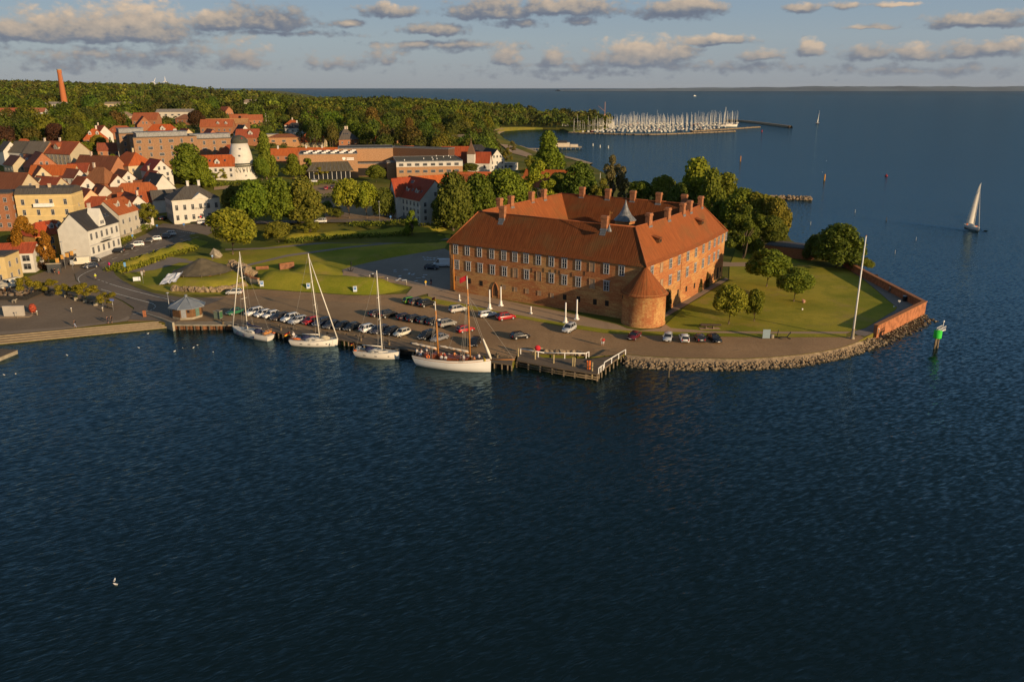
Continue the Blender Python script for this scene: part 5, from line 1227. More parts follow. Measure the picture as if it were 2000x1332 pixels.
# trees the photograph shows one by one
tree('big round lime green tree alone at the road bend above the ruin', 455, 497, 403, 104, 'round', LIME, .10)
for a in [
 ('tall dense tree in the road clump, directly behind the big round lime tree', 497, 446, 346, 84, 'round', GRN), ('tallest middle tree of the clump along the upper road', 548, 440, 344, 78, 'dome', GRN),
 ('right end tree of the clump along the upper road', 596, 438, 346, 76, 'tall', OLV), ('low dark tree at the left back of the road clump', 470, 430, 356, 70, 'round', DGRN),
 ('front low rounded bush tree below the road clump', 545, 474, 431, 66, 'round', OLV), ('small yellowish bush tree at the bank right of the low rounded one', 607, 462, 426, 48, 'airy', OLV),
 ('left tree of the yellow green pair by the upper road', 683, 427, 346, 68, 'round', YGRN), ('right tree of the yellow green pair, standing on a stone ring', 717, 427, 352, 54, 'round', YGRN),
 ('dark bushy tree left of the white hotel', 752, 424, 364, 54, 'dome', DGRN), ('slim young green tree alone on the grass bank below the hotel', 805, 460, 406, 32, 'cone', GRN),
 ('large dark tree hiding the right end of the white hotel', 886, 452, 331, 86, 'dome', DGRN), ('dark broad tree behind the left corner of the castle', 935, 436, 335, 80, 'dome', DGRN),
 ('bright green broad tree behind the left roof wing of the castle', 985, 425, 326, 92, 'round', GRN), ('leafy tree with white house glimpses behind the castle back corner', 1052, 412, 316, 86, 'airy', YGRN),
 ('lone tall leaning tree standing over the bay shore', 1070, 345, 260, 64, 'tall', GRN), ('small shrub tree at the foot of the lone tall bay tree', 1036, 352, 302, 36, 'airy', OLV),
 ('dark green tree behind the back roof ridge, left of the grey willow', 1130, 412, 312, 84, 'dome', DGRN), ('grey green willow like tree rising against the bay', 1196, 412, 300, 62, 'airy', GREY),
 ('low olive tree below the grey willow', 1172, 418, 346, 60, 'airy', OLV), ('dark round tree behind the lead spire of the castle', 1248, 420, 350, 62, 'round', DGRN),
 ('olive tree right of the lead spire behind the castle', 1292, 420, 339, 66, 'round', OLV), ('tallest pale green poplar like tree behind the right chimneys', 1356, 430, 309, 82, 'tall', YGRN),
 ('bright tree behind the far right roof corner of the castle', 1412, 440, 338, 78, 'tall', GRN), ('olive tree between the far right roof corner and the sea', 1466, 470, 372, 92, 'round', OLV),
 ('right most olive tree of the group beside the castle by the sea', 1505, 478, 380, 72, 'round', OLV), ('dark tree with a forked pale trunk beside the far castle corner', 1452, 505, 396, 84, 'airy', DGRN),
 ('dark low tree against the sea at the right back of the castle', 1410, 455, 385, 60, 'round', DGRN),
 ('tall tree behind the right roof, between pale poplar and bright tree', 1384, 445, 330, 62, 'tall', GRN), ('leafy green tree filling the gap by the far roof corner', 1440, 468, 362, 74, 'round', GRN), ('lower dark tree by the brick building at the sea edge', 1500, 488, 418, 64, 'round', DGRN), ('green shrub tree under the olive trees at the castle corner', 1462, 492, 440, 60, 'bush', GRN), ('olive crown hiding the shore left of the groyne', 1488, 470, 376, 70, 'round', OLV), ('dark low crown right behind the poplar like tree', 1330, 432, 352, 66, 'round', DGRN), ('olive bushy tree behind the fourth back chimney', 1312, 425, 360, 50, 'round', OLV),
 ('dark shaded tree low between hotel and castle corner', 868, 446, 378, 56, 'round', DGRN), ('dark tree in the second line behind the left roof wing', 960, 420, 350, 80, 'round', DGRN), ('green tree joining the two crowns left of the bay trees', 1092, 400, 334, 60, 'round', GRN),
 ('dark bushy tree inside the car park below the school', 632, 414, 388, 44, 'bush', DGRN), ('low bush tree at the car park entrance', 596, 402, 380, 36, 'bush', GRN), ('dark bush between the car park and the yellow green pair', 655, 424, 398, 34, 'bush', DGRN),
 ('broad green tree on the castle lawn with its trunk showing', 1497, 560, 484, 92, 'round', GRN), ('medium dark green tree on the lawn right of the broad one', 1550, 589, 520, 72, 'round', GRN),
 ('yellow green young tree on the lawn nearest the cannon', 1423, 633, 553, 68, 'round', YGRN), ('small darker tree just right of the yellow green young tree', 1473, 627, 562, 46, 'round', GRN),
 ('huge dark green chestnut at the sea wall end', 1634, 523, 434, 112, 'dome', DGRN), ('lower left crown beside the huge chestnut', 1592, 508, 456, 56, 'dome', DGRN), ('low bush hanging over the sea wall below the chestnut', 1688, 524, 497, 36, 'bush', GRN),
 ('tall weeping tree in the town right of the white gabled house', 372, 362, 281, 82, 'tall', GRN), ('second weeping crown leaning right of the tall weeping tree', 398, 366, 305, 50, 'tall', GRN),
 ('big bright tree directly right of the windmill', 521, 350, 262, 42, 'tall', GRN), ('lower front tree right of the windmill', 512, 352, 306, 34, 'round', GRN), ('small light tree left before the windmill', 434, 352, 331, 26, 'airy', YGRN), ('pointed shrub tree beside the mill house', 410, 356, 330, 30, 'airy', GRN),
 ('left green tree before the school canteen', 574, 350, 303, 42, 'tall', GRN), ('right pointed green tree before the school canteen', 604, 348, 305, 32, 'cone', GRN), ('small light tree at the canteen windows', 627, 350, 324, 32, 'airy', YGRN), ('dark bush tree between canteen and long school block', 735, 356, 321, 40, 'round', GRN), ('slim dark tree by the canteen roof corner', 674, 348, 322, 15, 'cone', DGRN),
 ('young tree on the pavement before the white customs house', 293, 446, 392, 42, 'airy', OLV),
 ('large orange turning autumn tree before the orange house', 60, 522, 424, 78, 'airy', (.20, .115, .016)), ('smaller orange autumn crown right of the large one', 96, 524, 452, 40, 'airy', (.20, .11, .014)),
 ('dark red shrub below the white flat topped house', 88, 527, 506, 24, 'bush', COP), ('green bush tree between the white house and the autumn tree', 62, 528, 492, 36, 'round', LIME),
 ('dark copper beech left of the brick villa', 113, 290, 238, 40, 'round', COP), ('dark green tree between copper beech and brick villa', 150, 292, 242, 50, 'round', DGRN),
 ('copper beech on the slope above the long brick row', 386, 256, 214, 36, 'round', COP), ('dark red shrub tree before the low grey town house', 128, 342, 322, 22, 'bush', COP),
 ('green garden tree in the old town beside the orange roof', 205, 398, 378, 20, 'bush', YGRN), ('round green tree right of the brick villa', 195, 300, 262, 34, 'round', LIME), ('tree between the old town and apartment block', 172, 306, 276, 40, 'round', GRN),
 ('dark column of conifer on the slope left of the long white house', 556, 250, 219, 12, 'cone', DGRN), ('brownish tall oak at the front edge of the woods', 728, 276, 210, 46, 'tall', (.115, .085, .024)), ('second brownish oak at the front edge of the woods', 800, 272, 232, 30, 'tall', (.115, .080, .024)),
 ('yellow conical garden tree before the very long brick building', 815, 286, 268, 11, 'cone', YGRN), ('willow tree by the bay path right of the half timbered house', 990, 320, 288, 24, 'airy', OLV), ('pale bushy tree on the bay path', 1000, 300, 276, 20, 'airy', GREY),
 ('dark tree in front of the church hall', 918, 338, 318, 40, 'round', DGRN), ('bush tree right of the church tower', 958, 330, 312, 26, 'airy', GRN), ('dark tree at the right end of the long school block', 905, 350, 332, 30, 'round', GRN)]:
    lab, bx, by, ty, w, kd, col = a
    tree(lab, bx, by, ty, w, kd, tuple(c * RND.uniform(.9, 1.12) for c in col), .04 if kd == 'bush' or any(q in lab for q in ('chestnut', 'dark', 'road clump', 'behind', 'olive', 'weeping', 'windmill')) and 'forked' not in lab and 'lawn' not in lab else (.12 if kd != 'airy' else .18), fork='forked' in lab)
for x, y, ty, w, lab in [(238, 352, 334, 17, 'garden tree beside the bluish white town house'), (152, 338, 322, 16, 'small tree behind the white gabled house above the yellow house'), (62, 322, 306, 18, 'garden tree left of the long orange roof'), (222, 318, 300, 18, 'tree left of the steep orange hipped roof'), (284, 338, 322, 16, 'small tree between the black gable and the tall white gabled house'), (336, 352, 336, 18, 'bush tree right of the black gabled house'), (22, 322, 304, 20, 'dark garden tree at the left edge of the old town'), (112, 312, 296, 16, 'tree below the bare beige end wall'), (232, 378, 364, 13, 'bush tree beside the half hipped orange roof'), (60, 366, 350, 14, 'small tree behind the big yellow house')]:
    tree(lab, x, y, ty, w, 'round', GRN, .06)
# pollarded row on the square
for i, (bx, by, ty, w, lab) in enumerate([(60, 579, 533, 46, 'leftmost tree of the flat topped row on the square'), (96, 574, 541, 44, 'second flat topped tree of the row on the square'), (132, 583, 549, 42, 'third flat topped tree of the row on the square'), (166, 589, 550, 50, 'fourth and densest flat topped tree of the row on the square'), (210, 601, 566, 40, 'last flat topped tree by the blue signs on the square')]):
    tree(lab, bx, by, ty, w, 'flat', tuple(c * k for c, k in zip(OLV, (1.25, 1.1, .8))), .34, 'flat topped trees on the square')
# clipped and garden hedges
def hedge(label, pts, w, h, col=GRN, n=None):
    r = random.Random(len(label)); P = smooth_line(pts, 5); L = sum((P[i] - P[i - 1]).length for i in range(1, len(P))); Q = []
    for _ in range(n or int(L * (16 + 5 * w))):
        p = along(P, r.random()); Q.append((p.x + r.gauss(0, w * .35), p.y + r.gauss(0, w * .35), H(p.x, p.y) + h * r.random() ** .6))
    o = link('hedge', leaf_quads(Q, .32, r).mesh('hedge', M_LEAF), color=col); return tag(o, label, 'hedge', 'hedges')
hedge('long dark hedge along the foot of the grass bank', PX((560, 476), (640, 470), (720, 466), (800, 461)), 2.2, 1.9, DGRN)
hedge('hedge on top of the bank beside the upper road', PX((690, 442), (760, 440), (840, 436), (880, 433)), 3., 1.8, GRN)
hedge('roadside hedge strip above the ruin, beside the road', PX((240, 533), (285, 517), (330, 502), (380, 488)), 2.6, .9, LIME)
hedge('second green strip of shrubs at the road bend', PX((216, 530), (228, 522), (262, 510), (310, 496), (370, 476)), 2.4, .9, (.15, .16, .02))
hedge('garden hedge below the grey house with the orange roof', PX((238, 462), (262, 455), (290, 447)), 2., 1.9, GRN)
hedge('small front garden shrubs beside the grey and white villa', PX((222, 478), (240, 473), (258, 466)), 2., 1.3, YGRN)
hedge('green hedge below the windmill', PX((424, 366), (450, 362), (490, 360)), 3., 2., GRN)
hedge('dark hedge in the school car park', PX((600, 366), (640, 360), (680, 362)), 2.5, 1.8, GRN)
hedge('dark shrub belt behind the car park', PX((622, 392), (660, 388), (690, 392)), 3., 2.6, DGRN)
hedge('tall reedy weeds along the grass bank by the upper road', PX((820, 447), (850, 446), (880, 444)), 2.5, 2., OLV)

# the woods: the nearest and largest one by one, the rest as one mass
def low_tree(r, n, k):
    """leaf faces of a far tree, crown 1 wide and 1 high"""
    V = []
    for _ in range(n):
        dv = Vector((r.gauss(0, 1), r.gauss(0, 1), abs(r.gauss(0, 1)) + r.uniform(-.5, .2))).normalized()
        lb = 1 + .18 * math.sin(3 * math.atan2(dv.y, dv.x) + k) * math.cos(4 * dv.z + k)
        p = Vector((dv.x * .44 * lb, dv.y * .44 * lb, .5 + dv.z * .47 * lb)) * r.uniform(.86, 1.04)
        p.z = max(p.z, .02)
        nv = (dv + Vector((r.gauss(0, .45), r.gauss(0, .45), r.gauss(0, .45)))).normalized()
        u = nv.cross(Vector((r.gauss(0, 1), r.gauss(0, 1), .3))).normalized(); w = nv.cross(u); V.append((p, u, w))
    return V
rt = random.Random(11)
def combo(seed):
    b = MB(); b.mat = 1; b.tube([(0, 0, -.1), (0, 0, .35), (.02, 0, .6)], [.03, .022, .012], 6)
    b.mat = 0
    for p, u, w in low_tree(random.Random(seed), 950, seed):
        k = .045 * rt.uniform(.6, 1.3); b.add([p - u * k, p - w * k * .8, p + u * k, p + w * k * .8], [(0, 1, 2, 3)])
    return b.mesh('tree', [M_LEAF, M_BARK])
COMBO = [combo(i) for i in range(4)]
FOREST = [(-60, 150), (470, 168), (620, 176), (700, 186), (900, 188), (975, 208), (1110, 220), (1195, 224), (1192, 249), (1100, 251), (1000, 251), (962, 258), (946, 268), (930, 278), (880, 262), (760, 262), (690, 262), (650, 246), (560, 240), (480, 236), (400, 262), (300, 258), (220, 262), (100, 292), (0, 300), (-60, 306)]
GARD = [(120, 300), (200, 262), (480, 225), (560, 240), (700, 262), (930, 280), (985, 300), (900, 330), (700, 290), (560, 300), (400, 300), (250, 330)]
HOUSES = [(o.location.copy(), max(c.dimensions.x for c in o.children)) for o in list(COL.objects) if o.get('category') in ('house', 'school', 'hotel', 'church', 'apartment block', 'windmill', 'chimney')]
cand = []
def ok(x, y, R_, lst, k=1.):
    return all((x - p.x) ** 2 + (y - p.y) ** 2 > ((r_ * .62 + R_) * k) ** 2 for p, r_ in lst)
def front_clear(p, hgt_):
    """would the crown hide a house that the photograph shows?"""
    for q, s in HOUSES:
        if p.y < q.y < p.y + 60 + p.y * .09 and abs(p.x / p.y - q.x / q.y) * q.y < s * .55 + 5: return False
    return True
grid = {}
def free(x, y, d):
    gx, gy = int(x // 12), int(y // 12)
    for i in (-1, 0, 1):
        for j in (-1, 0, 1):
            for (a, c_) in grid.get((gx + i, gy + j), ()):
                if (a - x) ** 2 + (c_ - y) ** 2 < d * d: return False
    grid.setdefault((gx, gy), []).append((x, y)); return True
def inpx(poly, p):
    q = to_px((p[0], p[1], p[2])); return pip(poly, q[0], q[1])
# world-space scatter so that the density is even on the ground
YS = np.geomspace(420, 3600, 400)
far_pts = []
tries = 0
while tries < 150000 and len(far_pts) < 15000:
    tries += 1
    u = rt.random(); Y = math.sqrt(rt.uniform(430 ** 2, 3500 ** 2)) if rt.random() < .7 else rt.uniform(430, 1400); q = rt.uniform(-90, 1196); x = (q - CX) / FPX * (CP * Y + 15.5)
    if not pip(COAST2, x, Y): continue
    z = H(x, Y); pp = to_px((x, Y, z))
    wood = pip(FOREST, pp[0], pp[1]) or (pp[1] < 172 and pp[0] < 560)
    town = not wood and pip(GARD, pp[0], pp[1])
    if Y > 1250 and 480 < q < 1196 and z < 3.5 and q < 960: continue
    if not wood and not (town and rt.random() < .5): continue
    d = 8.5 if Y < 1200 else 11.
    cl = mnoise.noise(Vector((x * .006, Y * .004, 7)))
    if Y > 1000 and cl > .42 and q < 900: continue
    if not free(x, Y, d * (1.25 if rt.random() < .3 else .85)): continue
    p = Vector((x, Y, z)); Rr = min(3.2 * math.exp(abs(rt.gauss(0, .55))), 9) if wood else rt.uniform(2.6, 4.6)
    if Y < 1100 and not ok(x, Y, Rr, HOUSES): continue
    hh = Rr * rt.uniform(1.5, 2.2) if wood else Rr * rt.uniform(1.7, 2.3)
    if Y < 1700 and not front_clear(p, hh): hh = min(hh, 3.6); Rr = min(Rr, 2.4)
    if 600 < q < 960 and 560 < Y < 1150: hh = rt.uniform(13, 20); Rr = rt.uniform(5.5, 9.5)
    far_pts.append((p, Rr, hh, wood))
far_pts.sort(key=lambda t: -(t[1] * t[2]) / t[0].y ** 2)
PAL = [tuple(c * .85 for c in q) for q in (GRN, DGRN, OLV, GRN, DGRN, (.085, .084, .02), (.060, .080, .016), (.098, .088, .022), (.066, .092, .014))]
n_ind = 295 - len(TREES)
me_cache = {}
for i, (p, Rr, hh, wood) in enumerate(far_pts[:n_ind]):
    col = PAL[rt.randrange(len(PAL))]; col = tuple(c * rt.uniform(.8, 1.2) for c in col)
    if rt.random() < .04: col = COP
    o = link('tree', COMBO[i % 4], None, p, rt.uniform(0, 6.28), col, (Rr * 2, Rr * 2 * rt.uniform(.85, 1.1), hh))
    q = to_px(p)
    if not wood: tag(o, 'garden tree among the hillside houses', 'tree', 'garden trees among the houses')
    elif q[0] < 480: tag(o, 'broad leafed tree in the woods on the left hillside', 'tree', 'trees in the hillside woods')
    elif q[0] < 990: tag(o, 'broad leafed tree in the woods behind the school', 'tree', 'trees in the woods behind the school')
    else: tag(o, 'broad leafed tree in the low wood by the marina', 'tree', 'trees by the marina')
V = []; cols = []
nv_ = []
for (p, Rr, hh, wood) in far_pts[n_ind:]:
    m = 150 if p.y < 900 else (96 if p.y < 1500 else 52); s = (.085 if p.y < 900 else (.105 if p.y < 1500 else .145)) * 2 * Rr
    pt = mnoise.noise(Vector((p.x * .008, p.y * .006, 2))); col = PAL[int((pt + 1) * 4.5 + rt.uniform(-1.6, 1.6)) % len(PAL)]; f_ = rt.uniform(.55, 1.3); col = [c * f_ for c in col]
    th = rt.uniform(0, 6.28); ca, sa_ = math.cos(th), math.sin(th)
    for q, u, w in low_tree(rt, m, th):
        c0 = Vector((p.x + (q.x * ca - q.y * sa_) * 2 * Rr, p.y + (q.x * sa_ + q.y * ca) * 2 * Rr, p.z + q.z * hh)); k = s * rt.uniform(.6, 1.2)
        V += [c0 - u * k, c0 - w * k * .8, c0 + u * k, c0 + w * k * .8]; cols.append(col)
V = np.array([tuple(v) for v in V], np.float32); nf = len(cols)
me = bpy.data.meshes.new('forest'); me.vertices.add(nf * 4); me.vertices.foreach_set('co', V.ravel()); me.loops.add(nf * 4); me.loops.foreach_set('vertex_index', np.arange(nf * 4)); me.polygons.add(nf)
me.polygons.foreach_set('loop_start', np.arange(nf) * 4)
at = me.attributes.new('leaf_tint', 'FLOAT_COLOR', 'FACE'); at.data.foreach_set('color', np.concatenate([np.array(cols, np.float32), np.ones((nf, 1), np.float32)], 1).ravel())
me.update(); me.validate()
def _fleaf(w, bs):
    a = w.new('ShaderNodeAttribute'); a.attribute_name = 'leaf_tint'; g = w.new('ShaderNodeNewGeometry')
    c = w.mix(g.outputs['Random Per Island'], w.mix(1., a.outputs['Color'], (.78, .84, .7, 1), 'MULTIPLY'), w.mix(1., a.outputs['Color'], (1.45, 1.38, 1.2, 1), 'MULTIPLY'))
    w.put(bs.inputs['Base Color'], c)
me.materials.append(mat('forest_leaves', _fleaf, rough=.8, spec=.1))
tag(link('forest', me), 'distant mass of green woods covering the hills to the skyline', 'woods', None, 'stuff')

# ---------------------------------------------------------------- vehicles
def car_meshes(kind):
    """front towards +X, wheels on z=0. returns dict of meshes"""
    L = {'hatch': 4.1, 'wagon': 4.6, 'suv': 4.5, 'sedan': 4.5, 'van': 5.4, 'mpv': 4.5}[kind]; Wd = {'van': 2.0, 'suv': 1.86}.get(kind, 1.78); l = L / 2
    hood, roof, belt = {'hatch': (.88, 1.48, .95), 'wagon': (.86, 1.46, .95), 'suv': (1.0, 1.68, 1.08), 'sedan': (.84, 1.42, .93), 'van': (1.15, 2.35, 1.25), 'mpv': (1.0, 1.66, 1.05)}[kind]
    # stations along x: (x, half width low, sill z, belt z, roof z or None, half width at roof)
    wsb, wst, rrt, rrb = {'hatch': (.95, .25, -1.45, -1.95), 'wagon': (1.05, .35, -1.85, -2.2), 'suv': (.95, .4, -1.65, -2.1), 'sedan': (.95, .2, -.95, -1.6), 'van': (1.75, 1.15, -2.62, -2.68), 'mpv': (1.25, .45, -1.75, -2.1)}[kind]
    w = Wd / 2
    def ring(x, hw, z0, zb): return [(x, -hw * .92, z0), (x, -hw, z0 + .25), (x, -hw, zb - .12), (x, -hw * .93, zb), (x, hw * .93, zb), (x, hw, zb - .12), (x, hw, z0 + .25), (x, hw * .92, z0)]
    b = MB(); S = [(-l, w * .82, .42, belt - .25), (-l + .12, w * .95, .28, belt - .06), (rrb + .3, w, .22, belt), (0, w, .2, belt), (wsb, w, .2, belt), (wsb + .15, w, .22, hood + .06), (l - .45, w * .97, .22, hood - .1), (l - .12, w * .88, .26, hood - .26), (l, w * .74, .34, hood - .40)]
    b.loft([ring(*s) for s in S], True)
    body = b
    g = MB(); wr = w * .76; zt = roof - .04
    def gr(x, hw, z): return [(x, -hw, z), (x, hw, z)]
    # greenhouse of glass, then roof skin and pillars in body paint
    P = [(rrb, belt - .02, w * .9), (rrt, zt, wr), (wst, zt, wr), (wsb, belt - .02, w * .9)]
    pts = [(x, -hw, z) for x, z, hw in P] + [(x, hw, z) for x, z, hw in P]
    g.add(pts, [(0, 3, 2, 1), (4, 5, 6, 7), (0, 1, 5, 4), (2, 3, 7, 6), (1, 2, 6, 5)])
    xr = [rrt + (rrb - rrt) * .08, rrt + .15, (rrt + wst) / 2, wst - .1, wst + (wsb - wst) * .08]; hr = [wr * .9, wr, wr * 1.01, wr, wr * .9]
    body.loft([[(x, -h_, zt - .03), (x, -h_ * .86, zt + .05), (x, h_ * .86, zt + .05), (x, h_, zt - .03)] for x, h_ in zip(xr, hr)], True)
    for s in (-1, 1):
        for (a, c) in ((0, 1), (3, 2)): body.tube([(P[a][0], s * (P[a][2] + .005), P[a][1]), (P[c][0], s * (P[c][2] + .005), P[c][1])], .045, 5)
        xm = (rrt + wst) / 2 - .1; body.tube([(xm, s * (w * .905), belt), (xm, s * (wr + .01), zt)], .05, 5)
        if kind in ('wagon', 'suv', 'mpv'): xm2 = rrt + .25; body.tube([(xm2 - .1, s * (w * .905), belt), (xm2, s * (wr + .01), zt)], .06, 5)
        if kind == 'van': body.add([(wst - .55, s * (w * .915), belt), (rrb, s * (w * .915), belt), (rrb, s * (w * .915) * .9, zt), (wst - .45, s * (w * .915) * .9, zt)], [(0, 1, 2, 3)])
        body.box((wsb - .35, s * (w + .09), belt + .06), (.16, .2, .14))
    if kind == 'van': body.add([(rrb - .01, -w * .9, belt), (rrb - .01, w * .9, belt), (rrt - .01, wr, zt), (rrt - .01, -wr, zt)], [(0, 1, 2, 3)])
    wh = MB(); wh.mat = 0; r_ = .33 if kind != 'van' else .36
    def disc(bb, y0, y1, rad, ri):
        prof = [(ri, y0), (rad, y0 + .02), (rad, y1 - .02), (ri, y1)]
        vs = []; n = 14
        for rr_, y in prof:
            for k in range(n): q = 2 * math.pi * k / n; vs.append((rr_ * math.cos(q), y, rr_ * math.sin(q)))
        bb.add(vs, [(i * n + k, i * n + (k + 1) % n, (i + 1) * n + (k + 1) % n, (i + 1) * n + k) for i in range(3) for k in range(n)] + [tuple(range(n)), tuple(range(3 * n, 4 * n))])
    disc(wh, -.11, .11, r_, r_ * .7); rim = MB(); disc(rim, -.125, .125, r_ * .64, r_ * .5)
    hl = MB(); hl.box((l - .14, 0, hood - .33), (.24, .34, .15), top=(.7, .9)); tl = MB(); tl.box((-l + .06, 0, belt - .18), (.12, .22, .28))
    pl = MB(); pl.box((0, 0, 0), (.03, .52, .12))
    gb_ = MB(); gb_.box((l - .01, 0, .42), (.06, w * 1.1, .2)); gb_.box((-l + .02, 0, .40), (.06, w * 1.3, .16)); gb_.box((0, 0, .25), (L * .86, Wd * .97, .14))
    xa = l - .85 if kind != 'van' else l - 1.0; xb = -l + .82 if kind != 'van' else -l + 1.15
    return dict(body=body.mesh('body', M_PAINT), glass=g.mesh('windows', M_GLASS), tyre=wh.mesh('wheel', M_BLACK), rim=rim.mesh('rim', M_METAL), head=hl.mesh('headlight', M_HEAD), tail=tl.mesh('tail_light', M_TAIL), plate=pl.mesh('number_plate', M_WHITE), bump=gb_.mesh('bumper_trim', M_BLACK), L=L, w=w, xa=xa, xb=xb, r=r_, belt=belt, hood=hood)
M_HEAD = simple('headlight_glass', (.62, .62, .60), .1, 5., rough=.15, spec=.6)
M_TAIL = simple('red_lens', (.42, .015, .012), .1, 5., rough=.2, spec=.5)
CARS = {}
def car_proto(kind):
    m = car_meshes(kind); t = thing('parked_car' if kind != 'van' else 'parked_van', None, 'car' if kind != 'van' else 'van'); link('body', m['body'], t); link('windows', m['glass'], t); link('bumper_trim', m['bump'], t)
    for x in (m['xa'], m['xb']):
        for s in (-1, 1): o = link('wheel', m['tyre'], t, (x, s * (m['w'] - .10), m['r'])); link('rim', m['rim'], o)
    for s in (-1, 1): link('headlight', m['head'], t, (0, s * m['w'] * .58, 0)); link('tail_light', m['tail'], t, (0, s * m['w'] * .72, 0))
    link('number_plate', m['plate'], t, (m['L'] / 2 + .03, 0, .5)); link('number_plate', m['plate'], t, (-m['L'] / 2 - .01, 0, .72))
    return t
protos = {k: car_proto(k) for k in ('hatch', 'wagon', 'suv', 'sedan', 'van', 'mpv')}
used = set()
def put_car(px, py, head, kind, col, label, group=None, name=None, scale=1.05):
    p = T(px, py); src = protos[kind]; o = src if kind not in used else copy_tree(src); used.add(kind)
    o.location = (p.x, p.y, max(p.z, 2.0) + .03 + (.10 if p.z > 2.05 else 0)); o.rotation_euler = (0, 0, R(head)); o.scale = (scale,) * 3; o['label'] = label
    if 'group' in o.keys(): del o['group']
    if group: o['group'] = group
    recolor(o, 'body', col); return o
WHT, SIL, GRA, BLK, NVY, REDC, DRED, GRNC, DG = (.74, .73, .71), (.42, .43, .45), (.10, .105, .115), (.012, .013, .016), (.018, .028, .055), (.42, .018, .022), (.11, .012, .018), (.11, .30, .035), (.03, .14, .065)
Q_ = 'cars parked along the quay'
row = [(460, 613.5, -128, 'sedan', DG, 'dark green car at the left end of the quay row beside the green box'), (497, 615, -128, 'mpv', WHT, 'leftmost white car of the quay row'), (513.5, 618, -128, 'hatch', WHT, 'second white car of the quay row'), (529.5, 620, -128, 'hatch', WHT, 'third and smallest white car of the quay row'),
 (547, 624, -128, 'wagon', (.045, .035, .035), 'dark brown estate car between two white cars on the quay'), (567, 627, -128, 'suv', WHT, 'white car right of the dark brown estate on the quay'), (581.5, 631, -128, 'wagon', SIL, 'silver estate car left of the red one on the quay'), (607, 632, -128, 'hatch', REDC, 'bright red car in the quay row'),
 (628.5, 635.5, -128, 'mpv', NVY, 'dark blue car directly right of the red one on the quay'), (647, 640, -128, 'hatch', (.045, .048, .06), 'dark grey car behind the second yacht mast'), (667.5, 642, -128, 'hatch', BLK, 'black car just right of the furled jib on the quay'), (687, 644, -128, 'hatch', (.03, .032, .036), 'charcoal car at the right end of the first quay row'),
 (721, 647, 48, 'suv', WHT, 'white estate car parked nose inward, left of the third mast'), (741, 649.5, -128, 'wagon', (.05, .05, .07), 'dark estate car half hidden behind the third mast'), (763.5, 652.5, -128, 'hatch', BLK, 'black car right of the third mast'), (785, 655.5, -128, 'hatch', (.60, .57, .48), 'small cream car right of the third mast'),
 (834, 661, -128, 'mpv', BLK, 'tall black car left of the ketch mizzen mast'), (858, 665, -128, 'sedan', (.20, .20, .21), 'grey saloon behind the ketch mizzen mast'), (927, 674, -105, 'hatch', BLK, 'black car right behind the tall ketch mast')]
for x, y, hd, k, c, lab in row: put_car(x, y, hd, k, c, lab, Q_)
M__ = 'cars in the middle of the parking lot'
for x, y, hd, k, c, lab in [(737, 617, 40, 'hatch', (.03, .02, .03), 'left dark car of a pair in the middle of the lot'), (759, 619, 40, 'suv', (.02, .017, .015), 'right black car of a pair in the middle of the lot'), (792, 624, 40, 'hatch', (.03, .012, .016), 'leftmost dark car in the row of five beyond the quay'), (812, 627, 40, 'wagon', (.022, .016, .015), 'second dark car in the row of five beyond the quay'),
 (831, 630.5, 40, 'hatch', (.018, .026, .032), 'third dark car in the row of five beyond the quay'), (849, 633.5, 40, 'hatch', BLK, 'dark car directly behind the ketch mizzen top'), (873, 637, 40, 'mpv', (.26, .25, .23), 'grey beige boxy car at the right end of the row of five'), (909, 648, 35, 'hatch', REDC, 'bright red car behind the tall ketch mast'),
 (802, 591.5, 40, 'hatch', (.10, .32, .03), 'bright green car near the path to the castle'), (816, 594.5, 40, 'mpv', (.09, .075, .06), 'brown grey car between the green and the black one'), (834, 598, 40, 'suv', BLK, 'black car right of the bright green one by the verge'), (894, 609, 36, 'mpv', (.46, .44, .41), 'silver grey car by the verge behind the tall mast'),
 (953, 618.5, 28, 'wagon', WHT, 'white car by the verge left of the red one'), (988, 624, 28, 'suv', (.36, .014, .02), 'red car by the verge below the castle front'), (1016, 661, 22, 'hatch', BLK, 'black car alone in the right part of the lot'), (1111.5, 647, -118, 'mpv', SIL, 'silver car with a long shadow below the castle tower'),
 (1238.5, 661, -120, 'sedan', DRED, 'dark red saloon below the round castle tower'), (1303.6, 664.5, -105, 'hatch', SIL, 'silver car, first of four in a line at the right'), (1336, 666, -275, 'hatch', WHT, 'white car, second of four in a line at the right'), (1366, 665.5, -270, 'hatch', (.05, .045, .05), 'dark car, third of four in a line at the right'), (1395, 666, -80, 'sedan', BLK, 'black car, last of four in a line at the right'),
 (457.5, 575, -172, 'hatch', (.50, .49, .46), 'silver car alone below the ruin mound'), (843, 526, -8, 'hatch', NVY, 'dark blue car in the castle shadow with scattered things around')]: put_car(x, y, hd, k, c, lab, M__ if x > 700 else None)
put_car(863, 521, 176, 'van', (.62, .65, .70), 'white panel van in the castle shadow at the corner of the wall')
Rg = 'cars on the town road'
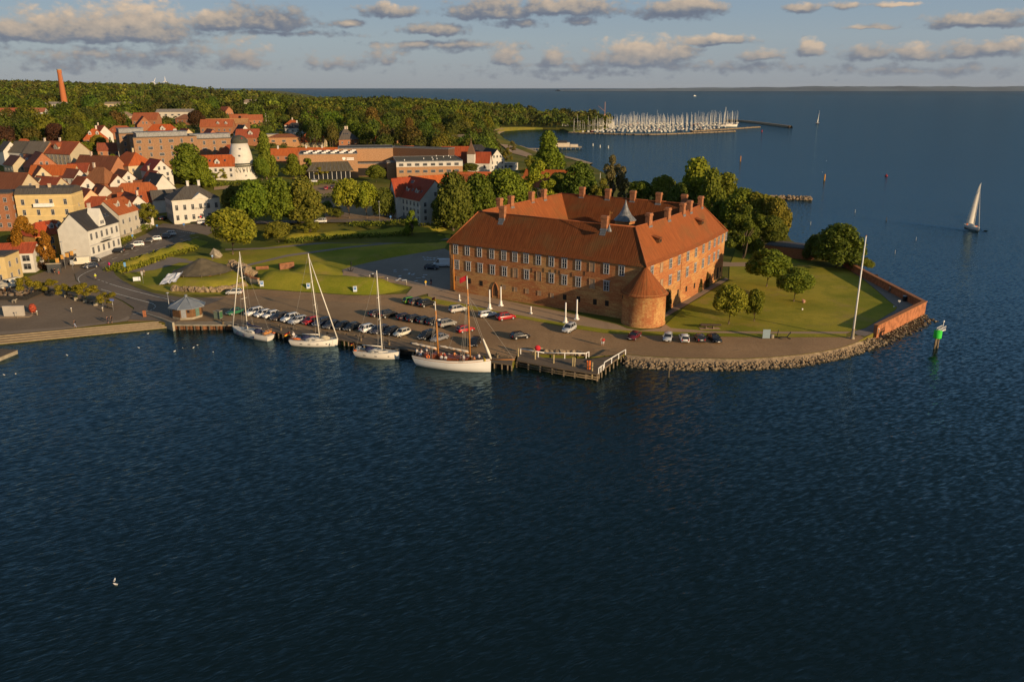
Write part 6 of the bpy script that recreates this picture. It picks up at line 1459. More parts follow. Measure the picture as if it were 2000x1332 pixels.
for x, y, hd, k, c, lab in [(228, 494.5, 200, 'wagon', BLK, 'long black estate car parked before the grey and white villa'), (250, 488, 205, 'hatch', BLK, 'black car second in the line on the town road'), (267.5, 482, 205, 'mpv', WHT, 'white car third in the line on the town road'), (288, 475, 207, 'hatch', (.03, .03, .035), 'dark car fourth in the line on the town road'), (303, 470.5, 208, 'hatch', WHT, 'white car fifth in the line on the town road'),
 (320, 466, 208, 'wagon', GRA, 'grey estate car sixth in the line on the town road'), (331, 461.5, 208, 'suv', (.5, .5, .5), 'pale car last in the line on the town road'), (398, 438, 30, 'wagon', WHT, 'white car parked at the corner of the customs house'), (411, 441, 25, 'hatch', BLK, 'dark car beside the white one at the customs house'), (184, 512, 30, 'hatch', BLK, 'black car behind the white van at the road bend'), (178, 524, 225, 'hatch', (.02, .028, .05), 'dark blue car driving round the road bend'),
 (319, 430, 90, 'sedan', BLK, 'dark car in the shade left of the customs house'), (626.5, 436, 186, 'mpv', (.62, .62, .60), 'white people carrier on the upper road'), (637, 371, -80, 'hatch', REDC, 'red car in the school car park'), (649, 369, 95, 'mpv', (.02, .02, .04), 'dark car beside the red one in the school car park'), (651, 358, 180, 'hatch', SIL, 'silver car in the upper school car park'), (612, 357, 180, 'hatch', WHT, 'white car behind the hedge of the school car park'), (786, 431, 185, 'hatch', BLK, 'dark car in the shade below the hotel'), (808, 424, 185, 'hatch', SIL, 'silver car parked before the white hotel'), (640, 404, 5, 'wagon', NVY, 'dark blue car in the shade of the car park trees')]: put_car(x, y, hd, k, c, lab, Rg if x < 420 and k != 'van' else None)
put_car(158, 518, 196, 'van', (.66, .60, .48), 'cream panel van standing at the road bend')
put_car(20, 563, 250, 'van', (.66, .62, .52), 'pale delivery van at the cafe edge on the square')
for k in list(protos):
    if k not in used: raise RuntimeError(k)

# ---------------------------------------------------------------- boats
M_HULL = tinted('hull_paint', .07, .5, rough=.3, spec=.5)
M_TEAK = simple('teak_deck', (.34, .22, .12), .25, 2.5, rough=.7)
M_CANV = simple('navy_canvas', (.022, .028, .075), .3, 3., rough=.9)
M_SAIL = tinted('sailcloth', .14, 1.2, rough=.8)
M_MAST = simple('white_mast_paint', (.72, .68, .60), .08, 1., rough=.4)
M_WIRE = simple('rigging_wire', (.30, .28, .25), .1, 1., rough=.5)
M_ORGR = simple('orange_plastic', (.70, .16, .03), .15, 3., rough=.6)
M_ANTI = simple('red_boot_top', (.16, .03, .02), .2, 2.)
def hull_fn(L, B, fb, sheer, stern_w, plumb):
    def st(t):                                              # t: 0 stern, 1 bow
        hb = B * (stern_w + (1 - stern_w) * math.sin(min(t / .45, 1) * math.pi / 2)) if t < .45 else B * max(1 - ((t - .45) / .55) ** 2.1, 0.015)
        return -L / 2 + L * t, hb, fb + sheer * (1.15 * t * t + .35 * (1 - t) ** 2 * (t < .5))
    def ring(t, zl=None):
        x, hb, zs = st(t); over = .055 * L * (1 - plumb) * max(t - .8, 0) / .2; ov2 = -.05 * L * max(.12 - t, 0) / .12
        k = max(1 - abs(t - .45) * 1.2, .2)
        return [(x, -hb, zs), (x - over * .5 - ov2 * .5, -hb * .95, zs * .45), (x - over - ov2, -hb * .74, .0), (x - over - ov2, 0, -.55 * k), (x - over - ov2, hb * .74, .0), (x - over * .5 - ov2 * .5, hb * .95, zs * .45), (x, hb, zs)]
    return st, ring
def hull(parent, L, B, fb, sheer, stern_w, plumb, col, stripe=None):
    st, ring = hull_fn(L, B, fb, sheer, stern_w, plumb); b = MB(); N = 22
    b.loft([ring(i / N) for i in range(N + 1)], True, False, False)
    r0 = ring(0); b.add(r0, [tuple(range(6, -1, -1))])
    h = mk('hull', b, M_HULL, parent, color=col)
    b = MB(); b.loft([[(st(i / N)[0], -st(i / N)[1] * .985, st(i / N)[2] - .03), (st(i / N)[0], 0, st(i / N)[2] + .03), (st(i / N)[0], st(i / N)[1] * .985, st(i / N)[2] - .03)] for i in range(N + 1)], True, False, False)
    mk('deck', b, M_TEAK if L > 14 else M_DECKP, parent)
    b = MB()
    for s in (-1, 1): b.tube([(st(i / N)[0], s * st(i / N)[1], st(i / N)[2] + .02) for i in range(N + 1)], .05, 5)
    mk('rub_rail', b, M_SPAR if L > 14 else M_MAST, h)
    return st
M_DECKP = simple('deck_gelcoat', (.62, .58, .50), .12, 2., rough=.5)
def wires(parent, segs, r=.022):
    b = MB()
    for a, c in segs: b.tube([a, c], r, 4, caps=False)
    return mk('rigging', b, M_WIRE, parent)
def boat_pos(bow, stern, z=2.0):
    a, c = G(bow[0], bow[1], z), G(stern[0], stern[1], z); m = (a + c) / 2; d = (a - c).xy
    return Vector((m.x, m.y, WZ)), math.atan2(d.y, d.x), d.length
def yacht(label, bow, stern, B, mh, mt, col, jib=True, boom=None, rake=0., cover=None, hood=True, portholes=3, Lk=1.0, group='yachts moored along the quay'):
    p, a, L = boat_pos(bow, stern); L *= Lk; t = thing('sailing_yacht', label, 'sailing yacht', p, a, group)
    st = hull(t, L, B, 1.15, .35, .62, .55, col)
    X = lambda f: -L / 2 + L * f
    b = MB(); b.loft([[(X(f), -w, 1.15), (X(f), -w * .82, 1.15 + h), (X(f), w * .82, 1.15 + h), (X(f), w, 1.15)] for f, w, h in ((.34, B * .62, .55), (.45, B * .64, .58), (.6, B * .55, .5), (.72, B * .34, .30), (.78, B * .18, .12))], True, True)
    cb = mk('cabin', b, M_DECKP, t); b = MB()
    for s in (-1, 1): b.loft([[(X(.40), s * B * .60, 1.40), (X(.40), s * B * .575, 1.58)], [(X(.56), s * B * .54, 1.40), (X(.56), s * B * .515, 1.57)]], False, False, False)
    for f in (.66, .52): b.box((X(f), 0, 1.15 + .5), (.5, .5, .12))
    mk('cabin_window', b, M_GLASS, cb)
    b = MB(); b.box((X(.2), 0, 1.22), (L * .22, B * .9, .12)); mk('cockpit', b, M_TEAK, t)
    b = MB(); b.tube([(X(.11), 0, 1.2), (X(.11), 0, 2.0)], .06, 6); b.lathe([(.45, 0), (.45, .05), (.40, .05), (.40, 0)], 14, (X(.11), 0, 1.95)); mk('steering_wheel', b, M_METAL, t)
    if portholes:
        b = MB()
        for s in (-1, 1):
            for i in range(portholes): f = .28 + .5 * i / max(portholes - 1, 1); x, hb, zs = st(f); b.box((x, s * (hb * .965), .72), (.55, .05, .16))
        mk('porthole', b, M_GLASS, t)
    mx = X(mt); top = Vector((mx - rake, 0, mh)); b = MB(); b.tube([(mx, 0, 1.2), top], [.13, .085], 8); m = mk('mast', b, M_MAST, t)
    b = MB()
    for z in (.42, .68):
        q = Vector((mx, 0, 1.2)).lerp(top, z); b.tube([(q.x, -1.0 * (1.1 - z * .4), q.z), (q.x, 1.0 * (1.1 - z * .4), q.z)], .04, 5)
    mk('spreader', b, M_MAST, m)
    bl = boom or .36 * L; b = MB(); b.tube([(mx, 0, 2.4), (mx - bl, 0, 2.45)], .10, 7); bo = mk('boom', b, M_MAST, m)
    if cover: b = MB(); b.tube([(mx - .05, 0, 3.4), (mx - .3, 0, 2.75), (mx - bl * .5, 0, 2.62), (mx - bl, 0, 2.52)], [.10, .24, .21, .12], 8); mk('sail_cover', b, cover, bo)
    if hood: b = MB(); b.lathe([(B * .55, 0), (B * .52, .45), (B * .35, .75), (.02, .85)], 14, (X(.33), 0, 1.35)); mk('sprayhood', b, M_CANV, t)
    bowp = (X(.985), 0, st(.98)[2] + .1); q = Vector((mx, 0, 1.2)).lerp(top, .97)
    if jib: b = MB(); b.tube([bowp, tuple(Vector(bowp).lerp(q, .5)), q], [.14, .12, .05], 7); mk('furled_jib', b, M_MAST, t)
    s1 = Vector((mx, 0, 1.2)).lerp(top, .68)
    wires(t, [(tuple(top), (X(.02), 0, 1.4))] + [((mx - .2, s * B * .92, 1.3), (s1.x, s * .85, s1.z)) for s in (-1, 1)] + [((s1.x, s * .85, s1.z), tuple(q)) for s in (-1, 1)] + [((mx - .5, s * B * .92, 1.3), (mx, s * .1, mh * .45)) for s in (-1, 1)])
    b = MB()                                                # guard rails
    for s in (-1, 1):
        P = [(st(f)[0], s * st(f)[1] * .96, st(f)[2]) for f in (.02, .16, .3, .45, .6, .75, .9, .985)]
        for q_ in P: b.tube([q_, (q_[0], q_[1], q_[2] + .62)], .02, 4)
        b.tube([(x, y, z + .6) for x, y, z in P], .02, 4)
    b.tube([(X(.985), -.1, 1.6 + .5), (X(1.0), 0, 1.6 + .55), (X(.985), .1, 1.6 + .5)], .025, 4)
    mk('guard_rail', b, M_METAL, t)
    b = MB()
    for f in (.3, .55, .75): x, hb, zs = st(f); b.lathe([(.02, 0), (.16, .1), (.16, .6), (.02, .7)], 8, (x, (hb + .12), .35))
    mk('fender', b, M_CANV, t)
    return t, L, X
def flag(parent, pos, size, mats_, ang=0., pole=1.4):
    b = MB(); b.mat = 0; b.tube([pos, (pos[0] - .3, pos[1], pos[2] + pole)], .03, 5)
    c = Vector((pos[0] - .3, pos[1], pos[2] + pole)); d = Vector((math.cos(ang), math.sin(ang), -.25))
    n = len(mats_)
    for i in range(n):
        b.mat = 1 + i; h0, h1 = size * .6 * (1 - i / n), size * .6 * (1 - (i + 1) / n); Lh = [[c + d * size * k / 4 + Vector((0, .08 * math.sin(k * 1.7), -.05 * k - size * .6 + h)) for h in (h1, h0)] for k in range(5)]
        b.loft(Lh, True, False, False)
    return mk('flag', b, [M_SPAR] + mats_, parent)
MF_R = simple('flag_red', (.50, .02, .03), .1); MF_Y = simple('flag_yellow', (.75, .42, .02), .1); MF_K = simple('flag_black', (.012, .012, .012), .1)
# four boats along the quay
y1, L1, X1 = yacht('white yacht with navy blue sail cover, moored leftmost with its bow to the left', (454, 639), (530, 655), 1.75, 19.2, .60, (.66, .63, .58), cover=M_CANV, portholes=0)
b = MB(); b.box((X1(.1), 0, 1.75), (.5, 2.2, .5)); b.box((X1(.06), 0, 2.4), (.08, 2.0, .08)); mk('cockpit_gear', b, M_SPAR, y1)
b = MB(); b.lathe([(.34, 0), (.34, .12), (.2, .12), (.2, 0)], 14, (X1(.03), -1.1, 1.5)); mk('lifebuoy', b, M_ORGR, y1)
y2, L2, X2 = yacht('big white yacht with a long furled jib and orange dinghy gear, second from the left', (660.5, 664), (567, 661.5), 1.95, 20.2, .62, (.72, .68, .61), rake=1.1, portholes=4)
b = MB(); b.tube([(X2(.04), -1.3, 1.75), (X2(.2), -1.5, 1.8), (X2(.27), -1.5, 1.75)], [.15, .22, .1], 8); mk('folded_dinghy', b, M_ORGR, y2)
b = MB(); b.tube([(X2(.64), 0, 1.85), (X2(.74), -.1, 1.75), (X2(.84), 0, 1.72)], [.4, .55, .15], 8); mk('dinghy', b, simple('sand_canvas', (.55, .48, .34), .2), y2)
flag(y2, (X2(.0), .6, 1.4), 1.1, [MF_K, MF_R, MF_Y], 3.6)
y3, L3, X3 = yacht('white yacht with silver mast and bare boom, third from the left', (781, 689.3), (693, 682.7), 1.75, 18.4, .61, (.68, .63, .55), jib=False, rake=.3, boom=4.3, portholes=3)
b = MB(); b.lathe([(.38, 0), (.38, .12), (.22, .12), (.22, 0)], 14, (X3(.06), -1.2, 1.5)); mk('lifebuoy', b, M_ORGR, y3)
flag(y3, (X3(.0), 0, 1.4), .9, [MF_K, MF_R, MF_Y], 2.8)

# the wooden ketch
p, a, L = boat_pos((959, 706.8), (809.5, 691), 2.8); ket_L, a_k = L, a
ket = thing('wooden_ketch', 'old white wooden ketch with two varnished orange masts and people on deck', 'sailing ship', p, a)
st = hull(ket, L, 2.25, 1.55, .75, .55, .92, (.74, .72, .68)); X = lambda f: -L / 2 + L * f
b = MB(); N = 22
for s in (-1, 1): b.loft([[(st(i / N)[0], s * st(i / N)[1], st(i / N)[2]), (st(i / N)[0], s * (st(i / N)[1] + .01), st(i / N)[2] + .42)] for i in range(N + 1)], True, False, False)
mk('bulwark', b, M_HULL, ket, color=(.72, .69, .64))
b = MB()
for s in (-1, 1): b.tube([(st(i / N)[0], s * (st(i / N)[1] + .02), st(i / N)[2] + .44) for i in range(N + 1)], .08, 5)
mk('cap_rail', b, M_BROWNWOOD, ket)
b = MB()
for f, w, l, h in ((.30, 1.9, 1.5, .9), (.52, 2.2, 2.6, .55), (.66, 1.8, 1.6, .6), (.17, 1.2, .9, .7)): b.box((X(f), 0, 1.75 + h / 2), (l, w, h)); b.box((X(f), 0, 1.75 + h + .04), (l + .15, w + .15, .08))
mk('deckhouse', b, simple('mahogany', (.26, .07, .03), .3, 3., rough=.4), ket)
def zmast(f, px_top):
    q = ket.matrix_basis @ Vector((X(f), 0, 0)); z = 0
    while to_px((q.x, q.y, z))[1] > px_top: z += .1
    return z - WZ
zm, zf = zmast(.335, 590), zmast(.745, 540)
for f, z in ((.32, zm), (.735, zf)):
    b = MB(); b.tube([(X(f), 0, 1.5), (X(f) - .3, 0, z * .86), (X(f) - .35, 0, z * .86 + .01)], [.19, .13, .13], 9); m = mk('mast', b, M_SPAR, ket)
    b = MB(); b.tube([(X(f) - .34, 0, z * .86), (X(f) - .4, 0, z)], [.125, .07], 9); mk('masthead', b, M_MAST, m)
    b = MB(); b.tube([(X(f) - .22, -.8, z * .66), (X(f) - .22, .8, z * .66)], .05, 5); b.lathe([(.16, -.12), (.2, 0), (.16, .12)], 8, (X(f) - .24, 0, z * .7)); mk('crosstree', b, M_BLACK, m)
    ln = 6.3 if f > .5 else 5.6
    b = MB(); b.tube([(X(f) - .2, 0, 3.5), (X(f) - ln, 0, 4.1)], .12, 7); bo = mk('boom', b, M_SPAR, m)
    b = MB(); P = [(X(f) - .3 - ln * k / 14, .1 * math.sin(k * 2.3), 3.72 + .6 * k / 14 + .05 * math.sin(k * 3.1)) for k in range(15)]; b.tube(P, [.12] + [.22 + .06 * math.sin(k * 2) for k in range(13)] + [.1], 8); mk('furled_sail', b, M_SAIL, bo, color=(.60, .52, .42))
b = MB(); b.tube([(X(.96), 0, 2.5), (X(1.30), 0, 3.1)], [.14, .08], 8); mk('bowsprit', b, M_SPAR, ket)
b = MB(); P0, P1_ = Vector((X(1.0), 0, 2.7)), Vector((X(.735) - .25, 0, zf * .74)); b.tube([P0, P0.lerp(P1_, .12), P0.lerp(P1_, .34), P0.lerp(P1_, .36)], [.2, .3, .16, .03], 8); mk('furled_jib', b, M_SAIL, ket, color=(.72, .66, .54))
b = MB(); b.lathe([(.42, 0), (.42, .14), (.26, .14), (.26, 0)], 14, (0, 0, 0)); o = mk('lifebuoy', b, M_ORGR, ket, (X(.235), -1.95, 2.5)); o.rotation_euler = (math.pi / 2, 0, 0)
b = MB(); b.lathe([(.02, 0), (.34, .02), (.34, .22), (.02, .24)], 12, (X(.32) - .2 + .5, 0, zm * .72)); mk('radar_dome', b, M_WHITE, ket)
hf = Vector((X(.735) - .28, 0, zf * .8)); hm = Vector((X(.32) - .28, 0, zm * .8))
wires(ket, [(tuple(hf), (X(1.29), 0, 3.1)), (tuple(hf), (X(.99), 0, 2.6)), (tuple(P1_), (X(.97), 0, 2.6)), (tuple(hm), tuple(hf * .5 + Vector((X(.735), 0, 0)) * .5))] +
      [((X(f) - .5 - k * .45, s * 2.15, 2.1), (h_.x, s * .1, h_.z)) for f, h_ in ((.735, hf), (.32, hm)) for s in (-1, 1) for k in range(3)] + [(tuple(hm), (X(.02), 0, 2.3)), ((X(.46), 0, 4.1), tuple(hf))], .028)
flag(ket, (X(.32) - .1, 0, zm - .3), 1.1, [MF_K, MF_R, MF_Y], 2.6, 1.2)
b = MB(); c = Vector((X(.735) - .42, 0, zf + .1)); b.loft([[c + Vector((-k * .5, .1 * math.sin(k * 2), -.28 * k - .9 + h)) for h in (0, 1.)] for k in range(4)], True, False, False); mk('flag', b, MF_R, ket)
b = MB(); b.tube([(X(.9), .6, 2.2), (X(.9), .6, 3.0)], .2, 7); b.lathe([(.25, 0), (.25, .5), (.0, .6)], 8, (X(.93), -.5, 2.3)); mk('windlass', b, simple('yellow_black_gear', (.45, .32, .05), .6, 6.), ket)

# sailing boat out on the sound
p = G(1899, 448, 0); t = thing('sailing_boat', 'white sailing boat under tall pale sail, sailing towards the viewer at right', 'sailing yacht', p, R(-97))
L = 11.5; st = hull(t, L, 1.8, 1.1, .35, .62, .55, (.70, .67, .62)); X = lambda f: -L / 2 + L * f
b = MB(); b.loft([[(X(f), -w, 1.1), (X(f), -w * .8, 1.1 + h), (X(f), w * .8, 1.1 + h), (X(f), w, 1.1)] for f, w, h in ((.36, 1.1, .5), (.55, 1.0, .5), (.74, .5, .2))], True); mk('cabin', b, M_DECKP, t)
b = MB(); b.tube([(X(.58), 0, 1.1), (X(.56), 0, 18.2)], [.12, .07], 8); m = mk('mast', b, M_MAST, t)
b = MB(); Lr = []
for k in range(13):
    z = 2.3 + 15.4 * k / 12; w = 3.0 * (1 - k / 12) ** .8 + .15; Lr.append([(X(.575) - .1 - w * q * .38 + .7 * math.sin(q * 2.6) * (1 - k / 12), -.1 - w * q * .86, z + .25 * q) for q in (0, .25, .5, .75, 1)])
b.loft(Lr, True, False, False); sl2 = mk('mainsail', b, M_SAIL, t, color=(.80, .74, .64))
b = MB(); b.tube([(X(.58), 0, 2.2), (X(.58) - 1.2, -2.8, 2.4)], .09, 6); mk('boom', b, M_MAST, m)
b = MB(); b.tube([(X(.98), 0, 1.5), (X(.57), 0, 15.5)], [.10, .05], 6); mk('furled_jib', b, M_MAST, t)
wires(t, [((X(.57), 0, 18), (X(0.01), 0, 1.3)), ((X(.55), -1.7, 1.2), (X(.56), -.1, 13)), ((X(.55), 1.7, 1.2), (X(.56), .1, 13))])
b = MB(); b.box((X(.66), .5, 1.45), (.5, .5, .6)); b.box((X(.2), -.8, 1.5), (.4, .4, .7)); mk('cockpit_gear', b, M_ORGR, t)
# its wake: two low ridges of water
b = MB()
for s in (-1, 1):
    d = Vector((math.cos(R(100)), math.sin(R(100)), 0)); e = Vector((d.y, -d.x, 0)) * s
    P = [p + d * (-5 + k * 9) + e * (1.6 + k * 4.4) for k in range(6)]
    rings = []
    for k, q in enumerate(P):
        w = 1.0 + k * .5; h = .42 * (1 - k / 6.5); rings.append([(q.x - e.x * w, q.y - e.y * w, WZ - .05), (q.x - e.x * w * .3, q.y - e.y * w * .3, WZ + h), (q.x + e.x * w * .3, q.y + e.y * w * .3, WZ + h * .8), (q.x + e.x * w * 1.6, q.y + e.y * w * 1.6, WZ - .05)])
    b.loft(rings, True, False, False)
struct('boat_wake', b, M_WATER)
p = G(1597, 242, 0); t = thing('sailing_boat', 'tiny sailing boat with one narrow white sail far out on the sea', 'sailing yacht', p, R(47))
hull(t, 11, 1.7, 1.1, .3, .6, .6, (.10, .10, .12)); b = MB(); b.tube([(.6, 0, 1), (.6, 0, 20)], .12, 6); mk('mast', b, M_MAST, t)
b = MB(); b.loft([[(.5 - 4.2 * (1 - k / 6) * q, -.9 * math.sin(q * 2), 2.2 + 17 * k / 6) for q in (0, .5, 1)] for k in range(7)], True, False, False); mk('mainsail', b, M_SAIL, t, color=(.75, .70, .62))
p = G(1357, 188.5, 0); t = thing('motor_boat', 'white motor boat far out near the horizon', 'motor boat', p, R(20), None)
hull(t, 22, 3.4, 2.4, .8, .8, .5, (.75, .72, .66)); b = MB(); b.box((-2, 0, 3.9), (9, 4.6, 3.2), top=(.8, .85)); b.box((-1, 0, 6.2), (4, 3.4, 1.6), top=(.8, .8)); mk('cabin', b, M_WHITE, t)

# ---------------------------------------------------------------- the marina
def marina_mesh(L, mh, seed):
    r = random.Random(seed); st, ring = hull_fn(L, L * .165, 1.1, .3, .6, .6); b = MB(); b.mat = 0
    b.loft([ring(i / 8) for i in range(9)], True, False, False); b.add(ring(0), [tuple(range(6, -1, -1))]); b.add([ring(0)[0], ring(0)[-1], ring(.5)[-1], ring(1)[-1], ring(1)[0], ring(.5)[0]], [tuple(range(6))])
    b.mat = 1; b.box((0, 0, 1.5), (L * .45, L * .2, .8), top=(.85, .8)); b.mat = 2; b.box((-L * .2, 0, 2.1), (L * .32, .35, .45))
    c = MB(); c.tube([(L * .08, 0, 1), (L * .06, 0, mh)], [.16, .12], 5); c.tube([(L * .45, 0, 1.6), (L * .07, 0, mh * .92)], [.10, .06], 4); c.tube([(L * .07, -.9, mh * .55), (L * .07, .9, mh * .55)], .06, 4)
    cov = simple('marina_cover', r.choice([(.03, .04, .10), (.5, .46, .38), (.12, .03, .03), (.5, .48, .44)]), .2)
    return b.mesh('moored_boat', [M_HULL, M_DECKP, cov]), c.mesh('mast', M_MAST)
MAR = [marina_mesh(l, m, i) for i, (l, m) in enumerate(((9, 12.5), (10, 14.5), (11, 16), (12.5, 18), (8.5, 11.5), (10.5, 15)))]
rm = random.Random(21); k = 0
for j, (y, xa, xb) in enumerate([(258.0, 1115, 1310), (256.0, 1122, 1345), (253.8, 1150, 1388), (251.4, 1178, 1402), (249, 1190, 1414), (246.8, 1195, 1424), (244.8, 1200, 1428), (243, 1206, 1430), (241.5, 1212, 1432)]):
    x = xa
    while x < xb:
        x += rm.uniform(5.2, 10.5); i = rm.randrange(6)
        if j > 2 and x > 1380: i = 3
        p = G(x, y + rm.uniform(-.6, .6), 0); o = link('moored_boat', MAR[i][0], None, p, R(rm.choice((80, -100)) + rm.uniform(-9, 9)), (.72, .69, .62) if rm.random() < .8 else rm.choice([(.05, .07, .15), (.3, .05, .04), (.5, .5, .52)]))
        tag(o, 'small moored sailing boat with bare mast in the crowded marina', 'sailing yacht', 'boats moored in the marina'); link('mast', MAR[i][1], o, scale=(1, 1, rm.uniform(.9, 1.15))); k += 1
p = G(1423, 248, 0); t = thing('moored_ship', 'largest white hull with the tallest mast at the right end of the marina', 'sailing ship', p, R(5)); hull(t, 26, 3.2, 2.4, .8, .6, .5, (.74, .7, .62))
b = MB(); b.tube([(-6, 0, 2), (-6, 0, 27)], .3, 6); b.tube([(4, 0, 2), (4, 0, 22)], .3, 6); mk('mast', b, M_MAST, t)
b = MB(); b.box((0, 0, 3.2), (9, 3.4, 1.4)); mk('cabin', b, M_DECKP, t)
def pier_px(name, label, pts, w, z, m=M_ROCK, rocks=True):
    b = MB(); P = smooth_line(GZ(0, *pts), 6); rings = []
    for i, q in enumerate(P):
        d = (P[min(i + 1, len(P) - 1)] - P[max(i - 1, 0)]).normalized(); nn = Vector((-d.y, d.x))
        rings.append([(*(q - nn * (w * .5 + 2.2)), -.3), (*(q - nn * w * .5), z), (*(q + nn * w * .5), z), (*(q + nn * (w * .5 + 2.2)), -.3)])
    b.loft(rings, False, False, False)
    for i in range(260 if rocks else 0):
        q = along(P, rm.random()); d = rm.choice((-1, 1)); b.rock((q.x, q.y + d * (w * .5 + rm.uniform(.2, 1.8)), z * rm.uniform(.2, .8)), rm.uniform(.6, 1.2), rm)
    t = tag(mk(name, b, m), label, 'breakwater', 'breakwaters of the marina'); return t
pier_px('breakwater', 'stone breakwater along the near side of the marina', [(1112, 260), (1180, 262.5), (1270, 264), (1360, 261), (1434, 257.6)], 4, 2.0)
pier_px('breakwater', 'shorter stone breakwater just inside the near one', [(1352, 257.5), (1420, 253.5), (1482, 249.3)], 4, 2.0)
pier_px('breakwater', 'dark far breakwater reaching out to the right of the marina', [(1421, 236.3), (1470, 240.5), (1543, 249.8)], 5, 3.2)
for (x, y, w, d, h, lab, c) in ((1114, 248, 26, 12, 6, 'low grey marina building by the trees', (.5, .5, .48)), (1171, 248, 40, 12, 7, 'long white marina clubhouse behind the first masts', W_)):
    house(lab, (x, y - 2), h, 2, w, d, 4, 'gable', c, (.4, .4, .4), 'f62n', cat='building', name='marina_building', pos=G(x, y, 1.6))
p = G(1181, 228, 3); t = thing('harbour_crane', 'thin reddish crane mast with a slanted jib by the marina', 'crane', p); b = MB(); b.tube([(0, 0, -3), (0, 0, 26)], .55, 6); b.tube([(0, 0, 9), (-13, 0, 19)], .3, 5); b.box((0, 0, 2), (3, 3, 4)); mk('mast', b, simple('crane_paint', (.42, .22, .15), .2), t)
# bath house on stilts
p = G(1102, 291.5, 0); t = thing('bath_house', 'low bathing house with dark roof on a platform in the bay', 'building', p, R(-4)); b = MB()
b.box((0, 0, 2.0), (32, 12, .5)); 
for i in range(8):
    for s in (-5, 5): b.tube([(-14 + 4 * i, s, -2), (-14 + 4 * i, s, 2)], .25, 6)
mk('platform', b, M_CONC, t); b = MB(); b.box((-4, 0, 4.0), (18, 8, 3.6)); b.box((9, 0, 3.2), (7, 8, 2)); mk('wall', b, M_WALL, t, color=(.60, .50, .38)); b = MB(); b.box((-6, 0, 6.6), (17, 9, 1.7), top=(.97, .6)); mk('roof', b, M_TILE, t, color=(.05, .045, .045))
pa, pb = G(1000, 290, 1.8), G(1076, 290.8, 1.8); q = thing('bathing_pier', 'pale straight pier leading out to the bathing house', 'pier', (pa + pb) / 2, math.atan2((pb - pa).y, (pb - pa).x)); b = MB(); Lp = (pb - pa).length; b.box((0, 0, 0), (Lp, 3, .4))
for i in range(14):
    for s in (-1.2, 1.2): b.tube([(-Lp / 2 + Lp * (i + .5) / 14, s, -3.5), (-Lp / 2 + Lp * (i + .5) / 14, s, 0)], .2, 5)
mk('deck', b, M_CONC, q)
# wind turbines on the skyline
for (x, y, s, q0) in ((301, 158, 1., .5), (323, 156, 1., 0.05)):
    hub = T(x, 171); Y = 3300.; d = ray(x, y + 3.); hub = Vector((d.x * Y / d.y, Y, HC + d.z * Y / d.y))
    t = thing('wind_turbine', 'left white wind turbine on the skyline' if x < 310 else 'right white wind turbine on the skyline', 'wind turbine', (hub.x, hub.y, H(hub.x, hub.y)), 0, 'wind turbines'); hz_ = hub.z - t.location.z
    b = MB(); b.tube([(0, 0, -4), (0, 0, hz_)], [2.2, 1.4], 8); mk('tower', b, M_WHITE, t)
    b = MB(); b.lathe([(.1, -2), (1.6, -1), (1.6, 1), (.1, 2)], 8, (0, -3, hz_))
    for k in range(3): an = q0 + k * 2.094; b.tube([(0, -3, hz_), (math.sin(an) * 5, -3, hz_ + math.cos(an) * 5), (math.sin(an) * 18, -3, hz_ + math.cos(an) * 18)], [1.2, 1.5, .4], 5)
    mk('rotor', b, M_WHITE, t)

# ---------------------------------------------------------------- quay, steps, jetty
def post_line(b, pts, r, z0, z1, n=6):
    for p in pts: b.tube([(p.x, p.y, z0), (p.x, p.y, z1)], r, n)
def div(P, step):
    L = sum((P[i] - P[i - 1]).length for i in range(1, len(P))); n = max(2, int(L / step)); return [along(P, i / n) for i in range(n + 1)]
QP = [Vector((p.x, p.y)) for p in QUAY]
o0 = QUAY[2]; t = thing('timber_quay', 'long timber quay wall with piles in front of the parked cars', 'quay', (0, 0, 0)); b = MB()
QL = smooth_line(QUAY[1:], 6)
post_line(b, [p + Vector((-.1, -.35)) for p in div(QL, 2.6)], .17, -2.5, 1.75); mk('pile', b, M_WOOD, t); t.children[0]['kind'] = 'stuff'
b = MB(); rings = []
for q in QL: rings.append([(q.x, q.y - .5, 1.78), (q.x, q.y - .5, 2.04), (q.x, q.y + 3.6, 2.075), (q.x, q.y + 3.6, 1.9)])
b.loft(rings, False, True, True); mk('walkway', b, M_DECK, t)
b = MB(); rings = [[(q.x, q.y - .06, -2.5), (q.x, q.y - .06, 1.9)] for q in QL]; b.loft(rings, False, False, False); mk('back_wall', b, simple('tarred_boards', (.035, .028, .022), .4, 1.), t)
b = MB()
for q in div(QL, 4.2)[1:-1]: b.box((q.x, q.y + 3.3, 2.24), (1.9, .28, .26), -.38)
mk('kerb_beam', b, M_WOOD, t)
for i, (x, y) in enumerate([(436, 636.5), (492, 641), (549, 649), (640, 661), (705, 669), (760, 677), (848, 690), (912, 699), (971, 702)]):
    p = G(x, y - 3, 2); tt = thing('mooring_post', ['squat mooring post left of the leftmost yacht', 'mooring post behind the leftmost yacht mast', 'mooring post between the first and second yacht', 'mooring post behind the second yacht bow', 'thick mooring post left of the third yacht', 'mooring post behind the third yacht', 'mooring post at the ketch stern', 'mooring post behind the ketch amidships', 'thick mooring post at the ketch bow'][i], 'mooring post', p, 0, 'mooring posts on the quay')
    b = MB(); b.tube([(0, 0, -.3), (0, 0, 1.15)], [.26, .24], 9); mk('post', b, M_WOOD, tt); b = MB(); b.lathe([(.30, .75), (.33, .8), (.33, .9), (.30, .95)], 10); mk('iron_band', b, M_BLACK, tt)
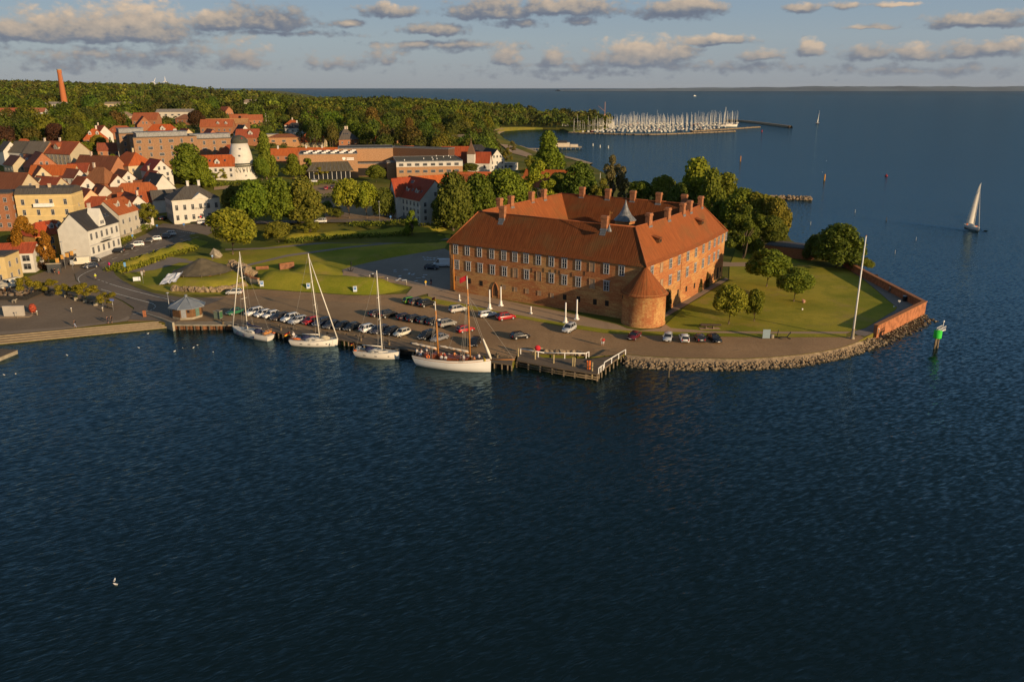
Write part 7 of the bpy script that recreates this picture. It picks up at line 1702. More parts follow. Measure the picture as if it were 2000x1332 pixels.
# steel sheet wall with kiosk above
t = thing('steel_quay', 'rusty steel sheet pile wall under the round kiosk', 'quay', (0, 0, 0)); a, c = QUAY[0], QUAY[1]; b = MB(); n = 40; P = []
for i in range(n + 1):
    q = a.lerp(c, i / n); P.append((q.x, q.y - .25 - (.22 if i % 4 < 2 else 0)))
b.loft([[(x, y, -2.5), (x, y, 1.7)] for x, y in P], False, False, False); mk('sheet_piles', b, simple('rusty_steel', (.20, .085, .035), .45, 1.2), t)
b = MB(); post_line(b, [a.lerp(c, i / 8).xy + Vector((0, -.62)) for i in range(9)], .2, -2.5, 1.9); mk('pile', b, simple('dark_timber', (.09, .075, .055), .4, 1.5), t)
b = MB(); b.loft([[(q.x, q.y - .85, 1.75), (q.x, q.y - .85, 2.0), (q.x, q.y + 1.5, 2.06), (q.x, q.y + 1.5, 1.9)] for q in (a, c)], False); mk('capping', b, M_CONC, t)
# the wide steps down to the water
a0, a1 = G(-420, 690, 1.95), G(303, 627.8, 1.95); w0, w1 = G(-420, 714, .1), G(338, 639.5, .1)
t = thing('harbour_steps', 'wide pale concrete steps going down to the water at left', 'steps', (0, 0, 0)); b = MB(); c = MB(); ns = 4
for k in range(ns):
    f0, f1 = k / ns, (k + 1) / ns; z = 1.95 - .29 * k
    p0, p1, q0, q1 = a0.lerp(w0, f0), a1.lerp(w1, f0), a0.lerp(w0, f1), a1.lerp(w1, f1)
    b.add([(p0.x, p0.y, z), (p1.x, p1.y, z), (q1.x, q1.y, z), (q0.x, q0.y, z), (q0.x, q0.y, z - .29), (q1.x, q1.y, z - .29)], [(3, 2, 1, 0), (4, 5, 2, 3)])
    d = (q0 - p0).normalized() * .22
    c.add([(q0.x - d.x, q0.y - d.y, z + .012), (q1.x - d.x, q1.y - d.y, z + .012), (q1.x, q1.y - .02, z + .012), (q0.x, q0.y - .02, z + .012), (q0.x, q0.y - .02, z - .07), (q1.x, q1.y - .02, z - .07)], [(3, 2, 1, 0), (4, 5, 2, 3)])
b.add([(w0.x, w0.y, .79), (w1.x, w1.y, .79), (w1.x, w1.y, -2), (w0.x, w0.y, -2)], [(3, 2, 1, 0)])
mk('tread', b, M_PLAZA, t); mk('nosing', c, simple('pale_granite', (.40, .33, .20), .25, 1.), t)
b = MB(); b.add([(w0.x, w0.y - .04, .82), (w1.x, w1.y - .04, .82), (w1.x, w1.y - .04, -.6), (w0.x, w0.y - .04, -.6)], [(3, 2, 1, 0)])
mk('algae_edge', b, simple('weed', (.10, .095, .02), .6, 2.), t)
e0, e1 = G(287, 614, 2.), G(339, 636, 2.); t = thing('ramp_wall', 'low grey slanting wall closing the steps beside the kiosk', 'wall', e0); d = e1 - e0; b = MB(); nn = Vector((-d.y, d.x, 0)).normalized() * .25
b.loft([[tuple(q - nn + Vector((0, 0, -3))), tuple(q - nn + Vector((0, 0, h))), tuple(q + nn + Vector((0, 0, h))), tuple(q + nn + Vector((0, 0, -3)))] for q, h in ((Vector((0, 0, 0)), .2), (d * .5, .6), (d, .75))], False); mk('wall', b, M_CONC, t)
p = G(283, 619, 2); t = thing('steel_box', 'small rust brown cabinet at the top of the steps', 'cabinet', p, .4); b = MB(); b.box((0, 0, .75), (.7, .5, 1.5)); b.box((0, 0, 1.53), (.78, .58, .06)); mk('cabinet', b, simple('corten', (.34, .12, .05), .3), t); b = MB(); b.box((0, -.26, .8), (.5, .02, 1.1)); mk('door', b, simple('corten_door', (.28, .10, .045), .3), t)
# octagonal kiosk
p = G(368, 618, 2.0); t = thing('kiosk', 'octagonal wooden kiosk with grey metal roof at the end of the quay', 'kiosk', p, .25); b = MB(); o8 = math.pi / 8
b.lathe([(3.55, -.2), (3.55, .55)], 8, smooth=False, a0=o8); mk('base', b, M_CONC, t); b = MB(); b.lathe([(3.45, .55), (3.45, 2.8)], 8, smooth=False, a0=o8); mk('wall', b, M_BROWNWOOD, t)
b = MB(); b.lathe([(4.35, 2.65), (4.35, 2.8), (.35, 4.75), (.35, 5.3), (.2, 5.35)], 8, smooth=False, a0=o8)
for k in range(8):
    q = k * math.pi / 4 + o8; b.tube([(4.35 * math.cos(q), 4.35 * math.sin(q), 2.83), (.35 * math.cos(q), .35 * math.sin(q), 4.8)], .06, 5)
mk('roof', b, simple('zinc_roof', (.25, .275, .30), .15, .8, rough=.5, metal=.35), t)
ri = 3.45 * math.cos(o8) + .02
for k, (nm, w, h, z, m, off) in enumerate((('door', 1.1, 2.1, 1.5, M_METAL, -.5), ('window', .5, .55, 2.0, M_GLASS, .6))):
    q = -2.05 + .25 - .25; fa = -3 * math.pi / 4 + math.pi / 4; b = MB(); b.box((off, -.03, 0), (w, .08, h)); mk(nm, b, m, t, (ri * math.cos(fa), ri * math.sin(fa), z), fa + math.pi / 2)
fa = -math.pi / 4; b = MB(); b.box((.2, -.03, 0), (1.0, .08, 2.1)); mk('door', b, simple('green_door', (.10, .17, .14), .2), t, (ri * math.cos(fa), ri * math.sin(fa), 1.5), fa + math.pi / 2)
p = G(427, 622, 2); t = thing('recycling_box', 'green grey service cabinet on the quay right of the kiosk', 'cabinet', p, -.3); b = MB(); b.box((0, 0, .9), (1.6, 1.2, 1.8)); mk('cabinet', b, simple('green_grey_paint', (.13, .17, .13), .25), t); b = MB(); b.box((0, 0, 1.85), (1.7, 1.3, .12)); mk('lid', b, M_CONC, t); b = MB(); b.box((.82, 0, 1.), (.03, .9, 1.3)); mk('door', b, simple('green_panel', (.05, .14, .06), .2), t)

# jetty with white railings
J = GZ(2.0, (1009, 704), (1012, 694), (1022, 688), (1062, 699.5), (1150, 702), (1190, 697), (1219, 690.5), (1166, 731), (1090, 719.5))
t = thing('wooden_jetty', 'grey plank jetty with white railings between ketch and boulders', 'jetty', (0, 0, 0)); b = MB()
v, f = tri_poly([(q.x, q.y) for q in J], []); b.add([(q[0], q[1], 2.10) for q in v], f); me_fix_up(b); rg = [(q.x, q.y) for q in J]; n = len(rg); b.add([(x, y, 2.10) for x, y in rg] + [(x, y, 1.8) for x, y in rg], [(i, (i + 1) % n, n + (i + 1) % n, n + i) for i in range(n)])
mk('deck', b, M_DECK, t)
FR = [J[0].xy, J[8].xy, J[7].xy]; SD = [J[7].xy, J[6].xy]
b = MB()
for i, q in enumerate(div(FR, 2.3)): b.tube([(q.x, q.y - .25, -2.5), (q.x, q.y - .25, 1.75)], .2, 7); b.tube([(q.x + .5, q.y + 1.2, -2.5), (q.x + .5, q.y + 1.2, 1.75)], .18, 6)
for q in div(SD, 2.0): b.tube([(q.x + .1, q.y, -2.5), (q.x + .1, q.y, 1.8)], .17, 7)
mk('pile', b, M_WOOD, t)
b = MB()
for x, y in ((1012, 708), (1045, 713.5), (1081, 721), (1118, 727), (1122, 727.5), (1156, 737)):
    q = G(x, y, .8); b.tube([(q.x, q.y, -2.5), (q.x, q.y, 3.9)], [.19, .16], 8)
mk('tall_pile', b, simple('tall_pile_wood', (.40, .31, .16), .3, 1.5), t)
b = MB()
for z in (1.55, 1.1): b.tube([(q.x, q.y - .5, z) for q in FR], .12, 5)
mk('waler', b, M_WOOD, t)
def railing(parent, P, h, step, z=2.1):
    b = MB(); D = div([Vector(p[:2]) for p in P], step)
    for q in D: b.box((q.x, q.y, z + h / 2), (.16, .16, h))
    for i in range(1, len(P)): b.tube([(P[i - 1][0], P[i - 1][1], z + h), (P[i][0], P[i][1], z + h)], .11, 4)
    return mk('railing', b, M_WHITE, parent)
railing(t, [G(1017, 692.5, 2.), G(1063, 700.5, 2.), G(1143, 701.8, 2.), G(1150, 698.5, 2.)], 1.15, 3.1); railing(t, [G(1180, 719.5, 2), G(1221.5, 694, 2)], 1.15, 2.4); railing(t, [G(1169, 731, 2), G(1178, 724, 2)], 1.15, .9)
b = MB()
for x in (1147, 1152): q = G(x, 721, 2.1); b.box((q.x, q.y, 2.9), (.28, .2, 1.9))
mk('ladder_post', b, M_ORGR, t)
b = MB()
for x, y in ((1086, 724), (1125, 731)): q = G(x, y, .6); b.lathe([(.05, 0), (.22, .1), (.22, .35), (.05, .45)], 8, (q.x, q.y - .3, .9))
mk('fender', b, simple('blue_plastic', (.03, .12, .34), .2), t)
for i in range(10):
    q = G(1045 + 10.6 * i, 688.5 + .55 * i - (3 if i < 2 else 0), 2.1); b = MB(); b.rock((0, 0, .3), .55 + .12 * ((i * 7) % 3), rk); tag(mk('boulder', b, M_ROCK, None, q), 'pale boulder in the row behind the jetty railing', 'boulder', 'boulders behind the jetty')
rock_line('rubble_slope', [G(1032, 694, 1.2), G(1063, 698.5, 1.), G(1146, 701, 1.)], .8, 1.9, .25, .5, 'rubble of small stones under the jetty railing', 130)
p = G(1050, 697, 2.1); t = thing('lifebuoy_sign', 'round red lifebuoy board on a post at the jetty', 'sign', p); b = MB(); b.tube([(0, 0, -.3), (0, 0, 2.)], .05, 6); mk('post', b, M_WHITE, t); b = MB(); b.lathe([(.02, -.09), (.6, -.06), (.6, .06), (.02, .09)], 20); o = mk('board', b, MF_R, t, (0, -.1, 1.9)); o.rotation_euler = (math.pi / 2, 0, 0)
p = G(1305.5, 737, 0); t = thing('mooring_pile', 'single leaning wooden pile standing in the water off the boulders', 'pile', p); b = MB(); b.tube([(0, 0, -2), (.02, 0, 1.4)], .17, 8); mk('post', b, simple('wet_wood', (.10, .08, .05), .3), t); b = MB(); b.tube([(.02, 0, 1.4), (.06, 0, 3.0)], [.17, .15], 8); mk('dry_top', b, M_WOOD, t)
# pontoon cut by the left edge
p = G(-6, 701, 1.0); t = thing('pontoon', 'grey floating pontoon corner at the left picture edge', 'pontoon', p, R(-10)); b = MB(); b.box((-1.5, 0, .0), (5, 9, .9)); mk('float', b, M_CONC, t); b = MB(); b.box((-1.5, 0, .5), (5.1, 9.1, .12)); mk('deck', b, M_DECK, t)
# the green light beacon
p = G(1827, 680, 0); t = thing('beacon', 'bright green day mark on piles standing in the water off the wall corner', 'beacon', p, R(35)); t.scale = (.78,) * 3; b = MB()
for x, y, h in ((-.7, 0, 3.4), (.7, -.2, 3.4), (2.6, 1.3, 4.6)): b.tube([(x, y, -3), (x * .8, y * .8, h)], .24, 8)
mk('pile', b, M_WOOD, t); b = MB(); b.lathe([(1.05, 3.0), (1.05, 5.0), (.02, 5.1)], 20); mk('green_drum', b, simple('signal_green', (.04, .55, .05), .1), t)
b = MB()
for y in (-.5, .5): b.tube([(0, y, 5.6), (2.8, y, 6.0)], .07, 5); b.tube([(0, y, 4.9), (2.8, y, 5.1)], .07, 5)
for k in range(5): b.tube([(.1 + .65 * k, -.5, 4.9), (.1 + .65 * k, -.5, 5.9)], .05, 4); b.tube([(.1 + .65 * k, .5, 4.9), (.1 + .65 * k, .5, 5.9)], .05, 4)
b.box((1.4, 0, 4.85), (3., 1.2, .1)); mk('platform', b, M_WHITE, t); b = MB(); b.tube([(2.6, .2, 4.9), (2.6, .2, 7.0)], .08, 6); b.lathe([(.2, 7.0), (.2, 7.4), (.02, 7.5)], 10, (2.6, .2, 0)); mk('lantern', b, M_WHITE, t)
# buoys, stakes and markers
for x, y, h, r_, c, lab in [(1446, 316, 4.2, .35, (.55, .22, .04), 'slim orange spar buoy left of the castle sea side'), (1610, 353, 3.8, .38, (.60, .26, .03), 'yellow orange spar buoy in the middle of the sound'), (1158, 286, 2.6, .5, W_, 'first of three white spar buoys in the bay'), (1172, 289, 2.6, .5, W_, 'second of three white spar buoys in the bay'), (1188, 290.5, 2.6, .5, W_, 'third of three white spar buoys in the bay'), (1488, 258.5, 2.6, .6, (.4, .03, .02), 'tiny red buoy beside the breakwater tip'),
      (1670, 416, 1.5, .08, (.5, .47, .42), 'thin grey stake in the sound right of the groyne'), (1731, 432, 1.6, .13, (.10, .10, .10), 'dark stake with white foot in the sound'), (1583, 440, 1.5, .08, (.5, .47, .42), 'thin pale stake right of the castle trees'), (1748, 496, 1.3, .05, (.5, .45, .4), 'thin stake with net behind the sea wall'), (1789, 470, 1.3, .05, (.5, .45, .4), 'thin stake furthest right of the sea wall')]:
    t = thing('spar_buoy' if r_ > .3 else 'stake', lab, 'buoy' if r_ > .3 else 'stake', G(x, y, 0), 0, 'marks in the sound'); b = MB(); b.lathe([(r_, -1), (r_, h * .9), (r_ * .5, h), (.01, h)], 10); mk('spar', b, M_WALL, t, color=c); b = MB(); b.lathe([(r_ * 1.4, -.3), (r_ * 1.4, .2), (r_, .3)], 10); mk('float', b, M_WALL, t, color=tuple(k * .6 for k in c))
p = G(1731, 344.5, 0); t = thing('float_buoy', 'small round red buoy floating in the sound', 'buoy', p); b = MB(); b.lathe([(.7, -.5), (1., .2), (.7, .6), (.25, .8), (.25, 1.3), (.02, 1.4)], 12); mk('float', b, M_WALL, t, color=(.32, .03, .03))

# flagpole, white posts, cannon
p = G(1664.5, 661.5, 2.05); t = thing('flagpole', 'very tall white flagpole on the point in front of the sea wall', 'flagpole', p); b = MB(); top = 20.
d = ray(1679, 462); zt = HC + d.z * p.y / d.y - p.z
b.tube([(0, 0, 0), (0, 0, zt)], [.24, .11], 10); mk('pole', b, M_WHITE, t); b = MB(); b.lathe([(.5, 0), (.45, .25), (.34, .5), (.30, 2.2), (.26, 2.3)], 14); mk('foot', b, M_CONC, t); b = MB(); b.lathe([(.02, -.1), (.2, 0), (.02, .15)], 10, (0, 0, zt + .1)); mk('finial', b, M_SPAR, t)
for x, y, yt, lab in [(956.5, 603.5, 566, 'tall white pillar on the promenade, front of the left pair'), (978.4, 597.5, 560, 'tall white pillar on the promenade, back of the left pair'), (1104.4, 630.5, 591, 'tall white pillar on the promenade, front of the right pair'), (1126.3, 624, 585, 'tall white pillar on the promenade, back of the right pair'), (897.5, 587.5, 575, 'short white pillar near the left end of the castle front'), (1037, 612.5, 599, 'short white pillar midway along the castle front')]:
    p = G(x, y, 2.05); d = ray(x, yt); h = HC + d.z * p.y / d.y - p.z; t = thing('white_pillar', lab, 'pillar', p, CR, 'white pillars on the promenade'); b = MB()
    if h > 3: b.box((0, 0, .12), (.95, .95, .24)); b.lathe([(.42, .24), (.36, .8), (.30, 1.1), (.34, 1.2), (.19, 1.35)], 12)
    else: b.box((0, 0, .1), (.6, .6, .2)); b.lathe([(.26, .2), (.17, .4)], 12)
    mk('foot', b, M_WHITE, t); b = MB(); b.tube([(0, 0, .3), (0, 0, h)], [.19, .15], 10); mk('shaft', b, M_WHITE, t)
p = G(1386, 641.5, 2.05); t = thing('cannon', 'long dark cannon barrel on low supports on the lawn', 'cannon', p, R(2)); b = MB(); b.tube([(-2.4, 0, .85), (-2.1, 0, .85), (-1.9, 0, .85), (2.4, 0, .78), (2.55, 0, .78)], [.12, .30, .34, .20, .23], 12); mk('barrel', b, simple('bronze', (.07, .045, .035), .3, 2., rough=.5), t)
for x in (-.9, .8): b = MB(); b.box((x, 0, .3), (.25, .9, .55), top=(.7, .6)); mk('support', b, M_WOOD, t)
b = MB(); b.box((0, 0, .01), (4.6, 1.6, .04)); mk('base', b, M_GRAV, t)
p = G(887, 569, 2.05); t = thing('wooden_pole', 'orange varnished wooden pole standing before the left castle front', 'pole', p); d = ray(883, 497); h = HC + d.z * p.y / d.y - p.z; b = MB(); b.tube([(0, 0, -.1), (0, 0, h)], [.26, .10], 10); mk('shaft', b, M_SPAR, t); b = MB(); b.lathe([(.34, 0), (.32, .35), (.26, .4)], 10); mk('foot', b, M_BLACK, t)
# signs
def sign(name, label, px, py, h, w, hh, col, face=-.0, cat='sign', two=False, group=None, round_=False):
    p = T(px, py); p.z += .06; t = thing(name, label, cat, p, face, group); b = MB()
    for x in ((-w / 2 + .05, w / 2 - .05) if two else (0,)): b.tube([(x, 0, -.3), (x, 0, h)], .045, 6)
    mk('post', b, M_METAL, t); b = MB()
    if round_: b.lathe([(.01, -.03), (w / 2, -.03), (w / 2, .03), (.01, .03)], 18)
    else: b.box((0, -.07, 0), (w, .05, hh))
    m = simple(name + '_face', col, .05, 3., rough=.4); o = mk('panel', b, m, t, (0, 0, h - hh / 2))
    if round_: o.rotation_euler = (math.pi / 2, 0, 0); o.location.y = -.08
    return t
ME_P = text_mesh('P', .6, M_WHITE, 'letter_p')
for x, y, lab in ((512, 562.5, 'left blue and white parking notice at the foot of the mound'), (603, 567, 'middle blue and white parking notice at the foot of the mound'), (694, 573, 'right blue and white parking notice at the foot of the mound')):
    t = sign('parking_sign', lab, x, y, 1.9, 1.0, 1.5, (.55, .62, .70), .15, two=True, group='parking notices'); b = MB(); b.box((0, -.11, 1.35), (.62, .03, .8)); mk('blue_field', b, simple('sign_blue', (.03, .16, .45), .05), t)
    o = link('letter_p', ME_P, t, (0, -.14, 1.42)); o.rotation_euler = (math.pi / 2, 0, 0)
sign('road_sign', 'round pink red no parking sign at the road bend', 215, 529, 2.5, .9, .9, (.60, .03, .16), -.3, round_=True); sign('road_sign', 'round red no entry sign at the left of the customs house', 351, 430, 2.4, .8, .8, (.55, .02, .03), .3, round_=True); sign('road_sign', 'round red no entry sign at the front of the customs house', 393, 434, 2.4, .8, .8, (.55, .02, .03), .3, round_=True)
sign('road_sign', 'blue square sign on the pavement of the town road', 308, 452, 2.4, .7, .7, (.05, .16, .42), .3); sign('road_sign', 'small blue sign on the roadside strip', 360, 447, 2.0, .7, .7, (.05, .16, .42), .3); sign('road_sign', 'blue street sign in front of the grey orange roofed house', 260, 472, 2.4, .6, .7, (.05, .2, .45), .5)
sign('road_sign', 'grey backed sign left of the cream van', 143, 529, 3.2, .9, 1.2, (.33, .34, .34), .4); sign('info_board', 'white info board on the grass right of the road bend', 268, 551, 1.4, 1.9, 1.1, (.66, .68, .72), .3, two=True)
sign('street_sign', 'flat blue sign nearest the last tree of the square', 222, 608, 3.0, 1.1, .4, (.10, .16, .5), -.2); sign('street_sign', 'flat blue sign left behind the last tree of the square', 202, 602, 3.0, 1.1, .4, (.08, .12, .4), -.2)
sign('signpost', 'grey signpost between the info board and the ruin', 280, 554, 3.4, .5, 1.0, (.4, .4, .38), .2); sign('info_board', 'tall pale blue info board on the verge right of the four cars', 1496, 662, 2.1, 1.6, 2.0, (.22, .29, .33), .0, two=True); sign('path_sign', 'small white notice by the wall walk', 1755, 599, 1.6, .6, .4, (.7, .68, .64), -.4)
sign('road_sign', 'blue round sign by the upper road', 763, 434, 2.4, .8, .8, (.05, .16, .42), .2, round_=True)
sign('pay_sign', 'slim blue notice in the hedge right of the road', 245, 527, 2.2, .6, 1.3, (.12, .3, .55), .4)
# street lamps, masts
def lamp(label, px, py, h, double=False):
    p = T(px, py); t = thing('street_lamp', label, 'street lamp', p, 0, 'street lamps'); b = MB(); b.tube([(0, 0, -.3), (0, 0, h)], [.09, .05], 7); mk('pole', b, M_METAL, t)
    b = MB(); b.lathe([(.02, .35), (.38, .2), (.38, .1), (.12, 0)], 12, (0, 0, h)); mk('lamp_head', b, M_METAL, t)
for x, y, h, lab in ((742, 433, 7.5, 'street lamp beside the upper road left of the hotel'), (128, 525, 8., 'street lamp before the orange house garden wall'), (232, 483, 6., 'street lamp before the villa'), (333, 618, 5.6, 'dark street lamp left of the kiosk'), (282, 444, 6., 'street lamp by the young pavement tree')): lamp(lab, x, y, h)
for x, y, yt, lab in [(150, 326, 294, 'pale bare flagpole before the beige end wall'), (236, 327, 296, 'pale flagpole before the steep orange hipped roof'), (223, 272, 253, 'short flagpole left of the brown apartments'), (325, 370, 350, 'reddish white flagpole at the customs house annex'), (66, 262, 240, 'tall pole among the hillside trees'), (626, 243, 230, 'thin pole by the houses at the woods'), (659, 255, 244, 'white flagpole right of the small pointed orange house'), (520, 239, 222, 'left bare pole below the conifers'), (525, 239, 224, 'right bare pole below the conifers'), (592, 287, 276, 'white flagpole behind the school hall'), (1172, 355, 338, 'small white and red flag mast behind the castle trees')]:
    p = T(x, y); d = ray(x, yt); h = max(HC + d.z * p.y / d.y - p.z, 2); t = thing('flagpole', lab, 'flagpole', p, 0, 'flagpoles in the town'); b = MB(); k = (CP * p.y + 15) / FPX; b.tube([(0, 0, -1), (0, 0, h)], [.45 * k + .05, .3 * k], 6); mk('pole', b, M_MAST, t); b = MB(); b.lathe([(.02, -.05), (.15, .1), (.02, .25)], 8, (0, 0, h)); mk('finial', b, M_SPAR, t)
# bollards, stones, bins
for x, y, lab in [(73, 616, 'small white bollard right of the red box on the square'), (140, 610, 'white bollard in the middle of the square'), (201, 609, 'white bollard nearest the blue signs'), (1715, 651, 'thin bollard at the start of the wall walk'), (722, 545, 'small dark bollard by the gravel path'), (757, 550, 'small bollard right of the bench on the gravel path'), (794, 557, 'bollard at the right end of the gravel path')]:
    t = thing('bollard', lab, 'bollard', T(x, y), 0, 'bollards'); b = MB(); b.tube([(0, 0, -.1), (0, 0, 1.0)], .14, 8); mk('post', b, M_CONC, t); b = MB(); b.lathe([(.17, 1.), (.17, 1.08), (.02, 1.16)], 10); mk('cap', b, M_WHITE, t)
p = G(728, 544, 2.05); t = thing('waste_bin', 'dark waste bin on the gravel path before the forecourt', 'bin', p); b = MB(); b.lathe([(.38, 0), (.42, 1.3), (.3, 1.35)], 12); mk('bin', b, M_BLACK, t); b = MB(); b.lathe([(.45, 1.35), (.45, 1.45), (.05, 1.6)], 12); mk('lid', b, M_METAL, t)
p = G(1767, 588, 2.05); t = thing('waste_bin', 'black round bin against the inside of the sea wall', 'bin', p); b = MB(); b.lathe([(.55, 0), (.6, 1.2), (.4, 1.3)], 12); mk('bin', b, M_BLACK, t); b = MB(); b.lathe([(.62, 1.3), (.6, 1.4), (.05, 1.5)], 12); mk('lid', b, M_METAL, t)
def bench(label, px, py, rz_, z=None):
    p = T(px, py); p.z += .05; t = thing('bench', label, 'bench', p, rz_, 'benches'); b = MB(); b.box((0, 0, .46), (1.9, .45, .07)); mk('seat', b, M_WOOD, t); b = MB(); b.box((0, .24, .78), (1.9, .06, .35), rx=-.15); mk('backrest', b, M_WOOD, t)
    for x in (-.75, .75): b = MB(); b.box((x, 0, .22), (.08, .42, .44)); mk('leg', b, M_BLACK, t)
for x, y, r_, lab in ((745, 547, .2, 'wooden bench on the gravel path beside the dark bin'), (1707, 543, -.8, 'dark bench under the sea wall near the chestnut'), (100, 574, -.4, 'bench under the second flat topped tree'), (136, 583, -.4, 'bench under the third flat topped tree'), (157, 589, -.4, 'bench between the third and fourth flat topped trees'), (176, 593, -.4, 'bench under the densest flat topped tree'), (214, 603, -.4, 'round bench at the last tree of the square')): bench(lab, x, y, r_)
for x, y, lab in ((75, 567, 'left white planter block under the tree row'), (93, 572, 'second white planter block under the tree row'), (131, 581, 'third white planter block under the tree row'), (150, 587, 'fourth white planter block under the tree row'), (167, 590, 'fifth white planter block under the tree row'), (188, 597, 'sixth white planter block under the tree row')):
    t = thing('planter', lab, 'planter', T(x, y), .2, 'planters'); b = MB(); b.box((0, 0, .4), (.9, .9, .85)); mk('tub', b, M_CONC, t); t2 = leaf_quads([(rk.uniform(-.3, .3), rk.uniform(-.3, .3), .85 + rk.random() * .3) for _ in range(16)], .15, rk); mk('plants', t2, M_LEAF, t, color=GRN)
# boards on the square
p = G(29, 618, 2.1); t = thing('sculpture_screen', 'large pale grey screen wall standing on a plinth on the square', 'sculpture', p, .08); b = MB(); b.box((0, 0, 1.35), (4.6, .5, 2.5), top=(1.04, 1)); mk('screen', b, simple('pale_grey_panel', (.42, .38, .33), .1, .6), t); b = MB(); b.box((0, -.1, .06), (7.4, 2.0, .14)); mk('plinth', b, M_PAVE, t)
p = T(34, 622, .06); t = thing('notice_post', 'thin pale post in front of the grey screen wall', 'post', p); b = MB(); b.tube([(0, 0, 0), (0, 0, 1.6)], .06, 6); mk('post', b, M_CONC, t); b = MB(); b.box((0, -.06, 1.5), (.35, .04, .3)); mk('plate', b, M_METAL, t)
p = G(65, 611, 2.1); t = thing('ball_sculpture', 'red egg shaped sculpture with pale marks right of the grey screen', 'sculpture', p); b = MB(); b.lathe([(.3, 0), (.72, .4), (.86, 1.1), (.72, 1.8), (.42, 2.2), (.02, 2.3)], 20); mk('body', b, simple('mottled_red', (.42, .07, .03), .75, 3.), t); b = MB(); b.lathe([(.5, -.02), (.5, .08)], 16); mk('foot', b, M_CONC, t)
p = G(28, 592, 2.1); t = thing('dog_sculpture', 'small pale stone animal figure behind the grey screen', 'sculpture', p); b = MB(); b.tube([(-.5, 0, .7), (0, 0, .78), (.5, 0, .75), (.75, 0, 1.05), (.95, 0, 1.0)], [.16, .22, .2, .13, .08], 8)
for x in (-.4, .4):
    for y in (-.14, .14): b.tube([(x, y, .7), (x, y, 0)], [.08, .06], 6)
mk('figure', b, M_STONE, t)
# cafe at the left edge
p = G(10, 578, 2.1); t = thing('cafe_terrace', 'fenced cafe terrace crowded with tables at the left edge of the square', 'terrace', p, -.0); b = MB()
for i in range(26):
    x, y = rk.uniform(-9, 7), rk.uniform(-3.2, 4); b.lathe([(.06, 0), (.05, .7), (.55, .72), (.55, .76), (.02, .77)], 9, (x, y, 0)); 
mk('table', b, simple('cafe_table', (.42, .33, .22), .4, .5), t); b = MB()
for i in range(70):
    x, y = rk.uniform(-9.3, 7.3), rk.uniform(-3.6, 4.4); b.box((x, y, .45), (.45, .45, .06)); b.box((x, y + .2, .75), (.45, .05, .5)); b.box((x, y, .2), (.35, .35, .4))
mk('chair', b, simple('cafe_chair', (.20, .14, .10), .6, .4), t); t.children[0]['kind'] = 'stuff'; t.children[1]['kind'] = 'stuff'
b = MB(); b.box((-1, -4.2, .55), (18, .08, 1.1)); b.box((8, 0, .55), (.08, 8.5, 1.1)); b.box((8, 4, 1.2), (.2, .2, 2.4)); mk('fence', b, simple('dark_screen', (.03, .028, .026), .4, 2.), t)
for x, y, lab in ((-2, 556, 'leftmost sand coloured parasol of the cafe'), (11, 560, 'right sand coloured parasol of the cafe')):
    q = thing('parasol', lab, 'parasol', G(x, y + 12, 2.1), 0, 'cafe parasols'); b = MB(); b.tube([(0, 0, 0), (0, 0, 2.7)], .05, 6); mk('pole', b, M_SPAR, q); b = MB(); b.lathe([(2.1, 2.1), (1.2, 2.45), (.05, 2.8)], 8, smooth=False); mk('canopy', b, M_CLOTH, q, color=(.55, .48, .36))
# garden wall of the orange house
gp = [T(x, y) for x, y in ((115, 528), (125, 521), (160, 506))]
t = thing('garden_wall', 'dark garden wall with ochre pillars in front of the orange house', 'wall', gp[0]); b = MB()
for i in range(2): q, r2 = gp[i] - gp[0], gp[i + 1] - gp[0]; m = (q + r2) / 2; d = r2 - q; b.box((m.x, m.y, m.z + .6), (d.xy.length, .3, 3.6), math.atan2(d.y, d.x))
mk('wall', b, simple('dark_plinth', (.055, .05, .05), .3, 1.), t)
for i in range(6):
    q = (gp[0] - gp[0]).lerp(gp[1] - gp[0], i / 1.) if i < 2 else (gp[1] - gp[0]).lerp(gp[2] - gp[0], (i - 1) / 4); b = MB(); b.box((q.x, q.y, q.z + 2.9), (.7, .7, 1.2)); b.box((q.x, q.y, q.z + 3.55), (.85, .85, .14)); mk('pillar', b, M_WALL, t, color=OCH)
p = T(107, 533); t = thing('garage_gate', 'grey garage gate in the wall below the orange house', 'gate', p, R(10)); b = MB(); b.box((0, 0, 1.3), (3.6, .3, 2.7)); mk('panel', b, simple('anthracite', (.06, .065, .07), .15), t); b = MB(); b.box((0, -.1, 2.75), (4.2, .5, .3)); mk('frame', b, M_CONC, t)
for i, (x0, y0, x1, y1, lab) in enumerate(((232, 470, 258, 462, 'low concrete garden wall below the grey house'), (262, 458, 276, 452, 'second piece of garden wall beside the hedge'), (285, 448, 295, 445, 'short garden wall at the young pavement tree'))):
    a_, c_ = T(x0, y0), T(x1, y1); wall_run('garden_wall', [a_, c_], 1.4, .35, M_CONC, lab, 'wall', -1., False)
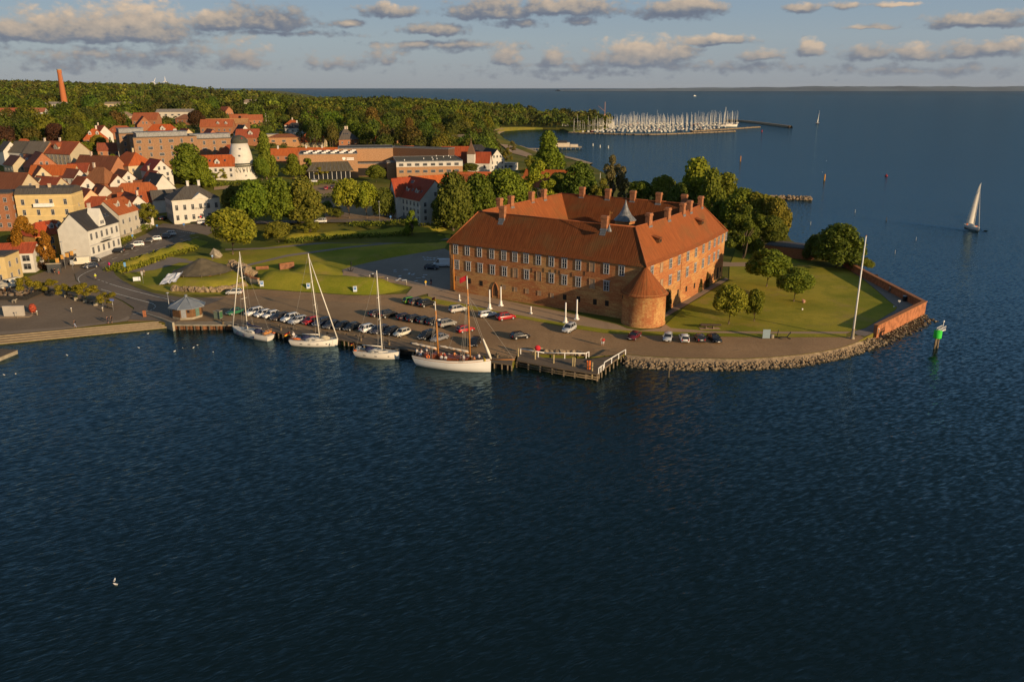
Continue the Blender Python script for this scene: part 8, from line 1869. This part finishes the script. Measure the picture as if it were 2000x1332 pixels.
# the dig: tent roof, rubble, walls
p = G(398, 543, 2.); t = thing('tent_roof', 'wide dark conical tarpaulin roof over the castle ruin', 'roof', p); b = MB(); b.lathe([(8.4, 2.2), (7.4, 2.5), (4., 4.0), (1.3, 5.4), (.05, 5.8)], 14, smooth=False); mk('canopy', b, simple('dark_tarpaulin', (.135, .108, .066), .3, .6), t); b = MB()
for k in range(10):
    q = k * .628; b.tube([(8.2 * math.cos(q), 8.2 * math.sin(q), 0), (8.2 * math.cos(q), 8.2 * math.sin(q), 2.5)], .09, 5)
mk('post', b, M_WOOD, t)
rock_line('ruin_wall', [G(338, 567, 2.), G(360, 568, 2), (G(400, 570, 2)), G(440, 568, 2), G(478, 559, 2)], .9, 3.0, .35, .8, 'long ruin wall of pale field stones below the tent roof', 330)
t_ = rock_line('ruin_heap', [G(455, 528, 3), G(472, 533, 3), G(487, 540, 3)], 2.6, 5.0, .6, 1.5, 'tall heap of ruined masonry right of the tent roof', 260)
rock_line('ruin_wall', [G(422, 528, 3), G(440, 524, 3), G(458, 526, 3)], 1.2, 3.4, .4, .9, 'low stone wall behind the tent roof', 110)
p = G(425, 504, 2); b = MB(); b.rock((0, 0, 1.), 2.0, rk, .9); tag(mk('boulder', b, M_STONE, None, p), 'single big grey boulder under the round lime tree', 'boulder')
p = G(334, 556, 2); t = thing('tarpaulin', 'crumpled white tarpaulin hanging over the ruin edge', 'tarpaulin', p); b = MB(); vs = []
for i in range(9):
    for j in range(6): vs.append((-2.6 + i * .6 + .2 * j, -1.6 + j * .65, .3 + .42 * j + .6 * mnoise.noise(Vector((i * .9, j * .9, 3))) + .12 * i))
b.add(vs, [(i * 6 + j, (i + 1) * 6 + j, (i + 1) * 6 + j + 1, i * 6 + j + 1) for i in range(8) for j in range(5)], False); mk('sheet', b, simple('white_plastic', (.58, .60, .66), .25, 1.), t)
b = MB(); b.box((6, 2, 1.9), (9, .25, .2), .1); b.box((6, 3, 2.2), (9, .25, .2), .1); mk('plank', b, M_SPAR, t)
M_MOAT = simple('moat_brick', (.25, .115, .065), .4, .9, rough=.9)
wall_run('moat_wall', [G(546, 527, 2.), G(574, 523, 2.)], 1.6, .8, M_MOAT, 'short red brick bridge wall between the two mounds', 'wall'); wall_run('moat_wall', [G(500, 527, 2.), G(525, 525.5, 2.)], .7, .6, M_MOAT, 'low brick wall left of the mound bridge', 'wall'); wall_run('moat_wall', [G(478, 548, 2.), G(492, 556, 2.), G(506, 559, 2.)], 2.0, .6, M_STONE, 'curved dark stone wall at the left end of the front mound', 'wall')
rock_line('stone_edge', [G(576, 541, 2), G(620, 545, 2), G(670, 547, 2)], .5, 1., .22, .45, 'row of small stones along the foot of the rear mound', 130)
p = G(685, 530, 2.05); t = thing('anchor', 'old dark ship anchor standing by the forecourt edge', 'anchor', p, .4); b = MB(); b.tube([(0, 0, 0), (.3, 0, 2.6)], .12, 7); b.tube([(-.8, .2, .9), (-.5, .1, .2), (0, 0, 0), (.5, -.1, .2), (.8, -.2, .9)], .11, 6); b.tube([(.27, -.9, 2.3), (.27, .9, 2.3)], .08, 6); mk('shank', b, M_BLACK, t)
b = MB(); b.lathe([(.15, 2.6), (.22, 2.75), (.15, 2.9)], 10, (.3, 0, 0)); mk('ring', b, M_BLACK, t)
p = G(1516, 661, 2.05); t = thing('anchor', 'dark anchor lying on the verge beside the pale info board', 'anchor', p, -.3); b = MB(); b.tube([(-.2, 0, .2), (2.2, 0, .5)], .13, 7); b.tube([(2.9, -1.0, .5), (2.5, -.5, .4), (2.2, 0, .5), (2.5, .5, .9), (2.9, .9, 1.4)], .12, 6); b.tube([(.3, -.2, 2.0), (.1, 0, .3)], .08, 6); mk('shank', b, M_BLACK, t); b = MB(); b.lathe([(.45, 0), (.45, .7), (.3, .75)], 12, (-.9, .2, 0)); mk('stone_base', b, M_CONC, t)
p = G(1569, 591, 2.05); b = MB(); b.rock((0, 0, .35), .6, rk); tag(mk('boulder', b, simple('pink_granite', (.42, .22, .15), .3), None, p), 'small reddish stone on the lawn beside the medium tree', 'boulder')
for x, y, lab in ((1567, 605, 'tiny white lawn marker alone in the middle of the lawn'), (1746, 600, 'tiny white marker at the lawn corner')):
    t = thing('lawn_marker', lab, 'marker', G(x, y, 2.05), 0, 'lawn markers'); b = MB(); b.box((0, 0, .18), (.3, .3, .36)); mk('block', b, M_WHITE, t); b = MB(); b.box((0, 0, .38), (.2, .2, .05)); mk('cap', b, M_CONC, t)
house('low brick building with flat grey roof at the sea edge behind the lawn', (1548, 478), 3.2, .3, 15, 9, -35, 'flat', (.42, .16, .07), (.13, .12, .12), '', cat='building', name='brick_building', brick=True)
# paving stones laid out in the castle shadow
for i in range(26):
    if i < 10: x, y = rk.uniform(826, 856), rk.uniform(501, 510)
    else: x, y = rk.uniform(768, 832), rk.uniform(527, 552)
    b = MB(); b.box((0, 0, .06), (rk.uniform(.4, 1.5), rk.uniform(.3, .9), .08), rk.uniform(0, 3)); tag(mk('loose_slab', b, simple('pale_slab', (.5, .52, .55), .1) if i == 0 else bpy.data.materials['pale_slab'], None, G(x, y, 2.05)), 'pale flat slab lying on the shaded forecourt', 'slab', 'pale slabs on the forecourt')

# ---------------------------------------------------------------- people
def skin_body(J, E, Rd, name):
    me = bpy.data.meshes.new(name); me.from_pydata(J, E, []); o = bpy.data.objects.new(name, me); COL.objects.link(o)
    m = o.modifiers.new('s', 'SKIN'); m.use_smooth_shade = True
    for i, v in enumerate(me.skin_vertices[0].data): v.radius = (Rd[i], Rd[i]); v.use_root = (i == 0)
    o.modifiers.new('d', 'SUBSURF').levels = 1
    dg = bpy.context.evaluated_depsgraph_get(); out = bpy.data.meshes.new_from_object(o.evaluated_get(dg)); out.materials.clear(); out.materials.append(M_SKIN); bpy.data.objects.remove(o)
    out.name = name; return out
def pose(kind):
    if kind == 'sit':
        J = [(0, 0, .50), (0, .02, .75), (0, .02, 1.0), (0, 0, 1.12), (0, -.02, 1.24), (-.18, .02, 1.0), (-.24, -.08, .74), (-.16, -.28, .62), (.18, .02, 1.0), (.24, -.08, .74), (.16, -.28, .62), (-.10, -.02, .48), (-.11, -.42, .48), (-.11, -.42, .06), (-.11, -.55, .04), (.10, -.02, .48), (.11, -.42, .48), (.11, -.42, .06), (.11, -.55, .04)]
    else:
        s = .22 if kind == 'walk' else .02
        J = [(0, 0, .95), (0, 0, 1.2), (0, 0, 1.43), (0, 0, 1.53), (0, -.02, 1.66), (-.19, 0, 1.41), (-.24, s * .5, 1.13), (-.22, -s * .4 - .04, .88), (.19, 0, 1.41), (.24, -s * .5, 1.13), (.22, s * .3 - .06, .88), (-.09, 0, .88), (-.10, -s, .50), (-.10, -s * .9 + .06, .07), (-.10, -s - .1, .04), (.09, 0, .88), (.10, s * .6, .50), (.10, s * 1.6, .10), (.10, s * 1.5 - .12, .05)]
    E = [(0, 1), (1, 2), (2, 3), (3, 4), (2, 5), (5, 6), (6, 7), (2, 8), (8, 9), (9, 10), (0, 11), (11, 12), (12, 13), (13, 14), (0, 15), (15, 16), (16, 17), (17, 18)]
    Rd = [.14, .14, .13, .055, .105, .065, .047, .036, .065, .047, .036, .085, .062, .045, .04, .085, .062, .045, .04]
    body = skin_body(J, E, Rd, 'body'); V_ = [Vector(j) for j in J]
    b = MB(); b.tube([V_[0] + Vector((0, 0, -.06)), V_[1], V_[2] + Vector((0, 0, .02)), V_[2] + Vector((0, 0, .08))], [.175, .165, .18, .07], 10)
    for k in (5, 8): b.tube([V_[k] + Vector((0, 0, .03)), V_[k + 1], V_[k + 1].lerp(V_[k + 2], .6)], [.085, .068, .055], 8)
    shirt = b.mesh('jacket', M_CLOTH); b = MB()
    for k in (11, 15): b.tube([V_[k] + Vector((0, 0, .08)), V_[k], V_[k + 1], V_[k + 2] + Vector((0, 0, .03))], [.10, .115, .085, .068], 8)
    b.tube([V_[0] + Vector((0, 0, -.10)), V_[0] + Vector((0, 0, .06))], [.16, .172], 10); tr = b.mesh('trousers', M_CLOTH)
    b = MB(); c = V_[4]; b.lathe([(.112, -.02), (.122, .05), (.09, .11), (.02, .135)], 10, (c.x, c.y + .025, c.z)); hair = b.mesh('hair', M_CLOTH)
    return body, shirt, tr, hair
POSE = {k: pose(k) for k in ('walk', 'stand', 'sit')}
def person(label, pos, rz_, kind, top, legs, hair=(.05, .03, .02), group=None, s=1.03):
    t = thing('person', label, 'person', pos, rz_, group); t.scale = (s,) * 3; B_ = POSE[kind]; link('body', B_[0], t); link('jacket', B_[1], t, color=top); link('trousers', B_[2], t, color=legs); link('hair', B_[3], t, color=hair); return t
def on(px, py, dz=.08): p = T(px, py); p.z += dz; return p
BLK_, WHT_, BLU_ = (.015, .015, .018), (.66, .64, .62), (.12, .18, .30)
person('woman in pale top and long pale trousers walking beside the man in red', on(1175, 675), .5, 'walk', (.55, .36, .26), (.55, .58, .62), (.3, .2, .1)); person('man in red shirt and white trousers walking across the parking lot', on(1178.5, 675.5), .5, 'walk', (.48, .03, .03), WHT_)
person('person in black jacket and light jeans alone on the promenade above the steps', on(147, 640), -1.6, 'walk', BLK_, (.30, .34, .46)); person('left runner in dark clothes and shorts above the steps', on(211, 632.5), 1.2, 'walk', (.03, .03, .05), (.04, .04, .06)); person('right runner in black vest and shorts above the steps', on(218.5, 631.5), 1.2, 'walk', BLK_, (.05, .05, .05))
person('person in dark jacket standing left of another on the pavement by the orange house', on(108, 536), .6, 'stand', BLK_, (.10, .09, .08)); person('person in red trousers on the pavement by the orange house', on(115.5, 537), .6, 'walk', (.12, .11, .10), (.45, .08, .05))
person('person in a yellow raincoat at the edge of the castle shadow', on(831.5, 560), .8, 'walk', (.70, .48, .02), (.5, .5, .52)); person('person in dark blue coat and red trousers in the castle shadow', on(842, 557), .8, 'stand', (.015, .018, .05), (.22, .03, .03))
person('person in pale coat strolling on the wall walk', on(1737, 572), 1.9, 'walk', (.42, .34, .26), (.12, .11, .1)); person('person in dark jacket with white shirt on the wall walk', on(1743, 570), 1.9, 'walk', BLK_, (.5, .5, .5))
person('left walker in grey beside the signpost on the footpath', on(277, 540), .9, 'walk', (.22, .18, .15), (.1, .09, .09)); person('right walker in grey beige beside the signpost on the footpath', on(282, 539), .9, 'walk', (.32, .27, .22), (.1, .09, .09)); person('person in light blue jacket by the top of the tent roof', on(416, 514, 1.), .9, 'stand', (.25, .42, .66), (.1, .1, .14))
# cyclist
p = on(187.5, 548); t = thing('bicycle', 'bicycle ridden along the white line of the road bend', 'bicycle', p, R(-65)); wh_ = MB()
for x in (-.52, .52):
    b = MB(); P = [(x + .34 * math.cos(k * math.pi / 9), 0, .35 + .34 * math.sin(k * math.pi / 9)) for k in range(19)]; b.tube(P, .025, 5, caps=False); mk('wheel', b, M_BLACK, t)
b = MB(); b.tube([(-.52, 0, .35), (-.1, 0, .35), (.4, 0, .85), (.52, 0, .35)], .025, 5); b.tube([(-.1, 0, .35), (-.22, 0, .95)], .025, 5); b.tube([(.4, 0, .85), (.36, 0, 1.05)], .02, 5); b.tube([(.34, -.28, 1.05), (.34, .28, 1.05)], .02, 5); mk('frame', b, M_METAL, t); b = MB(); b.box((-.22, 0, .98), (.28, .14, .07)); mk('saddle', b, M_BLACK, t)
person('cyclist in a yellow safety vest and white helmet riding round the bend', p + Vector((-.1, .2, .47)), R(25), 'sit', (.55, .62, .04), (.03, .03, .04), (.7, .7, .66))
# people on the ketch
KM = ket.matrix_basis
for i, (f, y, c, lab) in enumerate([(.05, -.6, WHT_, 'person in white seated furthest aft on the ketch'), (.08, .5, (.5, .5, .52), 'person in grey seated at the ketch stern rail'), (.11, -1.0, BLU_, 'person in blue seated second from the ketch stern'), (.14, .9, WHT_, 'person in white near the ketch wheel'), (.185, -1.0, (.2, .05, .05), 'person in dark red seated aft on the ketch'), (.40, -1.5, WHT_, 'person in white seated by the rail amidships on the ketch'), (.43, -1.2, (.45, .06, .06), 'person in red amidships on the ketch'), (.455, -1.55, (.7, .66, .6), 'person in cream seated against the ketch rail'), (.50, 1.2, (.6, .25, .1), 'person in orange on the far side of the ketch deck'), (.68, -1.3, (.55, .5, .46), 'person in beige seated by the ketch foremast'), (.70, .9, WHT_, 'person in white beyond the ketch foremast'), (.80, -.6, (.5, .2, .08), 'person in rust orange on the ketch foredeck'), (.84, .3, WHT_, 'person in white on the ketch foredeck')]):
    q = KM @ Vector((-ket_L / 2 + ket_L * f, y, 1.72)); person(lab, q, a_k + (0 if y < 0 else 3.1), 'sit' if i % 3 else 'stand', c, (.08, .09, .14), (.12 + .1 * (i % 3), .08, .05), 'people aboard the ketch')
p = y2.matrix_basis @ Vector((X2(.1), -.7, 1.3)); person('sailor in white at the stern of the second yacht', p, .4, 'stand', WHT_, (.2, .2, .25), (.4, .38, .34))
# gulls
b = MB(); b.tube([(-.26, 0, .06), (-.1, 0, .12), (.1, 0, .14), (.2, 0, .22), (.27, 0, .24)], [.02, .10, .10, .055, .045], 8); b.mat = 1; b.tube([(.27, 0, .24), (.36, 0, .22)], [.025, .008], 5); b.mat = 2; b.box((-.08, 0, .17), (.36, .17, .05)); me_g = b.mesh('gull', [M_WHITE, MF_Y, M_METAL])
for i, (x, y, lab) in enumerate([(224, 1134, 'upper of two white gulls floating in the foreground water'), (226, 1142, 'lower of two white gulls floating in the foreground water'), (131, 694.5, 'gull floating alone below the steps'), (271, 680, 'gull floating left of the group off the steps'), (341, 687, 'lowest left gull of the group off the quay'), (357, 680.5, 'middle gull of the group off the quay'), (378, 680, 'upper right gull of the group off the quay'), (385.5, 675, 'topmost gull of the group off the quay'), (416, 688.5, 'rightmost gull of the group off the quay'), (289, 652.5, 'gull floating just under the steps'), (8, 733, 'gull by the pontoon at the left edge'), (31, 731, 'gull right of the pontoon'), (1606, 337, 'gull flying low over the sound'), (1614, 315, 'tiny gull high over the sound')]):
    o = tag(link('gull', me_g, None, G(x, y, 0 if y > 400 else 1.), RND.uniform(0, 6)), lab, 'gull', 'gulls on the water'); o.scale = (.95,) * 3
